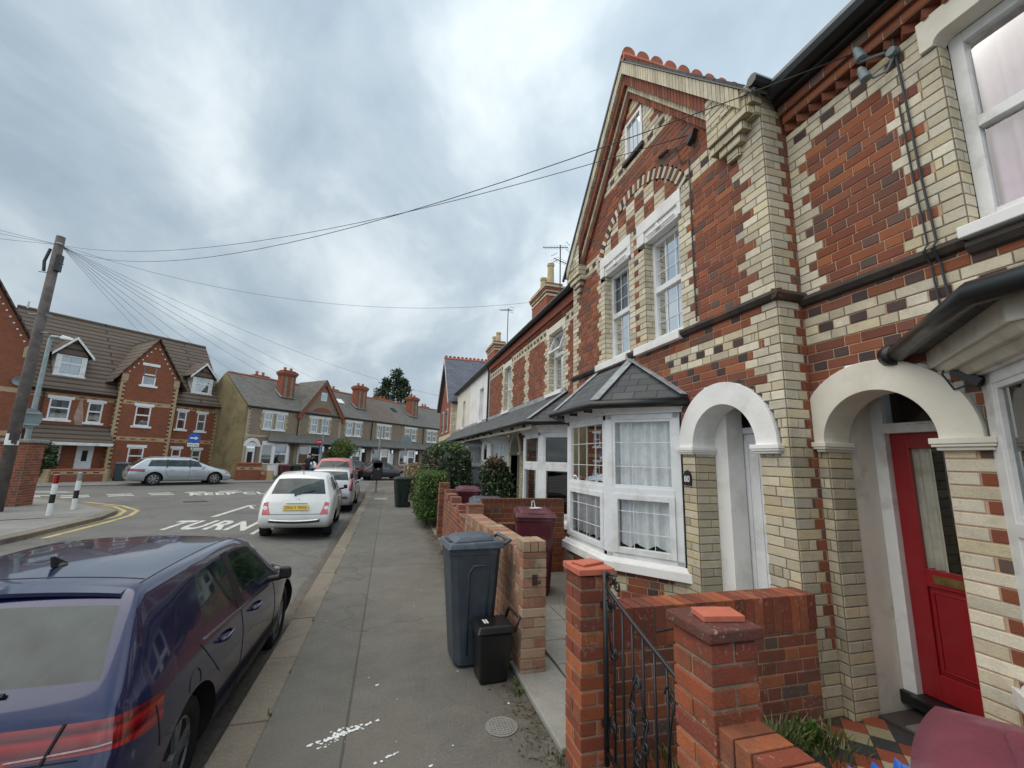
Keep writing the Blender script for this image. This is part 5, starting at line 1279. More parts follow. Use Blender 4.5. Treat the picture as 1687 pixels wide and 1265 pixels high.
# Victorian tiled path to the red door
m = MB(); c = .095; pal = [[(.27, .07, .038), (.23, .06, .034)], [(.36, .31, .20), (.30, .265, .17)], [(.035, .038, .045), (.05, .052, .058)]]
for n_ in range(0, 15):
    for k_ in range(-9, 8):
        cx_, cy_ = 2.92+.19*k_+(.095 if n_ % 2 else 0), 2.39-.095*n_
        if 1.45 < cx_ < 3.32:
            r = c*.97; col = random.choice(pal[n_ % 3]); e = .012+random.uniform(0, .0015)
            m.prism([(cx_-r, cy_, e), (cx_, cy_-r, e), (cx_+r, cy_, e), (cx_, cy_+r, e)], (0, 0, .008), col)
m.box(3.40, 3.82, 1.75, 2.43, .01, .030, (.06, .05, .05)); m.box(1.42, 3.82, 1.0, 2.44, .007, .011, (.05, .045, .04)); m.box(3.42, 3.70, 1.78, 2.28, .012, .040, (.20, .18, .15))
tag(m.build('tiled_path', 'tq'), kind='structure')
# far side pavement and near-left corner
FK = [(-60, -6), (-15.5, 24.2), (-11.3, 27.0), (-7.2, 29.8), (-5.8, 31.6), (1.2, 38.1), (30, 67)]
slabpoly('far_pavement', FK+[(30, 120), (-90, 120), (-90, -6)], -.3, -.045, 'farpave')
LC = [(-60, -14), (-13.2, 19.3), (-11.7, 18.75), (-9.7, 17.5), (-8.3, 16.2), (-7.25, 14.9), (-6.9, 13.6), (-6.75, 11), (-6.7, 5), (-6.7, -8), (-60, -8)]
def inset(P, d, idx): return [(P[i][0]-d*.7, P[i][1]-d*.7) for i in idx]
slabpoly('corner_pavement', [(-60, -14), (-13.3, 19.0), (-11.85, 18.5), (-9.85, 17.25), (-8.5, 16.0), (-7.48, 14.75), (-7.15, 13.6), (-7.0, 11), (-6.95, 5), (-6.95, -8), (-60, -8)], -.3, .0, 'farpave')
kerbline('corner_kerb', LC[1:10], [(-13.3, 19.0), (-11.85, 18.5), (-9.85, 17.25), (-8.5, 16.0), (-7.48, 14.75), (-7.15, 13.6), (-7.0, 11), (-6.95, 5), (-6.95, -8)], z=.0)
# road paint
def stripe(mb, pts, w, z=.004):
    for (a, b) in zip(pts, pts[1:]):
        a, b = Vector((*a, 0)), Vector((*b, 0)); n = max(1, int((b-a).length/.6)); d = (b-a).normalized(); q = Vector((-d.y, d.x, 0))*w/2
        for i in range(n):
            p0, p1 = a.lerp(b, i/n), a.lerp(b, (i+1)/n)
            mb.face([(x.x, x.y, roadz(x.x, x.y)+z) for x in (p0-q, p1-q, p1+q, p0+q)])
rm = MB()
stripe(rm, [(-4.60, 14.0), (-4.50, 16.95)], .13); stripe(rm, [(-4.53, 16.95), (-3.2, 17.2)], .11); stripe(rm, [(-4.50, 16.9), (-4.15, 16.0)], .10); stripe(rm, [(-2.92, 11.4), (-2.92, 12.1)], .10)
d = Vector((.86, .52))
for k in range(9):
    b = Vector((-12.4, 18.95))+d*(k*1.25)
    if k > 5: continue
    for o in (0, .85): a = b+Vector((-.45, .75))*o; stripe(rm, [tuple(a), tuple(a+d*.75)], .30 if True else .2)
stripe(rm, [(-14.9, 21.6), (-12.3, 21.9)], .18); stripe(rm, [(-15.6, 22.6), (-12.6, 22.1)], .16); stripe(rm, [(-14.4, 20.7), (-11.9, 20.35)], .20); stripe(rm, [(-3.5, 30.9), (4.5, 35.3)], .12)
tag(rm.build('lane_marking', 'white_line', recalc=False), kind='structure')
ym = MB()
for o in (0, .28): stripe(ym, [(-13.2, 19.75-o), (-11.6, 19.1-o*.8), (-9.6, 17.95-o), (-8.1-o*.5, 16.85-o*.6), (-7.1-o, 15.6-o*.3), (-6.72-o, 14.4), (-6.6-o, 13.2), (-6.5-o, 11)], .11)
tag(ym.build('yellow_line', 'yellow_line', recalc=False), kind='structure')
def roadtext(body, c, ang, size, stretch, shx=1):
    cu = bpy.data.curves.new('t', 'FONT'); cu.body = body; cu.size = size; cu.align_x = 'CENTER'; cu.align_y = 'CENTER'; cu.offset = .022; cu.space_character = 1.12
    t = bpy.data.objects.new('t', cu); COL.objects.link(t); me = bpy.data.meshes.new_from_object(t.evaluated_get(bpy.context.evaluated_depsgraph_get())); bpy.data.objects.remove(t)
    bm = bmesh.new(); bm.from_mesh(me); bmesh.ops.subdivide_edges(bm, edges=bm.edges, cuts=1); bm.to_mesh(me); bm.free()
    me.transform(Matrix.Translation((*c, 0)) @ Matrix.Rotation(ang, 4, 'Z') @ Matrix.Diagonal((shx, stretch, 1, 1)))
    for v in me.vertices: v.co.z = roadz(v.co.x, v.co.y)+.006
    me.materials.clear(); me.materials.append(MT['white_line']); o = bpy.data.objects.new('road_lettering', me); COL.objects.link(o); return tag(o, kind='structure')
roadtext('TURN', (-4.12, 12.5), 0, .66, 3.0); roadtext('KEEP CLEAR', (-6.0, 21.9), radians(20), .70, 2.6)
m = MB(); m.T = Matrix.Translation((-6.6, 18.2, roadz(-6.6, 18)+.005)) @ Matrix.Rotation(.4, 4, 'Z'); m.box(-.35, .35, -.2, .2, -.01, .001); tag(m.build('drain_cover', 'trim'), 'dark rectangular iron cover in the middle of the road junction', 'drain cover')
m = MB(); cv = Vector((.83, 2.95, .003)); m.lathe(cv, (0, 0, 1), [(.105, 0), (.105, .003)], 28)
for i in range(-4, 5):
    w = sqrt(max(0, .09**2-(i*.02)**2)); m.box(cv.x+i*.02-.004, cv.x+i*.02+.004, cv.y-w, cv.y+w, .006, .010); m.box(cv.x-w, cv.x+w, cv.y+i*.02-.004, cv.y+i*.02+.004, .006, .0095)
tag(m.build('water_cover', 'concrete'), 'small round water cover with a criss-cross pattern, set in the pavement', 'manhole cover')
sp = MB(); rnd = random.Random(3)
def splat(c, n, spread, s, ax=(1, .6)):
    for i in range(n):
        t = rnd.gauss(0, 1); x, y = c[0]+t*spread*ax[0]+rnd.gauss(0, spread*.15), c[1]+t*spread*ax[1]+rnd.gauss(0, spread*.15); r = s*rnd.uniform(.3, 1)
        sp.face([(x+r*cos(a)*rnd.uniform(.6, 1.4), y+r*sin(a)*rnd.uniform(.6, 1.4), .003+.00002*i) for a in [k*pi/4 for k in range(8)]])
splat((-.16, 3.10), 60, .075, .014, (1, .45)); splat((-.11, 3.16), 22, .05, .011, (1, .2)); splat((-.22, 3.02), 8, .04, .009); splat((.14, 2.84), 14, .03, .010); splat((.04, 3.65), 3, .008, .012); splat((.35, 2.70), 2, .01, .012); splat((.95, 3.2), 2, .01, .01)
for i in range(26): splat((rnd.uniform(-.5, 1.0), rnd.uniform(2.4, 9)), 1, .0, .007)
tag(sp.build('paint_splash', 'label', recalc=False), 'white spilt paint splashes on the near pavement', 'paint splash', kind='stuff')
m = MB(); m.box(-.45, .05, 18.0, 18.8, .0, .006); tag(m.build('pale_pavement_patch', 'slab'), kind='structure')
# ================================================================== walls and gate posts
def lop(mb, x0, x1, y0, y1, z0, z1, segn, faces='wsn', segs=None):
    f = segn if callable(segn) else (lambda u0, u1: (lambda k, z: [(u0, u1, segn)]))
    if 'w' in faces: _lay(mb, (x0, 0, 0), YV, NX, z0, z1, f(y0, y1), zo=0)
    if 'e' in faces: _lay(mb, (x1, 0, 0), YV, XV, z0, z1, f(y0, y1), zo=0)
    if 's' in faces: _lay(mb, (0, y0, 0), XV, NY, z0, z1, f(x0, x1), zo=0)
    if 'n' in faces: _lay(mb, (0, y1, 0), XV, YV, z0, z1, f(x0, x1), zo=0)
    mb.box(x0+.001, x1-.001, y0+.001, y1-.001, z0, z1-.004, MOTR)
ORB = lambda: random.choice([(.34, .088, .034), (.28, .07, .03), (.24, .055, .028), (.38, .11, .042), (.20, .045, .025), (.30, .085, .038)])
BFB = lambda: random.choice([(.37, .22, .14), (.34, .165, .10), (.40, .27, .18), (.33, .15, .09), (.35, .20, .14), (.41, .29, .20), (.30, .13, .08)])
def pillar(mb, x0, x1, y0, y1, h, pal):
    """alternating stretcher and two headers on each face"""
    z = 0; k = 0
    mb.box(x0+.006, x1-.006, y0+.006, y1-.006, 0, h-.005, (.30, .24, .17))
    while z < h-.02:
        g = .005; e = [random.uniform(-.0025, .0025) for _ in range(4)]
        if k % 2 == 0: B = [(x0, x1, y0, (y0+y1)/2-g), (x0, x1, (y0+y1)/2+g, y1)]
        else: B = [(x0, (x0+x1)/2-g, y0, y1), ((x0+x1)/2+g, x1, y0, y1)]
        for b in B:
            c = pal(); f = random.uniform(.85, 1.1); c = tuple(q*f for q in c); q = .004
            X0_, X1_, Y0_, Y1_ = b[0]+e[0], b[1]+e[1], b[2]+e[2], b[3]+e[3]
            mb.box(X0_, X1_, Y0_, Y1_, z+g, min(z+BH-g, h), c)
        z += BH; k += 1
p1 = thing('gate_post', (1.21, 2.47, 0), 'orange-red brick gate post with a thin clay tile on top, at the gate hinge', 'gate post')
m = MB(); pillar(m, 1.11, 1.31, 2.36, 2.57, 1.05, ORB); m.build('shaft', 'brick_old', p1, bevel=.005)
m = MB(); m.box(1.095, 1.325, 2.345, 2.585, 1.055, 1.09); m.build('cap', 'terra_tile', p1, bevel=.004)
m = MB(); m.T = Matrix.Translation((1.215, 2.48, 1.093)) @ Matrix.Rotation(.35, 4, 'Z'); m.box(-.085, .085, -.055, .055, 0, .012); tag(m.build('loose_tile', 'terra_tile', bevel=.002), 'thin orange clay tile lying on the left gate post', 'tile')
p2 = thing('gate_post', (1.29, 1.53, 0), 'weathered red brick gate post nearest the viewer with a dark chipped cap', 'gate post')
m = MB(); pillar(m, 1.19, 1.405, 1.42, 1.64, 1.05, ORB); m.build('shaft', 'brick_old', p2, bevel=.006)
m = MB(); m.prism([(1.17, 1.40, 1.055), (1.425, 1.40, 1.055), (1.425, 1.66, 1.055), (1.17, 1.66, 1.055)], (0, 0, .045), (.12, .035, .025)); m.build('cap', 'brick_old', p2, bevel=.008)
m = MB(); m.T = Matrix.Translation((1.315, 1.52, 1.103)) @ Matrix.Rotation(-.18, 4, 'Z') @ Matrix.Rotation(.03, 4, 'X'); m.box(-.085, .085, -.05, .05, 0, .022); tag(m.build('loose_tile', 'terra_tile', bevel=.002), 'thick orange clay tile lying on the nearest gate post', 'tile')
# low wall running towards the viewer
lw = thing('garden_wall', (1.3, .6, 0), 'low red brick wall running from the nearest gate post to the bottom edge', 'wall')
m = MB(); lop(m, 1.21, 1.385, -.6, 1.42, 0, .68, 'r', 'we')
y = -.6
while y < 1.38: m.box(1.205, 1.39, y+.004, y+.070, .68, .78, ORB()); y += .075
m.build('brickwork', 'brick_old', lw, bevel=.005)
# dividing wall behind the gate
dw = thing('garden_wall', (2.1, 2.46, 0), 'red brick dividing wall behind the iron gate, butting against the cream corner pier', 'wall')
m = MB(); lop(m, 1.325, 2.90, 2.42, 2.58, 0, .62, 'r', 'sn'); x = 1.325
while x < 2.86:
    c = ORB(); f = random.uniform(.75, 1.1); m.box(x+.004, x+.071, 2.41, 2.59, .625, .845, tuple(q*f for q in c)); x += .0755
m.box(1.325, 2.9, 2.415, 2.585, .62, .838, (.14, .11, .08)); m.build('brickwork', 'brick_old', dw, bevel=.004)
# buff post and wall
p3 = thing('gate_post', (1.22, 3.58, 0), 'pinkish buff brick gate post behind the small black bin, with a rusty latch plate', 'gate post')
m = MB(); pillar(m, 1.12, 1.325, 3.47, 3.69, .95, BFB)
for i in range(3): m.box(1.12+i*.0685, 1.12+i*.0685+.062, 3.47, 3.69, .955, 1.04, BFB())
m.build('shaft', 'brick_old', p3, bevel=.004)
m = MB(); m.box(1.20, 1.24, 3.452, 3.468, .70, .78); m.lathe((1.25, 3.445, .73), (0, -1, 0), [(.012, 0), (.016, .015), (.008, .03)], 8); m.build('latch_plate', 'fence', p3)
bw = thing('garden_wall', (1.25, 4.9, 0), 'buff brick garden wall with soldier coping, behind the tall grey bin', 'wall')
m = MB(); _lay(m, (1.13, 0, 0), YV, NX, 0, .80, lambda k, z: [(3.70, 6.15, 'r')], zo=0); m.box(1.131, 1.32, 3.70, 6.15, 0, .80, MOTR)
# recolour the wall bricks to buff
m.c = [(lambda q: (q[0]*.9+.08, q[1]*1.1+.075, q[2]+.055))(c) if c != MOTR else c for c in m.c]
y = 3.70
while y < 6.12: c = BFB(); m.box(1.12, 1.335, y+.003, y+.068, .80, .93+.02*(1 if y < 5 else 0), c); y += .0735
m.build('brickwork', 'brick_old', bw, bevel=.004)
p4 = thing('gate_post', (1.26, 6.3, 0), 'buff brick post halfway along the front walls, in front of the second grey bin', 'gate post')
m = MB(); pillar(m, 1.15, 1.375, 6.16, 6.38, 1.02, BFB); m.box(1.145, 1.38, 6.155, 6.385, 1.02, 1.055, (.20, .08, .05)); m.build('shaft', 'brick_old', p4, bevel=.004)
rw = thing('garden_wall', (1.26, 7.6, 0), 'red brick front wall with a broken, stepped top', 'wall')
m = MB()
for a, b, h in ((6.38, 6.95, .84), (6.95, 7.6, .87), (7.6, 8.3, .90), (8.3, 8.75, .93)):
    _lay(m, (1.15, 0, 0), YV, NX, 0, h, lambda k, z, a=a, b=b: [(a, b, 'r')], zo=0); m.box(1.151, 1.34, a, b, 0, h, (.2, .07, .05))
for a, b, h in ((7.1, 7.3, .95), (7.9, 8.1, 1.0), (8.35, 8.75, 1.01)): m.box(1.15, 1.34, a, b, .87, h, (.26, .10, .07))
m.build('brickwork', 'brick_old', rw, bevel=.004)
p5 = thing('gate_post', (1.26, 8.86, 0), 'shorter of two red brick posts beside the clipped hedge', 'gate post'); m = MB(); pillar(m, 1.15, 1.37, 8.75, 8.97, 1.07, RED); m.build('shaft', 'brick_old', p5, bevel=.004)
p6 = thing('gate_post', (1.24, 9.7, 0), 'taller red brick post standing against the clipped hedge', 'gate post'); m = MB(); pillar(m, 1.12, 1.34, 9.55, 9.77, 1.16, RED); m.build('shaft', 'brick_old', p6, bevel=.004)
m = MB(); _lay(m, (0, 6.45, 0), XV, NY, 0, 1.05, lambda k, z: [(1.4, 2.75, 'r')], zo=0); m.box(1.4, 2.75, 6.452, 6.56, 0, 1.05, MOTR); x = 1.4
while x < 2.7: m.box(x+.004, x+.071, 6.44, 6.57, 1.05, 1.11, (.18, .06, .03)); x += .075
m.c = [tuple(q*.75 for q in c) for c in m.c]; tag(m.build('garden_wall', 'brick'), 'brown dividing wall between the front gardens, behind the burgundy bin', 'wall')
m = MB(); x = 1.35; m.box(1.35, 1.95, 6.06, 6.2, 0, .74, (.12, .05, .03))
while x < 1.9: m.box(x+.004, x+.071, 6.05, 6.21, .60, .80, (.15, .055, .03)); x += .075
tag(m.build('garden_wall', 'brick', bevel=.003), 'short lower brown wall stepping down in front of the taller dividing wall', 'wall')
# iron gate
gt = thing('iron_gate', (1.25, 2.33, 0), 'black wrought iron gate with scrollwork, half open between two red brick posts', 'gate')
def GY(t): return 2.30-.64*t
gx = lambda t: 1.235+.0*t
def ztop(t): return 1.0-.20*smooth(0, 1, t)-.05*t
m = MB(); m.tube([(gx(0), GY(0), .12), (gx(0), GY(0), 1.09)], .015, 8); m.tube([(gx(1), GY(1), .10), (gx(1), GY(1), .90)], .010, 8)
m.tube([(gx(0), GY(0), 1.02)]+[(gx(t/10), GY(t/10), 1.02-.21*(t/10)**.85) for t in range(1, 11)], .010, 8); m.tube([(gx(0), GY(0), .18), (gx(1), GY(1), .18)], .010, 8); m.build('frame', 'iron', gt, smooth=True)
for i in range(1, 7):
    t = i/7; b = MB(); b.tube([(gx(t), GY(t), .18), (gx(t), GY(t), 1.02-.21*t**.85)], .0065, 6); b.build('bar', 'iron', gt, smooth=True)
def scroll(c, r, turns=1.4, a0=0, s=1, n=22):
    return [(gx(0)-.004, c[0]+s*r*(1-k/n*.75)*cos(a0+k/n*turns*2*pi), c[1]+r*(1-k/n*.75)*sin(a0+k/n*turns*2*pi)) for k in range(n+1)]
m = MB()
for (ty, z, r, a, s) in ((.10, 1.06, .035, 0, 1), (.22, 1.05, .030, 2, -1), (.08, .93, .045, 1, 1), (.92, .72, .045, 0, 1), (.9, .42, .03, 3, -1), (.5, .66, .03, 0, 1), (.5, .34, .035, 2, -1), (.42, .52, .03, 1, 1), (.58, .52, .03, 4, -1), (.42, .42, .03, 1, 1), (.58, .42, .03, 2, -1), (.12, .34, .03, 1, 1), (.15, .70, .03, 2, 1)):
    m.tube(scroll((GY(ty), z), r*1.15, a0=a, s=s), .006, 5)
for p in (((.03, 1.02), (.12, .66)), ((.97, .78), (.85, .45)), ((.5, .70), (.38, .52)), ((.5, .70), (.62, .52)), ((.38, .52), (.5, .22)), ((.62, .52), (.5, .22)), ((.03, .22), (.14, .40)), ((.05, 1.08), (.22, 1.10))):
    (t0, z0), (t1, z1) = p; m.tube([(gx(0)-.005, GY(t0), z0), (gx(0)-.005, GY((t0+t1)/2)+.01, (z0+z1)/2), (gx(0)-.005, GY(t1), z1)], .005, 5)
m.build('scrollwork', 'iron', gt, smooth=True)
m = MB(); m.box(1.23, 1.30, 2.30, 2.35, .88, .91); m.box(1.23, 1.30, 2.30, 2.35, .28, .31); m.build('hinge', 'iron', gt)
m = MB(); m.tube([(1.26, 1.86, .93), (1.42, 1.83, .955), (1.5, 2.0, .96)], .006, 6); m.build('latch_rod', 'iron', gt)
# ================================================================== bins
def wheelie(loc, rz, label, w=.50, d=.56, h=1.06, body='bin_grey', lid='bin_lid', group=None, flip=True, tilt=0, name='wheelie_bin'):
    """front faces local -x, wheels and hinge at +x"""
    t = thing(name, loc, label, 'bin', rz, group)
    m = MB(); bw, bd = w*.80, d*.74; zt = h-.10
    def ring(s, z, bev=.045):
        W_, D_ = bw+(w-bw)*s, bd+(d-bd)*s; x0, x1, y = -D_*.5-.04*s, D_*.5, W_/2
        return [(x0+bev, -y, z), (x1-bev, -y, z), (x1, -y+bev, z), (x1, y-bev, z), (x1-bev, y, z), (x0+bev, y, z), (x0, y-bev, z), (x0, -y+bev, z)]
    lv = [(0, .02), (.03, .0), (.5, .5), (.93, .90), (.931, .90)]
    R = [[m.vert(p) for p in ring(s, .02+zt*zf)] for s, zf in ((0, 0), (.05, .03), (.45, .45), (.9, .93), (1.0, .94), (1.0, 1.0))]
    for a, b in zip(R, R[1:]):
        for j in range(8): m.facei((a[j], a[(j+1) % 8], b[(j+1) % 8], b[j]))
    m.facei(R[0][::-1]); m.facei(R[-1]); m.build('body', body, t, local=True, bevel=.012)
    m = MB()   # ribbed panel outline on the sides
    for sg in (-1, 1):
        P = [(-d*.16, .10), (-d*.19, h*.72), (-d*.10, h*.78), (d*.16, h*.78), (d*.22, h*.72), (d*.18, .10)]
        m.tube([(x, sg*((bw+(w-bw)*(z/zt))*.5+.001), z) for x, z in P], .009, 6)
    m.build('panel_rib', body, t, local=True, smooth=True)
    m = MB(); x0, x1, y = -d*.5-.07, d*.5+.02, w/2+.025; z = h-.09
    m.hexa([(x0, -y, z), (x1, -y, z), (x1, y, z), (x0, y, z), (x0+.03, -y+.02, z+.045), (x1-.02, -y+.02, z+.06), (x1-.02, y-.02, z+.06), (x0+.03, y-.02, z+.045)])
    m.hexa([(x0+.06, -y+.06, z+.046), (x1-.08, -y+.06, z+.058), (x1-.08, y-.06, z+.058), (x0+.06, y-.06, z+.046), (x0+.12, -y+.10, z+.085), (x1-.10, -y+.09, z+.095), (x1-.10, y-.09, z+.095), (x0+.12, y-.10, z+.085)])
    o = m.build('lid', lid, t, local=True, bevel=.012, seg=3)
    m = MB(); m.box(x0+.035, x0+.115, -.11, .11, z+.038, z+.052); m.build('grip_recess', 'black', o, local=True)
    m = MB(); m.tube([(x1, -y+.06, h-.07), (x1+.06, -y+.06, h-.035), (x1+.06, y-.06, h-.035), (x1, y-.06, h-.07)], .016, 8); m.build('handle', lid, t, local=True, smooth=True)
    for sg in (-1, 1):
        m = MB(); m.lathe((bd*.5+.0, sg*(w*.5-.03), .10), (0, 1, 0), [(.10, -.025), (.10, .025)], 18); m.build('wheel', 'tyre', t, local=True)
    return t
wheelie((.79, 3.93, 0), radians(4), 'tall slate-grey wheelie bin on the pavement, against the buff brick wall', w=.42, d=.42, h=1.03)
cb = thing('food_caddy', (.90, 3.58, 0), 'small black food bin standing in front of the tall grey wheelie bin', 'bin', radians(3))
m = MB(); m.hexa([(-.11, -.11, 0), (.11, -.11, 0), (.11, .11, 0), (-.11, .11, 0), (-.135, -.13, .36), (.14, -.13, .36), (.14, .13, .36), (-.135, .13, .36)]); m.build('body', 'bin_black', cb, local=True, bevel=.02, seg=3)
m = MB(); m.hexa([(-.155, -.145, .36), (.16, -.145, .36), (.16, .145, .36), (-.155, .145, .36), (-.13, -.12, .415), (.14, -.12, .415), (.14, .12, .415), (-.13, .12, .415)]); o = m.build('lid', 'bin_black', cb, local=True, bevel=.012, seg=3)
m = MB()
for i in range(2): m.prism([(-.075+i*.022, -.045, .4165), (-.06+i*.022, -.05, .4165), (-.06+i*.022, .03, .4165), (-.075+i*.022, .035, .4165)], (0, 0, .001))
m.build('label', 'label', o, local=True)
m = MB(); m.tube([(.15, -.13, .36), (.19, -.13, .46), (.19, .13, .46), (.15, .13, .36)], .012, 6); m.build('handle', 'bin_black', cb, local=True, smooth=True)
wheelie((1.93, 5.55, .02), radians(78), 'burgundy wheelie bin standing in the front garden beside the white bay window', w=.50, d=.50, h=1.05, body='bin_red', lid='bin_red')
m = MB(); m.T = Matrix.Translation((1.93, 5.50, 1.075)) @ Matrix.Rotation(.3, 4, 'Z'); m.box(-.07, .08, -.05, .05, 0, .005); m.tube([(-.06, .0, .0), (-.06, .0, .09), (-.02, .01, .10), (.0, .0, .0)], .006, 6); tag(m.build('paper_and_clip', 'label'), 'white paper lying on the burgundy bin lid', 'paper')
wheelie((1.62, 7.05, .01), radians(80), 'grey-lidded wheelie bin behind the broken red wall', w=.56, d=.56, h=1.07)
wheelie((1.70, 9.3, .01), radians(85), 'burgundy wheelie bin behind the two red brick posts', body='bin_red', lid='bin_red', h=1.1)
wheelie((2.35, 9.7, .01), radians(85), 'dark grey wheelie bin next to the burgundy one, under the climbing bush', h=1.08)
wheelie((.52, 15.5, 0), radians(10), 'dark bin on the pavement beyond the clipped round hedge', w=.42, d=.5, h=1.02, body='bin_green', lid='bin_green')
# near burgundy bin, lid close to the lens
nb = thing('wheelie_bin', (1.50, .62, 0), 'faded burgundy bin whose lid fills the bottom right corner', 'bin', radians(28))
m = MB(); w_, d_ = .56, .66; zt = .99
m.hexa([(-.22, -.2, 0), (.24, -.2, 0), (.24, .2, 0), (-.22, .2, 0), (-.33, -.27, zt), (.33, -.27, zt), (.33, .27, zt), (-.33, .27, zt)]); m.build('body', 'bin_red_near', nb, local=True, bevel=.03, seg=3)
m = MB(); nx, ny = 14, 12
def sq(a, b): return .37*a*sqrt(1-b*b*.22)-.01, .31*b*sqrt(1-a*a*.22)
def lidz(u, v): return zt+.012+.065*(1-abs(2*u-1)**2.4)*(1-abs(2*v-1)**2.6)**.7
I = [[m.vert((*sq(2*u/nx-1, 2*v/ny-1), lidz(u/nx, v/ny))) for v in range(ny+1)] for u in range(nx+1)]
for i in range(nx):
    for j in range(ny): m.facei((I[i][j], I[i+1][j], I[i+1][j+1], I[i][j+1]))
J = [[m.vert((*sq(2*u/nx-1, 2*v/ny-1), zt-.03)) for v in (0, ny)] for u in range(nx+1)]
for i in range(nx): m.facei((I[i][0], I[i+1][0], J[i+1][0], J[i][0])); m.facei((I[i][ny], I[i+1][ny], J[i+1][1], J[i][1]))
m.face([(-.38, -.31, zt-.03), (-.38, .31, zt-.03), (-.38, .31, zt+.012), (-.38, -.31, zt+.012)]); o = m.build('lid', 'bin_red_near', nb, smooth=True, local=True)
m = MB(); m.hexa([(-.30, -.13, zt+.03), (.12, -.15, zt+.07), (.12, .15, zt+.07), (-.30, .13, zt+.03), (-.26, -.11, zt+.072), (.10, -.13, zt+.092), (.10, .13, zt+.092), (-.26, .11, zt+.072)]); m.build('raised_panel', 'bin_red_near', o, local=True, bevel=.015, seg=3)
m = MB(); m.hexa([(-.405, -.12, zt+.0), (-.33, -.12, zt+.02), (-.33, .12, zt+.02), (-.405, .12, zt+.0), (-.40, -.10, zt+.035), (-.33, -.11, zt+.06), (-.33, .11, zt+.06), (-.40, .10, zt+.035)]); m.build('handle', 'bin_red', o, local=True, bevel=.012, seg=3)
# rubbish showing behind the low wall
rb = thing('recycling_box', (1.18+.42, 1.10, 0), 'open box of rubbish with blue plastic, behind the low wall at the bottom edge', 'box')
m = MB(); m.box(1.42, 1.80, .95, 1.25, 0, .60); m.build('box', 'bin_lid', rb, bevel=.02)
m = MB(); rnd = random.Random(5)
for i in range(12): x, y = 1.46+rnd.random()*.3, .98+rnd.random()*.22; m.face([(x, y, .62), (x+.07, y+.02, .66+.05*rnd.random()), (x+.05, y+.08, .70), (x-.02, y+.05, .66)])
m.build('plastic_bag', 'sign_blue', rb, recalc=False); m = MB(); m.bar((1.45, 1.12, .60), (1.62, 1.0, .70), .06, .01); m.build('card', 'buffpot', rb)

# ================================================================== vegetation
def leaves(mb, c, rad, n, size, rnd, cols, shell=.55, box=False, squash=1, zmin=None, top=None):
    for i in range(n):
        if box:
            p = [rnd.uniform(-1, 1) for _ in range(3)]; ax = rnd.randrange(3)
            if rnd.random() < .82: p[ax] = (1 if p[ax] > 0 else -1)*rnd.uniform(.82, 1.04)
            if ax == 2: p[2] = abs(p[2])
            q = (abs(p[0])**4+abs(p[1])**4+abs(p[2])**4)**.25
            if q > 1.03: p = [a/q*1.0 for a in p]
            p = Vector(p)
        else:
            v = Vector((rnd.gauss(0, 1), rnd.gauss(0, 1), rnd.gauss(0, 1))).normalized(); p = v*(shell+(1-shell)*rnd.random()**.5)
        pos = Vector((c[0]+p[0]*rad[0], c[1]+p[1]*rad[1], c[2]+p[2]*rad[2]))
        pos += Vector((rnd.gauss(0, size*.7), rnd.gauss(0, size*.7), rnd.gauss(0, size*.7)))
        if zmin is not None and pos.z < zmin: continue
        a = Vector((rnd.gauss(0, 1), rnd.gauss(0, 1), rnd.gauss(0, 1))).normalized(); b = a.cross(Vector((rnd.gauss(0, 1), rnd.gauss(0, 1), rnd.gauss(0, 1)))).normalized()
        s = size*rnd.uniform(.6, 1.3); col = rnd.choice(cols); f = rnd.uniform(.7, 1.3)
        col = tuple(x*f for x in col)
        mb.face([pos-a*s, pos-b*s*.45, pos+a*s, pos+b*s*.45], col)
GR = [(.055, .105, .018), (.075, .14, .022), (.04, .08, .015), (.10, .17, .03)]; DG = [(.018, .045, .012), (.028, .065, .016), (.012, .03, .010), (.05, .06, .015)]
YG = [(.11, .14, .02), (.15, .17, .025), (.07, .10, .015)]; TAN = [(.30, .22, .11), (.24, .18, .09), (.20, .19, .08), (.35, .26, .15)]
R5 = random.Random(11)
hg = thing('hedge', (1.12, 11.8, 0), 'bright green clipped rounded hedge beside the pavement', 'hedge')
m = MB(); leaves(m, (1.14, 11.75, .72), (.40, 1.15, .60), 15000, .030, R5, GR, box=True, zmin=.1)
for i in range(500): x, y = R5.uniform(.82, 1.45), R5.uniform(10.8, 12.7); z = 1.3; m.face([(x, y, z), (x+.01, y, z), (x+.006+R5.uniform(-.03, .03), y, z+R5.uniform(.04, .10))], (.14, .22, .05))
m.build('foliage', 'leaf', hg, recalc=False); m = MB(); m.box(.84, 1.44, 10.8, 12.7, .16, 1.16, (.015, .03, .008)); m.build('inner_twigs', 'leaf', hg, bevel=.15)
m = MB(); 
for i in range(4): m.tube([(1.1+R5.uniform(-.1, .1), 11+i*.5, 0), (1.12, 11+i*.5, .3)], .025, 6)
m.build('stem', 'bark', hg)
hg = thing('hedge', (1.9, 15.5, 0), 'tall dark laurel hedge with reddish patches, beyond the clipped hedge', 'hedge')
m = MB(); leaves(m, (1.85, 15.6, 1.05), (.50, 3.9, 1.05), 17000, .050, R5, DG, box=True, zmin=.1); leaves(m, (1.75, 14, 1.6), (.5, 2.0, .5), 350, .05, R5, [(.13, .035, .015), (.10, .03, .015)], shell=.8); leaves(m, (1.8, 14, 2.0), (.5, 2.6, .25), 800, .045, R5, GR, shell=.5)
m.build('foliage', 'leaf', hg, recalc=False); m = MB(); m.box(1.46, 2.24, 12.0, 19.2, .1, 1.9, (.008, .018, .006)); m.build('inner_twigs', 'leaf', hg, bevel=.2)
bs = thing('bush', (2.35, 9.2, 0), 'dark green climbing bush growing against the white bay and cream porch', 'bush')
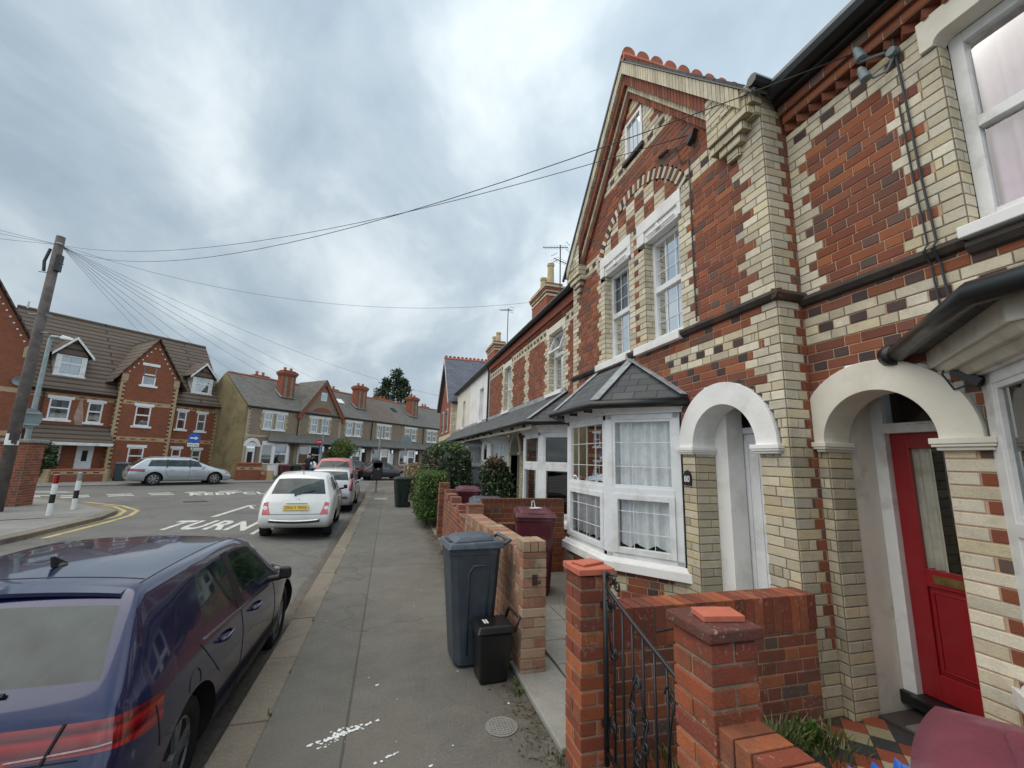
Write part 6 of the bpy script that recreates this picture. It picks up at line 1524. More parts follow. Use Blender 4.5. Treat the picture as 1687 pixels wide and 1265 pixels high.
m = MB(); leaves(m, (2.30, 9.3, 1.28), (.33, .62, .45), 3800, .045, R5, DG, shell=.3); leaves(m, (2.38, 9.0, 1.0), (.28, .45, .5), 1500, .04, R5, DG, shell=.2); leaves(m, (2.25, 9.1, 1.6), (.22, .4, .2), 300, .04, R5, [(.09, .04, .02)], shell=.3)
m.build('foliage', 'leaf', bs, recalc=False); m = MB(); m.tube([(2.45, 9.1, 0), (2.4, 9.15, .6), (2.35, 9.2, 1.1)], .03, 6); m.tube([(2.5, 8.9, 0), (2.5, 8.8, .7), (2.42, 9.0, 1.2)], .02, 6); m.build('stem', 'bark', bs)
ps = thing('ornamental_grass', (.95, 18.6, 0), 'straw-coloured dried grass bush leaning over the pavement beyond the hedges', 'bush')
m = MB(); leaves(m, (1.05, 18.3, .95), (.42, .9, .55), 3200, .05, R5, TAN, shell=.2); leaves(m, (1.0, 18.3, .5), (.3, .9, .5), 1000, .05, R5, [(.08, .10, .03)], shell=.2); m.build('foliage', 'leaf', ps, recalc=False)
# small street tree in front of the long terrace
def at2(s, y, z=0): return (B2X+E2.x*s-(-y)*-.713*-1 if False else B2X+E2.x*s+(-.713)*y, B2Y+E2.y*s+.701*y, z)
tp = at2(6.25, -2.2)
tr = thing('street_tree', tp, 'small round-topped green tree in front of the long terrace', 'tree')
m = MB(); T = Vector(tp); m.tube([T, T+Vector((.1, 0, .7)), T+Vector((0, .05, 1.2))], [.09, .07, .05], 8)
for a in range(6): d_ = Vector((cos(a), sin(a), 1.2))*.55; m.tube([T+Vector((.05, 0, .8)), T+Vector((.05, 0, .8))+d_], [.05, .02], 6)
m.build('trunk', 'bark', tr); m = MB()
for i in range(9): o = Vector((R5.uniform(-.95, .95), R5.uniform(-.7, .7), R5.uniform(-.45, .5))); leaves(m, tuple(T+Vector((0, 0, 2.05))+o), (.55, .55, .50), 680, .07, R5, GR if i % 3 else YG, shell=.4)
m.build('crown', 'leaf', tr, recalc=False)
ct = thing('conifer', (0, 66, 0), 'tall dark conifer rising behind the long terrace roofs', 'tree')
m = MB(); m.tube([(0, 66, 0), (0, 66, 13)], [.35, .1], 8); m.build('trunk', 'bark', ct); m = MB()
for (x, z, rx, rz_) in ((.2, 13.6, 1.0, 1.6), (-.3, 11.6, 1.7, 1.4), (1.5, 11.4, 1.3, 1.2), (.4, 9.6, 2.6, 1.6), (-2.0, 10.6, .9, 1.5), (-1.7, 8.6, 1.9, 1.3), (2.3, 9.2, 1.4, 1.2), (.2, 7.6, 3.2, 1.5), (1.2, 12.9, .7, .7), (-1.3, 12.6, .5, .8)):
    leaves(m, (x, 66, z), (rx, rx*.8, rz_), 500, .26, R5, [(.02, .045, .018), (.035, .065, .022), (.05, .07, .025), (.015, .03, .012)], shell=.35)
m.build('crown', 'leaf', ct, recalc=False)
bh = thing('hedge', at2(0, 0), 'dark shrub growing beside the door of the three-storey block', 'bush')
hx, hy = -15.777+E2.x*-3.0+.713*1.6, 30.279+E2.y*-3.0-.701*1.6
m = MB(); leaves(m, (hx, hy, 1.0), (.6, .6, 1.0), 2200, .09, R5, DG+[(.06, .07, .01)], shell=.5, zmin=0); m.build('foliage', 'leaf', bh, recalc=False)
wd = MB()
def tuft(x, y, n, h, s, cols=GR, z=0):
    for i in range(n):
        a = R5.uniform(0, 2*pi); r = abs(R5.gauss(0, s)); px_, py_ = x+r*cos(a), y+r*sin(a); L = h*R5.uniform(.4, 1); b = Vector((cos(a), sin(a), 0))*L*R5.uniform(.1, .7); q = Vector((-sin(a), cos(a), 0))*R5.uniform(.002, .006)
        p = Vector((px_, py_, z)); c = R5.choice(cols); f = R5.uniform(.7, 1.3); c = tuple(v*f for v in c)
        mid = p+b*.4+Vector((0, 0, L*.7)); e = p+b+Vector((0, 0, L)); wd.face([p-q, p+q, mid+q, mid-q], c); wd.face([mid-q, mid+q, e], c)
WG = [(.06, .10, .02), (.10, .13, .03), (.17, .15, .07), (.05, .08, .02)]
tuft(2.35, 2.30, 420, .20, .16, WG); tuft(2.70, 2.28, 260, .13, .12, WG); tuft(1.7, 2.2, 500, .17, .22, WG); tuft(1.55, 1.9, 300, .12, .2, WG); tuft(1.45, 4.5, 250, .25, .10, GR); tuft(1.50, 4.9, 260, .3, .10, GR); tuft(2.2, 4.6, 200, .25, .1, GR)
for i in range(70): y = R5.uniform(2.3, 12); tuft(R5.uniform(1.04, 1.12), y, 7, .05, .03, WG)
for i in range(24): tuft(-.635+R5.uniform(-.01, .02), R5.uniform(1.5, 14), 4, .035, .01, WG)
for i in range(12): tuft(1.12+R5.uniform(-.03, .03), R5.uniform(3.4, 3.75), 10, .05, .02, WG+[(.2, .09, .04)])
leaves(wd, (2.62, 2.30, .10), (.13, .06, .07), 260, .018, R5, GR, shell=.1); leaves(wd, (1.46, 4.6, .15), (.12, .5, .14), 500, .03, R5, GR, shell=.1)
tag(wd.build('weeds', 'leaf', recalc=False), 'grass and weeds growing along the wall bases and in the front gardens', 'weeds', kind='stuff')
dl = MB()
for i in range(2600):
    x, y = R5.gauss(1.03, .09), R5.uniform(2.3, 12); 
    if x > 1.12: continue
    s = R5.uniform(.004, .014); a = R5.uniform(0, 3); dl.face([(x-s*cos(a), y-s*sin(a), .004), (x+s*.5*sin(a), y-s*.5*cos(a), .008), (x+s*cos(a), y+s*sin(a), .005), (x-s*.5*sin(a), y+s*.5*cos(a), .009)], R5.choice([(.12, .07, .03), (.07, .05, .03), (.16, .10, .05), (.05, .045, .03)]))
for i in range(3200):
    x, y = -.86-abs(R5.gauss(0, .09)), R5.uniform(1, 22); s = R5.uniform(.004, .016); a = R5.uniform(0, 3); z = roadz(x, y); dl.face([(x-s*cos(a), y-s*sin(a), z+.004), (x+s*.5*sin(a), y-s*.5*cos(a), z+.008), (x+s*cos(a), y+s*sin(a), z+.005), (x-s*.5*sin(a), y+s*.5*cos(a), z+.009)], R5.choice([(.14, .08, .035), (.10, .07, .045), (.18, .12, .07)]))
tag(dl.build('leaf_litter', 'leaf', recalc=False), 'brown leaf litter along the gutter and wall bases', 'leaf litter', kind='stuff')
# ================================================================== vehicles
CAGE = {}
def bake(o):
    dg = bpy.context.evaluated_depsgraph_get(); me = bpy.data.meshes.new_from_object(o.evaluated_get(dg)); return me
def splitmat(me, k):
    bm = bmesh.new(); bm.from_mesh(me); bmesh.ops.delete(bm, geom=[f for f in bm.faces if f.material_index != k], context='FACES')
    if not bm.faces: bm.free(); return None
    out = bpy.data.meshes.new('part'); bm.to_mesh(out); bm.free(); return out
def car(name, label, loc, rz, P, cat='car', detail=False):
    """x forward from the rear bumper, y to the car's left, z up. P: dict of dimensions"""
    t = thing(name, loc, label, cat, rz); w = P['w']/2; L = P['L']; zb = P.get('zb', .20); b0, b1 = P['belt']; hm = P['H']
    rw = P.get('rw', .66)*w*1.0; FR = .62
    xr = P['rear']      # x of the rear surface at levels 2..8
    zr = P['rearz']     # z at levels 2..8
    def ring(xs, zs, ys):
        return list(zip(xs, ys, zs))
    # levels: 0 bottom centre,1 bottom .62,2 bottom edge,3 sill,4 mid,5 shoulder low,6 shoulder high,7 belt,8 rail,9 roof .62,10 roof centre
    def mk(x, ztop, zrail, yrail, belt, x7=None, x8=None, x9=None, x10=None, wm=1.0, low=None, yb=.94):
        x7 = x if x7 is None else x7; x8 = x7 if x8 is None else x8; x9 = x8 if x9 is None else x9; x10 = x9 if x10 is None else x10
        z5, z6 = belt-.20, belt-.07
        return [(x, 0, zb), (x, w*.6, zb), (x, w*.90*wm, zb), (x, w*.985*wm, zb+.12), (x, w*1.0*wm, zb+.30), (x, w*.992*wm, z5), (x, w*.965*wm, z6), (x7, w*yb*wm, belt), (x8, yrail, zrail), (x9, yrail*FR, (zrail+2*ztop)/3+.0), (x10, 0, ztop)]
    yr = w*P.get('tumble', .74)
    bl = lambda x: b0+(b1-b0)*x/L
    rings = []
    # rear ring
    xr2, xr3, xr4, xr5, xr6, xr7, xr8 = xr; z2, z3, z4, z5, z6, z7, z8 = zr; cw = P.get('rcorner', .90)
    rings.append([(xr2, 0, z2), (xr2, w*.5, z2), (xr2, w*.80, z2), (xr3, w*.90, z3), (xr4, w*.93*cw/.9, z4), (xr5, w*.92*cw/.9, z5), (xr6, w*.88*cw/.9, z6), (xr7, w*.87*cw/.9, z7), (xr8, yr*.96, z8), (xr8-.02, yr*.9*FR, z8+.035), (xr8-.03, 0, z8+.045)])
    for (x, x7, x8, zt, zrl, ym) in P['stations']:
        rings.append(mk(x, zt, zrl, yr*ym if ym else w*.86, bl(x) if ym else bl(x), x7, x8, x8-.02 if ym else x8, x8-.03 if ym else x8))
    xc, zc = P['cowl']
    rings.append([(xc, 0, zb), (xc, w*.6, zb), (xc, w*.9, zb), (xc, w*.985, zb+.12), (xc, w, zb+.3), (xc, w*.99, bl(xc)-.20), (xc, w*.965, bl(xc)-.07), (xc-.03, w*.92, bl(xc)+.0), (xc-.02, w*.80, zc), (xc+.08, w*.5, zc+.02), (xc+.13, 0, zc+.03)])
    xf, zf = P['hood']   # front edge of bonnet
    for f in (.45, .85):
        x = xc+(xf-xc)*f; z = zc+(zf-zc)*f**1.6
        rings.append([(x, 0, zb), (x, w*.6, zb), (x, w*.9, zb), (x, w*.98, zb+.12), (x, w*.995, zb+.3), (x, w*.97, z-.24), (x, w*.93, z-.10), (x, w*.86, z-.03), (x, w*.70, z), (x, w*.45, z+.015), (x, 0, z+.02)])
    rings.append([(L-.10, 0, zb), (L-.08, w*.5, zb), (L-.22, w*.82, zb), (L-.16, w*.88, zb+.12), (L-.12, w*.88, zb+.28), (L-.16, w*.86, zf-.22), (L-.22, w*.82, zf-.10), (L-.26, w*.74, zf-.04), (L-.22, w*.6, zf-.02), (L-.17, w*.4, zf), (L-.15, 0, zf+.01)])
    FRW = P.get('fr', .80)
    def widen(r):
        (xb_, _, zb2), (x1, y1, z1), (x2, y2, z2), top = r[0], r[1], r[2], r[8:]
        (x8, y8, z8), (x9, y9, z9), (x10, _, z10) = top
        lo = [(xb_, 0, zb2), (x1, y2*.45, z1), (x1*.5+x2*.5, y2*FRW, z1*.5+z2*.5)]
        hi = [(x8*.6+x9*.4, y8*FRW, z8+(z9-z8)*.62), (x9*.6+x10*.4, y8*.45, z9+(z10-z9)*.55), (x10, 0, z10)]
        return lo+r[2:9]+hi
    rings = [widen(r) for r in rings]
    n = len(rings); m = MB(); V = []
    for r in rings:
        row = {}
        for i, (x, y, z) in enumerate(r):
            row[(i, 1)] = m.vert((x, y, z)); row[(i, -1)] = row[(i, 1)] if y == 0 else m.vert((x, -y, z))
        V.append(row)
    gl = P['glass']     # {ring index: slot} for strip 7-8
    def addf(ids, k): 
        ids = [a for i, a in enumerate(ids) if a not in ids[:i]]
        if len(ids) > 2: m.cur = k; m.facei(ids)
    wsr = n-5 if False else P['ws']
    for r in range(n-1):
        for i in range(12):
            k = 0
            if i == 8 and r in gl: k = gl[r]
            if r == wsr and i >= 9: k = 3
            if r == wsr and i == 8: k = P.get('apillar', 0)
            if i < 3: k = 7
            if i == 3: k = P.get('sillmat', 0)
            if i == 6 and r == 0 and P.get('wrap', True): k = 4
            if i in (6, 7) and r == n-2: k = 6
            if P.get('roofmat') and i >= 9 and r in P['roofmat']: k = 8
            for s in (1, -1):
                q = [V[r][(i, s)], V[r+1][(i, s)], V[r+1][(i+1, s)], V[r][(i+1, s)]]; addf(q if s > 0 else q[::-1], k)
    def cap(r, rear):
        row = V[r]; R_ = rings[r]; cols = {}
        for i in range(3, 10):
            x, y, z = R_[i]
            if i == 3: cols[i] = [row[(3, 1)], row[(2, 1)], row[(1, 1)], row[(0, 1)], row[(1, -1)], row[(2, -1)], row[(3, -1)]]
            elif i == 9: cols[i] = [row[(9, 1)], row[(10, 1)], row[(11, 1)], row[(12, 1)], row[(11, -1)], row[(10, -1)], row[(9, -1)]]
            else:
                bu = (-.05 if rear else .07); cols[i] = [row[(i, 1)]]+[m.vert((x+bu*g_, y*f_, z)) for f_, g_ in ((FRW, .5), (.45, .9), (0, 1), (-.45, .9), (-FRW, .5))]+[row[(i, -1)]]
        for i in range(3, 9):
            for j in range(6):
                k = 0
                if rear:
                    if i == 8 and 0 < j < 5: k = 1
                    if i == 6 and j in (0, 1, 4, 5): k = 4
                else:
                    if i == 6: k = 6 if j in (0, 1, 4, 5) else 7
                    if i == 4 and 0 < j < 5: k = 7
                q = [cols[i][j], cols[i][j+1], cols[i+1][j+1], cols[i+1][j]]; addf(q if rear else q[::-1], k)
    cap(0, True); cap(n-1, False)
    mats = [P['paint'], 'carglass', 'carglass', 'carglass', P.get('lampmat', 'lamp'), 'trim', 'lampclear', 'trim', P.get('roofpaint', P['paint'])]
    body = m.build('cage', mats, None, smooth=True)
    ss = body.modifiers.new('s', 'SUBSURF'); ss.levels = ss.render_levels = 3 if detail else 2
    body.data = bake(body); body.modifiers.clear()
    wr = P['wr']; wx = P['wheels']
    for x in wx:
        c = MB(); c.cur = 7; c.lathe((x, -w*1.3, wr+.0), (0, 1, 0), [(wr+.055, 0), (wr+.055, w*.62)], 40); c.lathe((x, w*.68, wr), (0, 1, 0), [(wr+.055, 0), (wr+.055, w*.62)], 40)
        co = c.build('cut', mats, None)
        b = body.modifiers.new('b', 'BOOLEAN'); b.object = co; b.operation = 'DIFFERENCE'; b.solver = 'EXACT'
        me = bake(body); body.modifiers.clear(); body.data = me; bpy.data.objects.remove(co)
    me = body.data; bpy.data.objects.remove(body)
    tree = BVHTree.FromPolygons([v.co.copy() for v in me.vertices], [tuple(p.vertices) for p in me.polygons])
    for k, nm in enumerate(('body', 'rear_window', 'side_window', 'windscreen', 'tail_light', 'bumper_trim', 'headlight', 'underside', 'roof_panel')):
        pm = splitmat(me, k)
        if pm is None: continue
        pm.polygons.foreach_set('material_index', [0]*len(pm.polygons)); pm.materials.clear(); pm.materials.append(MT[mats[k]]); pm.polygons.foreach_set('use_smooth', [True]*len(pm.polygons))
        if nm in ('tail_light', 'headlight', 'side_window'):
            for sg in (1, -1):
                q = pm.copy(); bm = bmesh.new(); bm.from_mesh(q); bmesh.ops.delete(bm, geom=[f for f in bm.faces if f.calc_center_median().y*sg < 0], context='FACES'); bm.to_mesh(q); bm.free()
                if len(q.polygons): o = bpy.data.objects.new(nm, q); COL.objects.link(o); o.parent = t; q.name = nm
        else: o = bpy.data.objects.new(nm, pm); COL.objects.link(o); o.parent = t; pm.name = nm
    # wheels
    for x in wx:
        for s in (1, -1):
            yo = s*w*.93; m = MB(); m.lathe((x, yo-s*.20, wr), (0, s, 0), [(wr*.62, 0), (wr*.96, .0), (wr, .03), (wr, .16), (wr*.95, .195), (wr*.70, .20), (wr*.66, .17)], 32)
            o = m.build('wheel', 'tyre', t, local=True, smooth=True)
            m = MB(); yf = yo-s*.015; m.lathe((x, yf-s*.10, wr), (0, s, 0), [(wr*.66, 0), (wr*.67, .095), (wr*.62, .098), (wr*.60, .03), (wr*.58, .0)], 28)
            ns = P.get('spokes', 5)
            for j in range(ns):
                for dj in ((-.13, .13) if P.get('twin', True) else (0,)):
                    a = 2*pi*j/ns+.3; m.bar((x+wr*.10*cos(a), yf, wr+wr*.10*sin(a)), (x+wr*.63*cos(a+dj), yf-s*.01, wr+wr*.63*sin(a+dj)), wr*(.09 if P.get('twin', True) else .16), .02, up=(0, 1, 0))
            m.lathe((x, yf-s*.02, wr), (0, s, 0), [(wr*.17, 0), (wr*.16, .03), (wr*.05, .035)], 16)
            m.build('rim', P.get('rim', 'alloy'), o, local=True)
            m = MB(); m.lathe((x, yf-s*.11, wr), (0, s, 0), [(wr*.6, 0), (wr*.6, .01)], 20); m.build('brake_disc', 'trim', o, local=True)
    def hit(x, z, s):
        r = tree.ray_cast(Vector((x, s*3, z)), Vector((0, -s, 0))); return r[0] if r[0] is not None else Vector((x, s*w, z))
    def hitr(y, z):
        r = tree.ray_cast(Vector((-3, y, z)), Vector((1, 0, 0))); return r[0] if r[0] is not None else Vector((0, y, z))
    def hitt(x, y):
        r = tree.ray_cast(Vector((x, y, 4)), Vector((0, 0, -1))); return r[0] if r[0] is not None else Vector((x, y, hm))
    sm = MB(); sr = .0035 if detail else .006
    for s in (1, -1):
        for seam in P['seams']:
            pts = []
            for (xa, za), (xb, zb_) in zip(seam, seam[1:]):
                for k in range(8): f = k/8; pts.append(hit(xa+(xb-xa)*f, za+(zb_-za)*f, s))
            pts.append(hit(*seam[-1], s)); sm.tube(pts, sr, 5)
    for seam in P.get('rseams', []):
        pts = []
        for (ya, za), (yb, zb_) in zip(seam, seam[1:]):
            for k in range(10): f = k/10; pts.append(hitr(ya+(yb-ya)*f, za+(zb_-za)*f))
        sm.tube(pts, sr, 5)
    for seam in P.get('tseams', []):
        pts = []
        for (xa, ya), (xb, yb) in zip(seam, seam[1:]):
            for k in range(12): f = k/12; pts.append(hitt(xa+(xb-xa)*f, ya+(yb-ya)*f))
        sm.tube(pts, sr, 5)
    sm.build('panel_gap', 'trim', t, local=True)
    for s in (1, -1):
        for (x, z) in P['handles']:
            c = hit(x, z, s); m = MB(); m.tube([c+Vector((-.09, 0, 0)), c+Vector((-.07, s*.035, .004)), c+Vector((.06, s*.035, .008)), c+Vector((.09, 0, .006))], .013, 8); m.build('door_handle', P.get('handlemat', P['paint']), t, local=True, smooth=True)
        x, z = P['mirror']; c = hit(x, z, s); c.y = s*w*.93; m = MB(); q = [(.10, .10, -.035), (.08, .19, -.03), (-.04, .20, -.055), (-.04, .09, -.06), (.05, .10, .05), (.04, .17, .045), (-.04, .19, .055), (-.04, .09, .055)]
        m.hexa([(c.x+a, c.y+s*b, c.z+.04+e) for a, b, e in q]); m.bar((c.x, c.y-s*.02, c.z-.02), (c.x+.0, c.y+s*.12, c.z), .05, .05); m.build('wing_mirror', P.get('mirmat', P['paint']), t, local=True, bevel=.03, seg=4)
        if P.get('winline'):
            m = MB(); pts = [hit(a, b, s)+Vector((0, s*.003, 0)) for a, b in P['winline']]; m.tube(pts, .007, 5); m.build('window_trim', P.get('trimline', 'trim'), t, local=True)
        for (xa, za, xb, zb2, wd_) in P.get('pillars', []):
            pts = [hit(xa+(xb-xa)*f/6, za+(zb2-za)*f/6, s)+Vector((0, s*.004, 0)) for f in range(7)]; m = MB()
            for a, b in zip(pts, pts[1:]): m.bar(a, b, wd_, .012, up=(0, 1, 0)) if False else m.prism([a+Vector((-wd_/2, 0, 0)), a+Vector((wd_/2, 0, 0)), b+Vector((wd_/2, 0, 0)), b+Vector((-wd_/2, 0, 0))], (0, -s*.01, 0))
            m.build('door_pillar', 'trim', t, local=True)
    if P.get('plate'):
        z, txt = P['plate']; c = hitr(0, z); c2 = hitr(0, z+.05); tilt = atan2(c2.x-c.x, .05); Mx = Matrix.Translation((min(c.x, hitr(.25, z).x)-.022, 0, z)) @ Matrix.Rotation(tilt, 4, 'Y')
        m = MB(); m.T = Mx; m.box(-.004, .004, -.26, .26, -.055, .055); o = m.build('number_plate', 'plate', t, local=True)
        textmesh(txt, .098, 'black', 'plate_lettering', o, Mx @ Matrix(((0, 0, -1, -.0055), (-1, 0, 0, 0), (0, 1, 0, 0), (0, 0, 0, 1))), .0005, .0004, 1)
    if P.get('wiper'):
        ya, yb, z = P['wiper']; m = MB(); a = hitr(ya, z); pts = [hitr(ya+(yb-ya)*f/8, z+P.get('wslope', .0)*f/8)+Vector((-.015, 0, 0)) for f in range(9)]; m.tube(pts, .010, 6); m.lathe(a+Vector((-.005, 0, 0)), (-1, 0, .2), [(.028, 0), (.022, .03)], 12); m.build('rear_wiper', 'trim', t, local=True)
    if P.get('badge'): c = hitr(0, P['badge']); m = MB(); m.lathe(c+Vector((.004, 0, 0)), (-1, 0, .1), [(.045, 0), (.045, .008), (.035, .012)], 20); m.build('badge', 'chrome', t, local=True)
    if P.get('aer'):
        x, kind = P['aer']; c = hitt(x, 0); m = MB()
        if kind == 'fin':
            m.prism([c+Vector((-.055, -.012, 0)), c+Vector((.085, -.008, -.004)), c+Vector((.02, -.004, .03)), c+Vector((-.05, -.003, .065)), c+Vector((-.062, -.004, .062))], (0, .016, 0)); m.lathe(c+Vector((.01, 0, -.006)), (0, 0, 1), [(.040, 0), (.034, .012), (.012, .022)], 16)
        else: m.tube([c, c+Vector((-.10, 0, .16))], .006, 6); m.lathe(c, (0, 0, 1), [(.02, -.003), (.012, .015)], 10)
        m.build('aerial', 'black', t, local=True, bevel=.004 if kind == 'fin' else 0)
    for spec in P.get('extra', []): spec(t, hit, hitr, hitt)
    return t
def hatch(L, w, H, paint, **k):
    """generic five-door hatchback proportions"""
    s = L/4.26; h = H/1.46
    P = dict(L=L, w=w, H=H, paint=paint, belt=(.985*h, .92*h), wr=.315, wheels=(.78*s, 3.40*s), tumble=.735,
             rear=(.10, .03, .0, .05, .07, .12, .47*s), rearz=(.22, .34, .62, .80*h, .93*h, 1.0*h, 1.36*h),
             stations=[(.30*s, .42*s, .62*s, 1.43*h, 1.375*h, .95), (.92*s, .92*s, 1.10*s, 1.455*h, 1.395*h, 1), (1.62*s, 1.62*s, 1.62*s, 1.46*h, 1.40*h, 1.0), (1.74*s, 1.74*s, 1.74*s, 1.46*h, 1.40*h, 1), (2.60*s, 2.70*s, 2.52*s, 1.44*h, 1.38*h, .97)],
             cowl=(3.02*s, .98*h), hood=(3.95*s, .78*h), ws=5, glass={2: 2, 3: 2, 4: 2}, fr=.93, roofmat=None,
             seams=[[(2.72*s, .30), (2.76*s, .6), (2.70*s, .9*h)], [(1.68*s, .28), (1.70*s, .7), (1.68*s, .93*h)], [(1.18*s, .62), (.98*s, .78), (.86*s, .95*h)], [(.35*s, .60), (.30*s, .8)], [(1.1*s, .28), (2.7*s, .28)]],
             handles=[(1.28*s, .86*h), (2.05*s, .84*h)], mirror=(2.60*s, .95*h), pillars=[(1.68*s, .95*h, 1.68*s, 1.36*h, .11)])
    P.update(k); return P
def golf_extra(t, hit, hitr, hitt):
    m = MB(); ys = [-.50+.10*i for i in range(11)]; pts = [hitt(.46, y)+Vector((0, 0, .003)) for y in ys]; back = [Vector((.36+.03*abs(p.y)/.5, p.y*1.02, p.z-.012)) for p in pts]
    for i in range(10): m.hexa([pts[i]+Vector((0, 0, -.02)), pts[i+1]+Vector((0, 0, -.02)), back[i+1]+Vector((0, 0, -.018)), back[i]+Vector((0, 0, -.018)), pts[i]+Vector((.03, 0, .001)), pts[i+1]+Vector((.03, 0, .001)), back[i+1], back[i]])
    m.build('roof_spoiler', 'blue', t, local=True)
    m = MB(); c = [hit(.64+.07*cos(a), .72+.07*sin(a), -1)+Vector((0, -.001, 0)) for a in [k*pi/8 for k in range(17)]]; m.tube(c, .003, 5); m.build('fuel_flap_gap', 'trim', t, local=True)
    for s in (1, -1):
        m = MB(); pts = [hit(.80+.17*k, .895-.008*k, s)+Vector((0, s*.004, 0)) for k in range(9)]; m.tube(pts, .006, 5); m.build('window_trim', 'chrome', t, local=True)
        m = MB(); p = [hitr(s*(.52+.02*k/3), .73+.13*k/6)+Vector((-.004, 0, 0)) for k in range(7)]; m.tube(p, .007, 5); m.build('lamp_divider', 'trim', t, local=True)
        m = MB(); p = [hitr(s*(.40+.34*k/8), .755+.012*k/8)+Vector((-.003, 0, 0)) for k in range(9)]; m.tube(p, .006, 5); m.build('reflector', 'lampclear', t, local=True)
golf = car('parked_car', 'dark blue hatchback parked nearest the viewer along the kerb, fin aerial on its roof', (-1.80, 2.42, -.32), radians(89.4),
    hatch(3.62, 1.68, 1.36, 'blue', seams=hatch(3.62, 1.68, 1.36, 'blue')['seams'], rseams=[[(-.64, .73), (0, .74), (.64, .73)]], tseams=[[(.58, -.52), (.56, 0), (.58, .52)], [(.52, -.53), (1.95, -.55)], [(.52, .53), (1.95, .55)]],
          wiper=(0, -.30, .97), aer=(.78, 'fin'), badge=.86, extra=[golf_extra], mirmat='trim'), detail=True)
def fiat_extra(t, hit, hitr, hitt):
    m = MB(); p = [hitr(-.52+1.04*k/16, .44-.03*(1-abs(k/8-1)**2))+Vector((-.008, 0, 0)) for k in range(17)]; m.tube(p, .019, 6); m.build('chrome_bumper_strip', 'chrome', t, local=True, smooth=True)
    m = MB(); p = [hitr(-.52+1.04*k/16, .405-.03*(1-abs(k/8-1)**2))+Vector((-.004, 0, 0)) for k in range(17)]; m.tube(p, .016, 6); m.build('bumper_strip', 'trim', t, local=True)
    m = MB(); p = [hitr(-.22+.44*k/8, .80)+Vector((-.02, 0, 0)) for k in range(9)]; m.tube(p, .012, 6); m.build('boot_handle', 'chrome', t, local=True)
    for s in (1, -1):
        m = MB(); c = hitr(s*.60, .72); m.prism([hitr(s*.50, .55)+Vector((-.012, 0, 0)), hitr(s*.68, .55)+Vector((-.012, 0, 0)), hitr(s*.68, .80)+Vector((-.012, 0, 0)), hitr(s*.585, .83)+Vector((-.012, 0, 0))], (.03, 0, 0)); m.build('tail_light', 'lamppink', t, local=True, bevel=.012)
    m = MB(); m.tube([(.10, .42, .27), (-.03, .42, .26)], .028, 8); m.build('exhaust', 'chrome', t, local=True)
FI = dict(L=3.55, w=1.63, H=1.49, paint='white_car', belt=(1.02, .96), wr=.29, wheels=(.60, 2.90), tumble=.70, rcorner=.88,
          rear=(.12, .02, .0, .07, .12, .20, .46), rearz=(.24, .34, .50, .70, .82, .93, 1.36), wrap=False,
          stations=[(.35, .48, .70, 1.45, 1.385, .93), (1.02, 1.02, 1.05, 1.49, 1.42, 1), (1.18, 1.18, 1.18, 1.49, 1.425, 1), (1.28, 1.28, 1.28, 1.49, 1.425, 1), (2.12, 2.16, 1.92, 1.455, 1.40, .97)],
          cowl=(2.55, 1.03), hood=(3.25, .80), ws=5, glass={1: 2, 2: 2, 4: 2}, fr=.92, lampmat='white_car',
          seams=[[(2.28, .34), (2.32, .65), (2.22, .95)], [(1.20, .34), (1.18, .7), (1.16, .98)], [(1.15, .30), (2.3, .30)]],
          handles=[(1.36, .86)], handlemat='chrome', mirror=(2.10, 1.0), mirmat='trim', pillars=[], rseams=[[(-.56, .58), (-.50, .56), (.50, .56), (.56, .58)]], plate=(.70, 'DN11 PHX'), wiper=(.06, -.34, .97), wslope=.10, badge=.87, aer=(.62, 'rod'), extra=[fiat_extra], rim='alloy', spokes=8, twin=False)
car('parked_car', 'small white rounded three-door car with a yellow number plate, parked behind the blue car', (-1.94, 10.80, -.20), radians(92), FI)
def tall_extra(t, hit, hitr, hitt):
    for s in (1, -1):
        m = MB(); pts = [hitr(s*(.70-.03*max(0, (z-1.0))), z)+Vector((-.01, 0, 0)) for z in [.72+.075*k for k in range(9)]]; m.tube(pts, .055, 6); m.build('tail_light', 'lamp', t, local=True, smooth=True)
    m = MB(); p = [hitr(-.62+1.24*k/10, .50)+Vector((-.01, 0, 0)) for k in range(11)]; m.tube(p, .035, 6); m.build('bumper_strip', 'trim', t, local=True)
car('parked_car', 'silver hatchback with tall red rear lamps, parked directly in front of the white car', (-1.88, 15.6, -.20), radians(90),
    hatch(3.80, 1.66, 1.47, 'silver2', wrap=False, lampmat='silver2', extra=[tall_extra], rear=(.10, .03, .0, .05, .08, .12, .34), wiper=(0, .30, 1.1), plate=None, aer=(.75, 'rod'), spokes=6))
car('parked_car', 'red car parked farthest along the near kerb, its roof showing above the silver hatchback', (-2.25, 19.7, -.14), radians(90),
    hatch(3.7, 1.72, 1.74, 'red_car', wrap=False, lampmat='red_car'))
def estate_extra(t, hit, hitr, hitt):
    m = MB()
    for s in (1, -1): m.tube([hitt(.9, s*.50)+Vector((0, 0, .03)), hitt(1.6, s*.52)+Vector((0, 0, .03)), hitt(2.5, s*.5)+Vector((0, 0, .03))], .014, 6)
    m.build('roof_rail', 'silver', t, local=True)
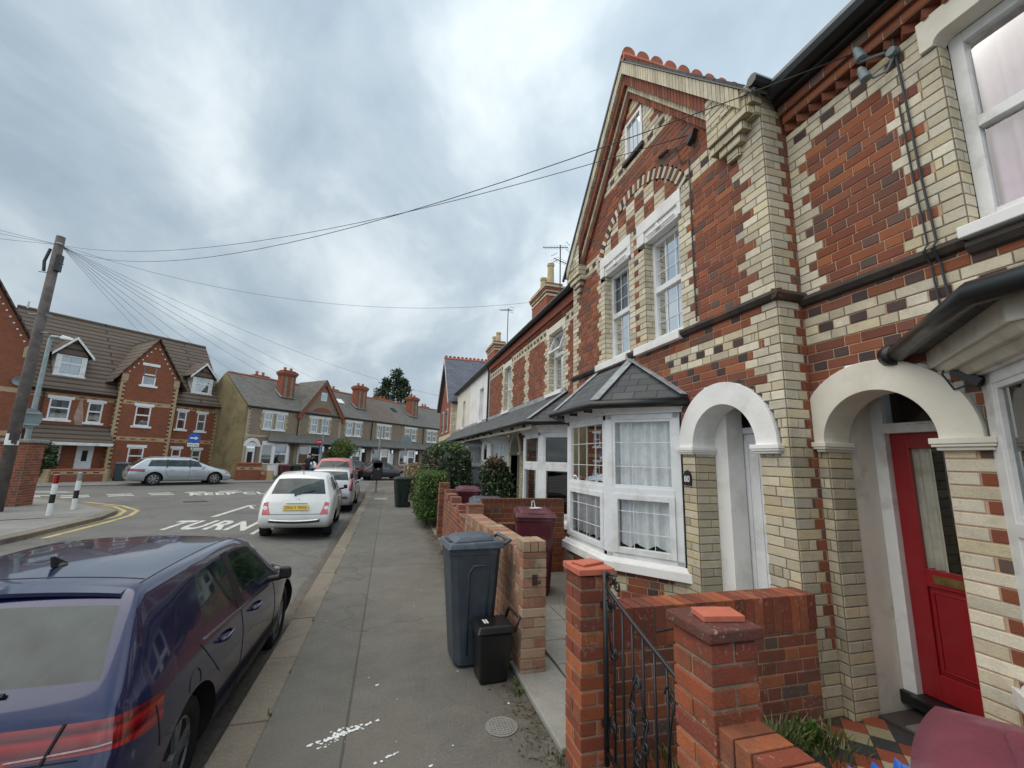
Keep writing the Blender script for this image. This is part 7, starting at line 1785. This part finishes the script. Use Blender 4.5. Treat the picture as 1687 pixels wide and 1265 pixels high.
sc = car('parked_car', 'silver estate car parked side-on in front of the three-storey block', (-13.05+.30, 25.55+.65, -.09), radians(34),
    dict(hatch(4.58, 1.77, 1.43, 'silver'), L=4.58, wr=.32, wheels=(1.02, 3.67), belt=(.90, .86),
         rear=(.12, .03, 0, .04, .08, .14, .62), rearz=(.24, .34, .56, .72, .86, .92, 1.33), sillmat=0,
         stations=[(.55, .62, .80, 1.40, 1.34, .96), (1.45, 1.45, 1.45, 1.43, 1.36, 1), (1.56, 1.56, 1.56, 1.43, 1.365, 1), (2.42, 2.42, 2.42, 1.43, 1.365, 1), (2.52, 2.52, 2.52, 1.43, 1.365, 1), (3.02, 3.15, 2.72, 1.38, 1.32, .96)],
         cowl=(3.48, .92), hood=(4.28, .72), ws=6, glass={1: 2, 2: 2, 3: 2, 4: 2, 5: 2}, pillars=[(2.47, .90, 2.47, 1.32, .07), (1.50, .90, 1.50, 1.32, .06)],
         seams=[[(3.32, .3), (3.36, .6), (3.25, .86)], [(2.46, .28), (2.47, .88)], [(1.62, .34), (1.48, .62), (1.42, .88)], [(1.35, .45), (3.3, .43)]], handles=[(1.72, .78), (2.66, .77)], mirror=(3.08, .90), extra=[estate_extra], spokes=7))
car('parked_car', 'black soft-top coupe parked side-on in front of the long terrace', (-2.10, 34.05, -.08), radians(31),
    dict(hatch(4.1, 1.72, 1.38, 'black_car'), wr=.31, wheels=(.82, 3.25), L=4.1, belt=(.92, .86), rear=(.12, .03, 0, .05, .08, .30, .85), rearz=(.24, .34, .56, .74, .86, .90, 1.25),
         stations=[(.75, .80, 1.10, 1.33, 1.27, .93), (1.35, 1.35, 1.40, 1.38, 1.31, 1), (1.48, 1.48, 1.48, 1.38, 1.31, 1), (1.58, 1.58, 1.58, 1.38, 1.31, 1), (2.35, 2.42, 2.15, 1.34, 1.28, .96)], cowl=(2.80, .90), hood=(3.8, .72), ws=5, glass={2: 2, 4: 2}, roofmat=(0, 1, 2, 3, 4), roofpaint='trim',
         seams=[[(2.5, .3), (2.52, .84)], [(1.5, .3), (1.45, .86)]], handles=[(1.65, .76)], mirror=(2.3, .90), pillars=[]))
# dark van-like car behind the coupe
car('parked_car', 'dark grey car half hidden behind the red car, parked by the long terrace', (-4.15, 33.9, -.08), radians(38), hatch(3.9, 1.7, 1.48, 'black_car'))

# ================================================================== street furniture
pl = thing('telegraph_pole', (-9.73, 14.6, 0), 'leaning-looking tall wooden telegraph pole at the left, with many cables from its top', 'pole')
m = MB(); m.tube([(-9.73, 14.6, 0), (-9.70, 14.55, 4), (-9.66, 14.5, 7.72)], [.135, .12, .10], 14); m.build('shaft', 'pole', pl, smooth=True)
m = MB()
for z, s in ((5.35, 1), (5.35, -1), (4.85, 1), (6.9, 1), (6.6, -1)): m.tube([(-9.68, 14.5, z), (-9.68+s*.26, 14.45, z-.02)], .014, 6)
m.tube([(-9.68, 14.42, 7.5), (-9.5, 14.36, 7.45)], .02, 6); m.build('step_iron', 'galv', pl)
m = MB(); m.box(-9.60, -9.50, 14.38, 14.55, 6.65, 7.15); m.tube([(-9.80, 14.45, 7.3), (-9.85, 14.42, 6.9), (-9.80, 14.4, 6.6)], .04, 6); m.build('cable_box', 'black', pl, bevel=.01)
m = MB(); m.lathe((-9.72, 14.58, 1.72), (0, 0, 1), [(.132, 0), (.132, .30)], 14); m.build('white_band', 'sign_white', pl)
lp = thing('street_lamp', (-10.4, 16.1, 0), 'thin grey street lamp with a short arm, carrying the round grey sign', 'street lamp')
m = MB(); m.tube([(-10.4, 16.1, 0), (-10.4, 16.1, 2.0), (-10.4, 16.1, 5.0), (-10.38, 16.1, 5.08), (-9.95, 16.05, 5.06)], [.075, .07, .05, .045, .04], 10); m.build('post', 'galv', lp, smooth=True)
m = MB(); m.hexa([(-10.12, 15.98, 5.02), (-9.78, 15.98, 4.99), (-9.78, 16.12, 4.99), (-10.12, 16.12, 5.02), (-10.08, 16.0, 5.14), (-9.84, 16.0, 5.08), (-9.84, 16.1, 5.08), (-10.08, 16.1, 5.14)]); m.build('lamp_head', 'sign_white', lp, bevel=.02)
m = MB(); m.lathe((-10.42, 16.02, 2.52), (.15, -1, 0), [(.30, -.006), (.30, .006)], 28); o = m.build('sign_back', 'signback', lp)
m = MB(); m.box(-10.70, -10.12, 15.965, 15.99, 2.66, 2.70); m.box(-10.70, -10.12, 15.965, 15.99, 2.32, 2.36); m.box(-10.72, -10.45, 15.96, 15.98, 2.30, 2.38); m.build('bracket', 'galv', o)
# left brick pillar and wall
lb = thing('brick_pier', (-10.45, 16.0, 0), 'square red brick pier with a concrete cap at the left edge', 'brick pier')
m = MB(); lop(m, -10.75, -10.12, 15.75, 16.4, 0, 1.80, 'r', 'se'); m.build('shaft', 'brick', lb); m = MB(); m.box(-10.82, -10.06, 15.68, 16.47, 1.80, 1.90); m.build('cap', 'slab', lb, bevel=.02)
m = MB(); lop(m, -13.5, -10.75, 15.9, 16.2, 0, 1.70, 'r', 's'); tag(m.build('garden_wall', 'brick'), 'red brick wall running out of the picture at the left edge', 'wall')
for x, y, tp_, lab in ((-8.14, 13.8, 'lamp', 'black and white bollard with a red top, the nearer of two at the corner'), (-8.36, 15.05, 'galv', 'black and white bollard with a grey top, the farther of two at the corner')):
    b = thing('bollard', (x, y, 0), lab, 'bollard', group='corner bollards'); prof = [(0, .30, 'sign_white'), (.30, .52, 'black'), (.52, .78, 'sign_white'), (.78, 1.0, tp_)]
    for z0, z1, mt in prof: m = MB(); m.lathe((x, y, z0), (0, 0, 1), [(.056, 0), (.056, z1-z0), (.03, z1-z0+(.02 if z1 == 1.0 else 0))], 14); m.build('shaft_band', mt, b)
def sign(loc, h, label, name='traffic_sign', r=.04):
    s = thing(name, loc, label, 'sign'); m = MB(); m.tube([loc, (loc[0], loc[1], loc[2]+h)], r, 8); m.build('post', 'galv', s); return s
# blue arrow sign by the block
def b1p(s, y, z): return Vector((-15.777+E2.x*s-.713*y, 30.279+E2.y*s+.701*y, z))
P_ = b1p(3.42, -2.0, 0); sg = sign(tuple(P_), 2.75, 'round blue direction sign with a white arrow pointing right, in front of the three-storey block')
NB = Vector((.35, -.94, 0)).normalized(); UB = Vector((.94, .35, 0)).normalized()
m = MB(); m.lathe(P_+Vector((0, 0, 2.5))+NB*.05, NB, [(.32, 0), (.32, .012)], 28); o = m.build('sign_face', 'sign_blue', sg)
c = P_+Vector((0, 0, 2.5))+NB*.066; m = MB()
def pt(a, b): return c+UB*a+Vector((0, 0, b))
m.prism([pt(-.21, -.045), pt(.05, -.045), pt(.05, -.12), pt(.22, 0), pt(.05, .12), pt(.05, .045), pt(-.21, .045)], NB*.004); m.build('arrow', 'sign_white', o)
m = MB(); c = P_+Vector((0, 0, 2.08))+NB*.05; m.prism([pt(-.30, -.11), pt(.30, -.11), pt(.30, .11), pt(-.30, .11)], NB*.01); o = m.build('plate', 'sign_white', sg)
tx = Matrix.Translation(P_+Vector((0, 0, 2.08))+NB*.062-Vector(sg.location)) @ Matrix((( UB.x, 0, NB.x, 0), (UB.y, 0, NB.y, 0), (0, 1, 0, 0), (0, 0, 0, 1)))
textmesh('One way', .14, 'black', 'lettering', o, tx, .001, .001)
# post with red and blue plates in front of the gabled house
P_ = at2(4.5, -2.1); P_ = Vector(P_); sg = sign(tuple(P_), 4.4, 'tall thin post with a red plate and blue sign before the pointed gable', r=.035)
m = MB(); c = P_+Vector((-.02, 0, 2.62))+NB*.05; m.prism([pt(-.42, -.16), pt(-.02, -.16), pt(-.02, .16), pt(-.42, .16)], NB*.01); m.build('red_plate', 'sign_red', sg)
m = MB(); m.prism([pt(-.34, -.02), pt(-.22, -.02), pt(-.22, .03), pt(-.34, .03)], NB*.014); m.prism([pt(-.18, -.02), pt(-.08, -.02), pt(-.08, .03), pt(-.18, .03)], NB*.014); m.build('lettering', 'sign_white', sg)
m = MB(); c = P_+Vector((0, 0, 2.1))+NB*.05; m.prism([pt(-.22, -.22), pt(-.02, -.22), pt(-.02, .22), pt(-.22, .22)], NB*.01); m.build('blue_plate', 'sign_blue', sg)
m = MB(); m.prism([pt(.02, -.2), pt(.14, -.2), pt(.14, .2), pt(.02, .2)], NB*.01); m.prism([pt(-.16, -.85), pt(-.04, -.85), pt(-.04, -.5), pt(-.16, -.5)], NB*.01); m.build('white_plate', 'sign_white', sg)
P2_ = Vector(at2(4.25, -2.3)); sg = sign(tuple(P2_), 2.4, 'shorter white post standing beside the tall sign post', name='post', r=.035); sg['category'] = 'post'
# square grey sign back on the pavement
P_ = Vector((1.15, 33.0, 0)); sg = sign(tuple(P_), 3.4, 'grey back of a traffic sign on a post, seen above the dark hedge')
m = MB(); m.lathe(P_+Vector((0, -.06, 2.85)), (0, -1, 0), [(.44, 0), (.44, .012)], 8); m.build('sign_back', 'signback', sg)
m = MB(); m.box(1.05, 1.25, 32.9, 32.95, 1.3, 1.8); m.build('plate', 'sign_white', sg)
P_ = Vector((-.49, 21.55, 0)); sg = sign(tuple(P_), 3.1, 'thin grey post at the end of the near pavement carrying a black keep-left box', r=.04)
m = MB(); m.box(-.72, -.26, 21.38, 21.52, .58, 1.42); m.lathe((-.49, 21.38, 1.30), (0, 1, 0), [(.23, 0), (.23, .14)], 20); o = m.build('signal_box', 'black', sg, bevel=.03)
m = MB(); m.lathe((-.46, 21.36, 1.10), (0, -1, 0), [(.06, 0), (.06, .02)], 14); m.build('lens', 'signback', o)
# far garden walls and bins
def farwall(label, pts, h, pier=True, cat='wall'):
    w = thing('garden_wall', (*pts[0][:2], 0), label, cat)
    for a, b in zip(pts, pts[1:]):
        a, b = Vector((*a[:2], 0)), Vector((*b[:2], 0)); m = MB(); m.bar(a+Vector((0, 0, h*.5-.02)), b+Vector((0, 0, h*.5-.02)), .22, h+.04); m.build('brickwork', 'red_brick_far', w)
        m = MB(); m.bar(a+Vector((0, 0, h+.03)), b+Vector((0, 0, h+.03)), .28, .08); m.build('coping', 'terra', w)
        m = MB(); d_ = (b-a).normalized(); q = Vector((d_.y, -d_.x, 0))*.115; L_ = (b-a).length; z = h*.62
        m.prism([a+q+Vector((0, 0, z)), b+q+Vector((0, 0, z)), b+q+Vector((0, 0, z+.16)), a+q+Vector((0, 0, z+.16))], q*.04); m.build('band', 'buff_brick_far', w)
        m = MB(); s = .2
        while s < L_-.3: p = a+d_*s; m.prism([p+q*1.06+Vector((0, 0, z+.05)), p+d_*.25+q*1.06+Vector((0, 0, z+.05)), p+d_*.25+q*1.06+Vector((0, 0, z+.11)), p+q*1.06+Vector((0, 0, z+.11))], q*.03); s += .5
        m.build('dark_header', 'fence', w)
    if pier:
        for p in (pts[0], pts[-1]): m = MB(); m.box(p[0]-.16, p[0]+.16, p[1]-.16, p[1]+.16, -.05, h+.06); m.build('pier', 'buff_brick_far', w)
    return w
A = b1p(-2.8, -2.0, 0); B = b1p(-.55, -2.0, 0); farwall('low red wall with buff piers, left of the bin before the three-storey block', [A, B], .55)
A = b1p(.45, -2.0, 0); B = b1p(3.2, -2.0, 0); farwall('low red wall behind the silver estate car', [A, B], .55)
A = b1p(5.7, -1.8, 0); B = Vector(at2(.75, -2.2)); farwall('low red wall in front of the yellow side wall', [A, B], .50)
A = Vector(at2(-.6, -1.9)); m = MB()
A = Vector(at2(.5, -1.5)); B = Vector(at2(.9, -2.3)); C_ = Vector(at2(-.9, -1.2)); w = farwall('higher plain brick wall and pier beside the white arched doorway', [C_, A], 1.0, False)
c = b1p(0.05, -2.05, 0); wheelie((c.x, c.y, -.04), radians(120), 'dark bin between the two low walls of the three-storey block', h=1.02, w=.52)
for s, bd, lab in ((1.75, 'bin_red', 'burgundy bin beside the white box in front of the long terrace'), (2.55, 'bin_green', 'dark bin between the burgundy bin and the standing person')):
    c = at2(s, -2.1); wheelie((c[0], c[1], -.04), radians(125), lab, h=1.02, w=.62, d=.6, body=bd, lid=bd)
c = at2(4.0, -1.4); wheelie((c[0], c[1], -.04), radians(125), 'burgundy bin behind the white and blue bags', h=1.02, w=.6, body='bin_red', lid='bin_red')
c = at2(5.3, -1.9); wheelie((c[0], c[1], -.04), radians(125), 'burgundy bin under the small street tree', h=1.0, w=.8, body='bin_red', lid='bin_red')
c = at2(14.6, -2.2); wheelie((c[0], c[1], -.04), radians(125), 'dark green bin beyond the black coupe', h=1.15, w=1.0, d=.7, body='bin_green', lid='bin_green')
c = Vector(at2(1.02, -2.0)); m = MB(); m.T = Matrix.Translation(c) @ Matrix.Rotation(RZ, 4, 'Z'); m.box(-.28, .28, -.05, .2, .25, .88); m.box(-.31, .31, -.08, .2, .88, .93); tag(m.build('meter_box', 'sign_white', bevel=.01), 'white box with a flat lid, left of the burgundy bin by the long terrace', 'box')
c = Vector(at2(3.85, -2.05)); m = MB(); rnd = random.Random(9)
mo = thing('rubbish_bags', tuple(c), 'heap of white bags with blue-grey stripes beside the standing person', 'bags')
for i in range(5):
    q = c+Vector((rnd.uniform(-.25, .25), rnd.uniform(-.2, .2), .72+.08*i)); m.lathe(q, (rnd.uniform(-.5, .5), .4, 1), [(.05, -.12), (.2, -.08), (.22, .02), (.12, .12), (.03, .16)], 9)
m.build('bag', 'sign_white', mo, smooth=True); m = MB(); m.box(c.x-.35, c.x+.3, c.y-.2, c.y+.3, 0, .66); m.build('crate', 'fence', mo, bevel=.03)
A = Vector(at2(2.1, -1.85)); B = Vector(at2(5.2, -1.85)); farwall('brick wall behind the bins of the long terrace', [A, B], .75, False)
A = Vector(at2(9.5, -2.0)); B = Vector(at2(17.5, -2.0)); farwall('long low brick wall behind the black coupe', [A, B], .8, False)
# fence beside the yellow wall
m = MB(); A = b1p(5.9, 1.0, 0); B = b1p(7.1, .2, 0); m.bar(A+Vector((0, 0, .85)), B+Vector((0, 0, .85)), .06, 1.7)
for i in range(10): p = A.lerp(B, i/9); m.box(p.x-.05, p.x+.05, p.y-.06, p.y-.03, 0, 1.72)
tag(m.build('fence', 'fence'), 'dark brown timber fence between the block and the yellow wall', 'fence')
# satellite dish is part of the first terrace house front
# person standing by the bins
def person(loc, rz):
    t = thing('person', loc, 'person in dark clothes and a flat cap, leaning forward over the bins', 'person', rz)
    me = bpy.data.meshes.new('body'); J = {}
    pts = [((0, 0, .92), .135), ((0, 0, 1.08), .125), ((.05, 0, 1.25), .15), ((.10, 0, 1.40), .13), ((.14, 0, 1.50), .055), ((.18, 0, 1.60), .085), ((.19, 0, 1.70), .085),
           ((.0, .10, .88), .10), ((.03, .11, .48), .065), ((.0, .11, .10), .045), ((.12, .12, .05), .04), ((.0, -.10, .88), .10), ((.0, -.11, .48), .065), ((-.04, -.11, .10), .045), ((.08, -.12, .05), .04),
           ((.10, .19, 1.38), .06), ((.20, .24, 1.16), .048), ((.40, .20, 1.05), .036), ((.48, .18, 1.03), .03), ((.10, -.19, 1.38), .06), ((.20, -.24, 1.16), .048), ((.40, -.20, 1.05), .036), ((.48, -.18, 1.03), .03)]
    ed = [(0, 1), (1, 2), (2, 3), (3, 4), (4, 5), (5, 6), (0, 7), (7, 8), (8, 9), (9, 10), (0, 11), (11, 12), (12, 13), (13, 14), (3, 15), (15, 16), (16, 17), (17, 18), (3, 19), (19, 20), (20, 21), (21, 22)]
    me.from_pydata([p for p, r in pts], ed, []); o = bpy.data.objects.new('body', me); COL.objects.link(o)
    sk = o.modifiers.new('skin', 'SKIN'); sk.use_smooth_shade = True; sv = me.skin_vertices[0].data
    for i, (p, r) in enumerate(pts): sv[i].radius = (r, r)
    sv[0].use_root = True; ss = o.modifiers.new('s', 'SUBSURF'); ss.levels = ss.render_levels = 2
    b = bake(o); bpy.data.objects.remove(o); b.materials.clear()
    for mt in ('cloth', 'skin'): b.materials.append(MT[mt])
    for p in b.polygons:
        c = p.center; p.material_index = 1 if (c.z > 1.53 or (c.x > .42 and c.z > .9)) else 0; p.use_smooth = True
    o = bpy.data.objects.new('body', b); COL.objects.link(o); o.parent = t
    m = MB(); m.lathe((.19, 0, 1.72), (.2, 0, 1), [(.10, -.03), (.115, .02), (.09, .07), (.02, .085)], 14); m.hexa([(.24, -.07, 1.70), (.36, -.05, 1.67), (.36, .05, 1.67), (.24, .07, 1.70), (.24, -.07, 1.72), (.36, -.05, 1.685), (.36, .05, 1.685), (.24, .07, 1.72)]); m.build('cap', 'cloth', t, local=True, smooth=True)
    m = MB()
    for s in (1, -1):
        for k in range(4): y0 = s*.18+(k-1.5)*.018; m.tube([(.50, y0, 1.03), (.54, y0, 1.02), (.565-.01*abs(k-1), y0, .995)], .008, 5)
        m.tube([(.48, s*.14, 1.03), (.52, s*.125, 1.01)], .008, 5)
    m.build('finger', 'skin', t, local=True, smooth=True)
c = at2(3.2, -2.5); person((c[0], c[1], -.045), radians(75))

# ================================================================== overhead cables
def cable(label, a, b, sag, r=.011, n=24):
    r *= .55 if r < .009 else .45
    a, b = Vector(a), Vector(b); m = MB(); m.tube([a.lerp(b, i/n)-Vector((0, 0, sag*4*(i/n)*(1-i/n))) for i in range(n+1)], r, 5)
    o = m.build('cable', 'wire', None, smooth=True); tag(o, label, 'cable', 'overhead cables'); return o
PT = (-9.6, 14.45, 7.45)
cable('upper of the two long cables from the pole to the near tall gable', PT, (XF-.05, 3.35, 5.24), .65, .008)
cable('lower of the two long cables from the pole, ending at the near insulators', (-9.6, 14.45, 7.38), (XR-.14, 1.80, 4.70), .95, .008)
cable('cable from the pole to the chimney with two buff pots', PT, (4.6, 12.6, 7.0), .9, .010)
cable('cable from the pole to the blue-slated end gable', PT, (3.0, 22.0, 4.8), .55, .010)
def b2t(s, z, y=-.2): q = at2(s, y); return (q[0], q[1], z)
cable('cable from the pole to the first house of the long terrace', PT, b2t(1.0, 4.9), .3, .012)
cable('cable from the pole to the eaves beside the pointed gable', PT, b2t(3.8, 4.9), .35, .012)
cable('cable from the pole to the house right of the pointed gable', PT, b2t(8.3, 4.9), .4, .012)
cable('cable from the pole to the fourth house of the long terrace', PT, b2t(12.2, 4.9), .45, .012)
cable('cable from the pole towards the last house of the long terrace', PT, b2t(19, 4.9), .5, .012)
q = b1p(1.0, 1.5, 9.0); cable('left of the two cables dropping from the pole to the ridge of the block', PT, (-12.9, 32.3, 6.2), .2, .010)
cable('right of the two cables dropping from the pole to the ridge of the block', PT, (-11.9, 33.3, 6.0), .2, .010)
cable('topmost cable leaving the picture at the left edge', PT, (-16, 10.2, 7.6), .15, .010); cable('middle cable leaving the picture at the left edge', PT, (-16, 10.6, 7.0), .12, .010); cable('lowest cable leaving the picture at the left edge', PT, (-16.5, 12.6, 6.75), .10, .010)
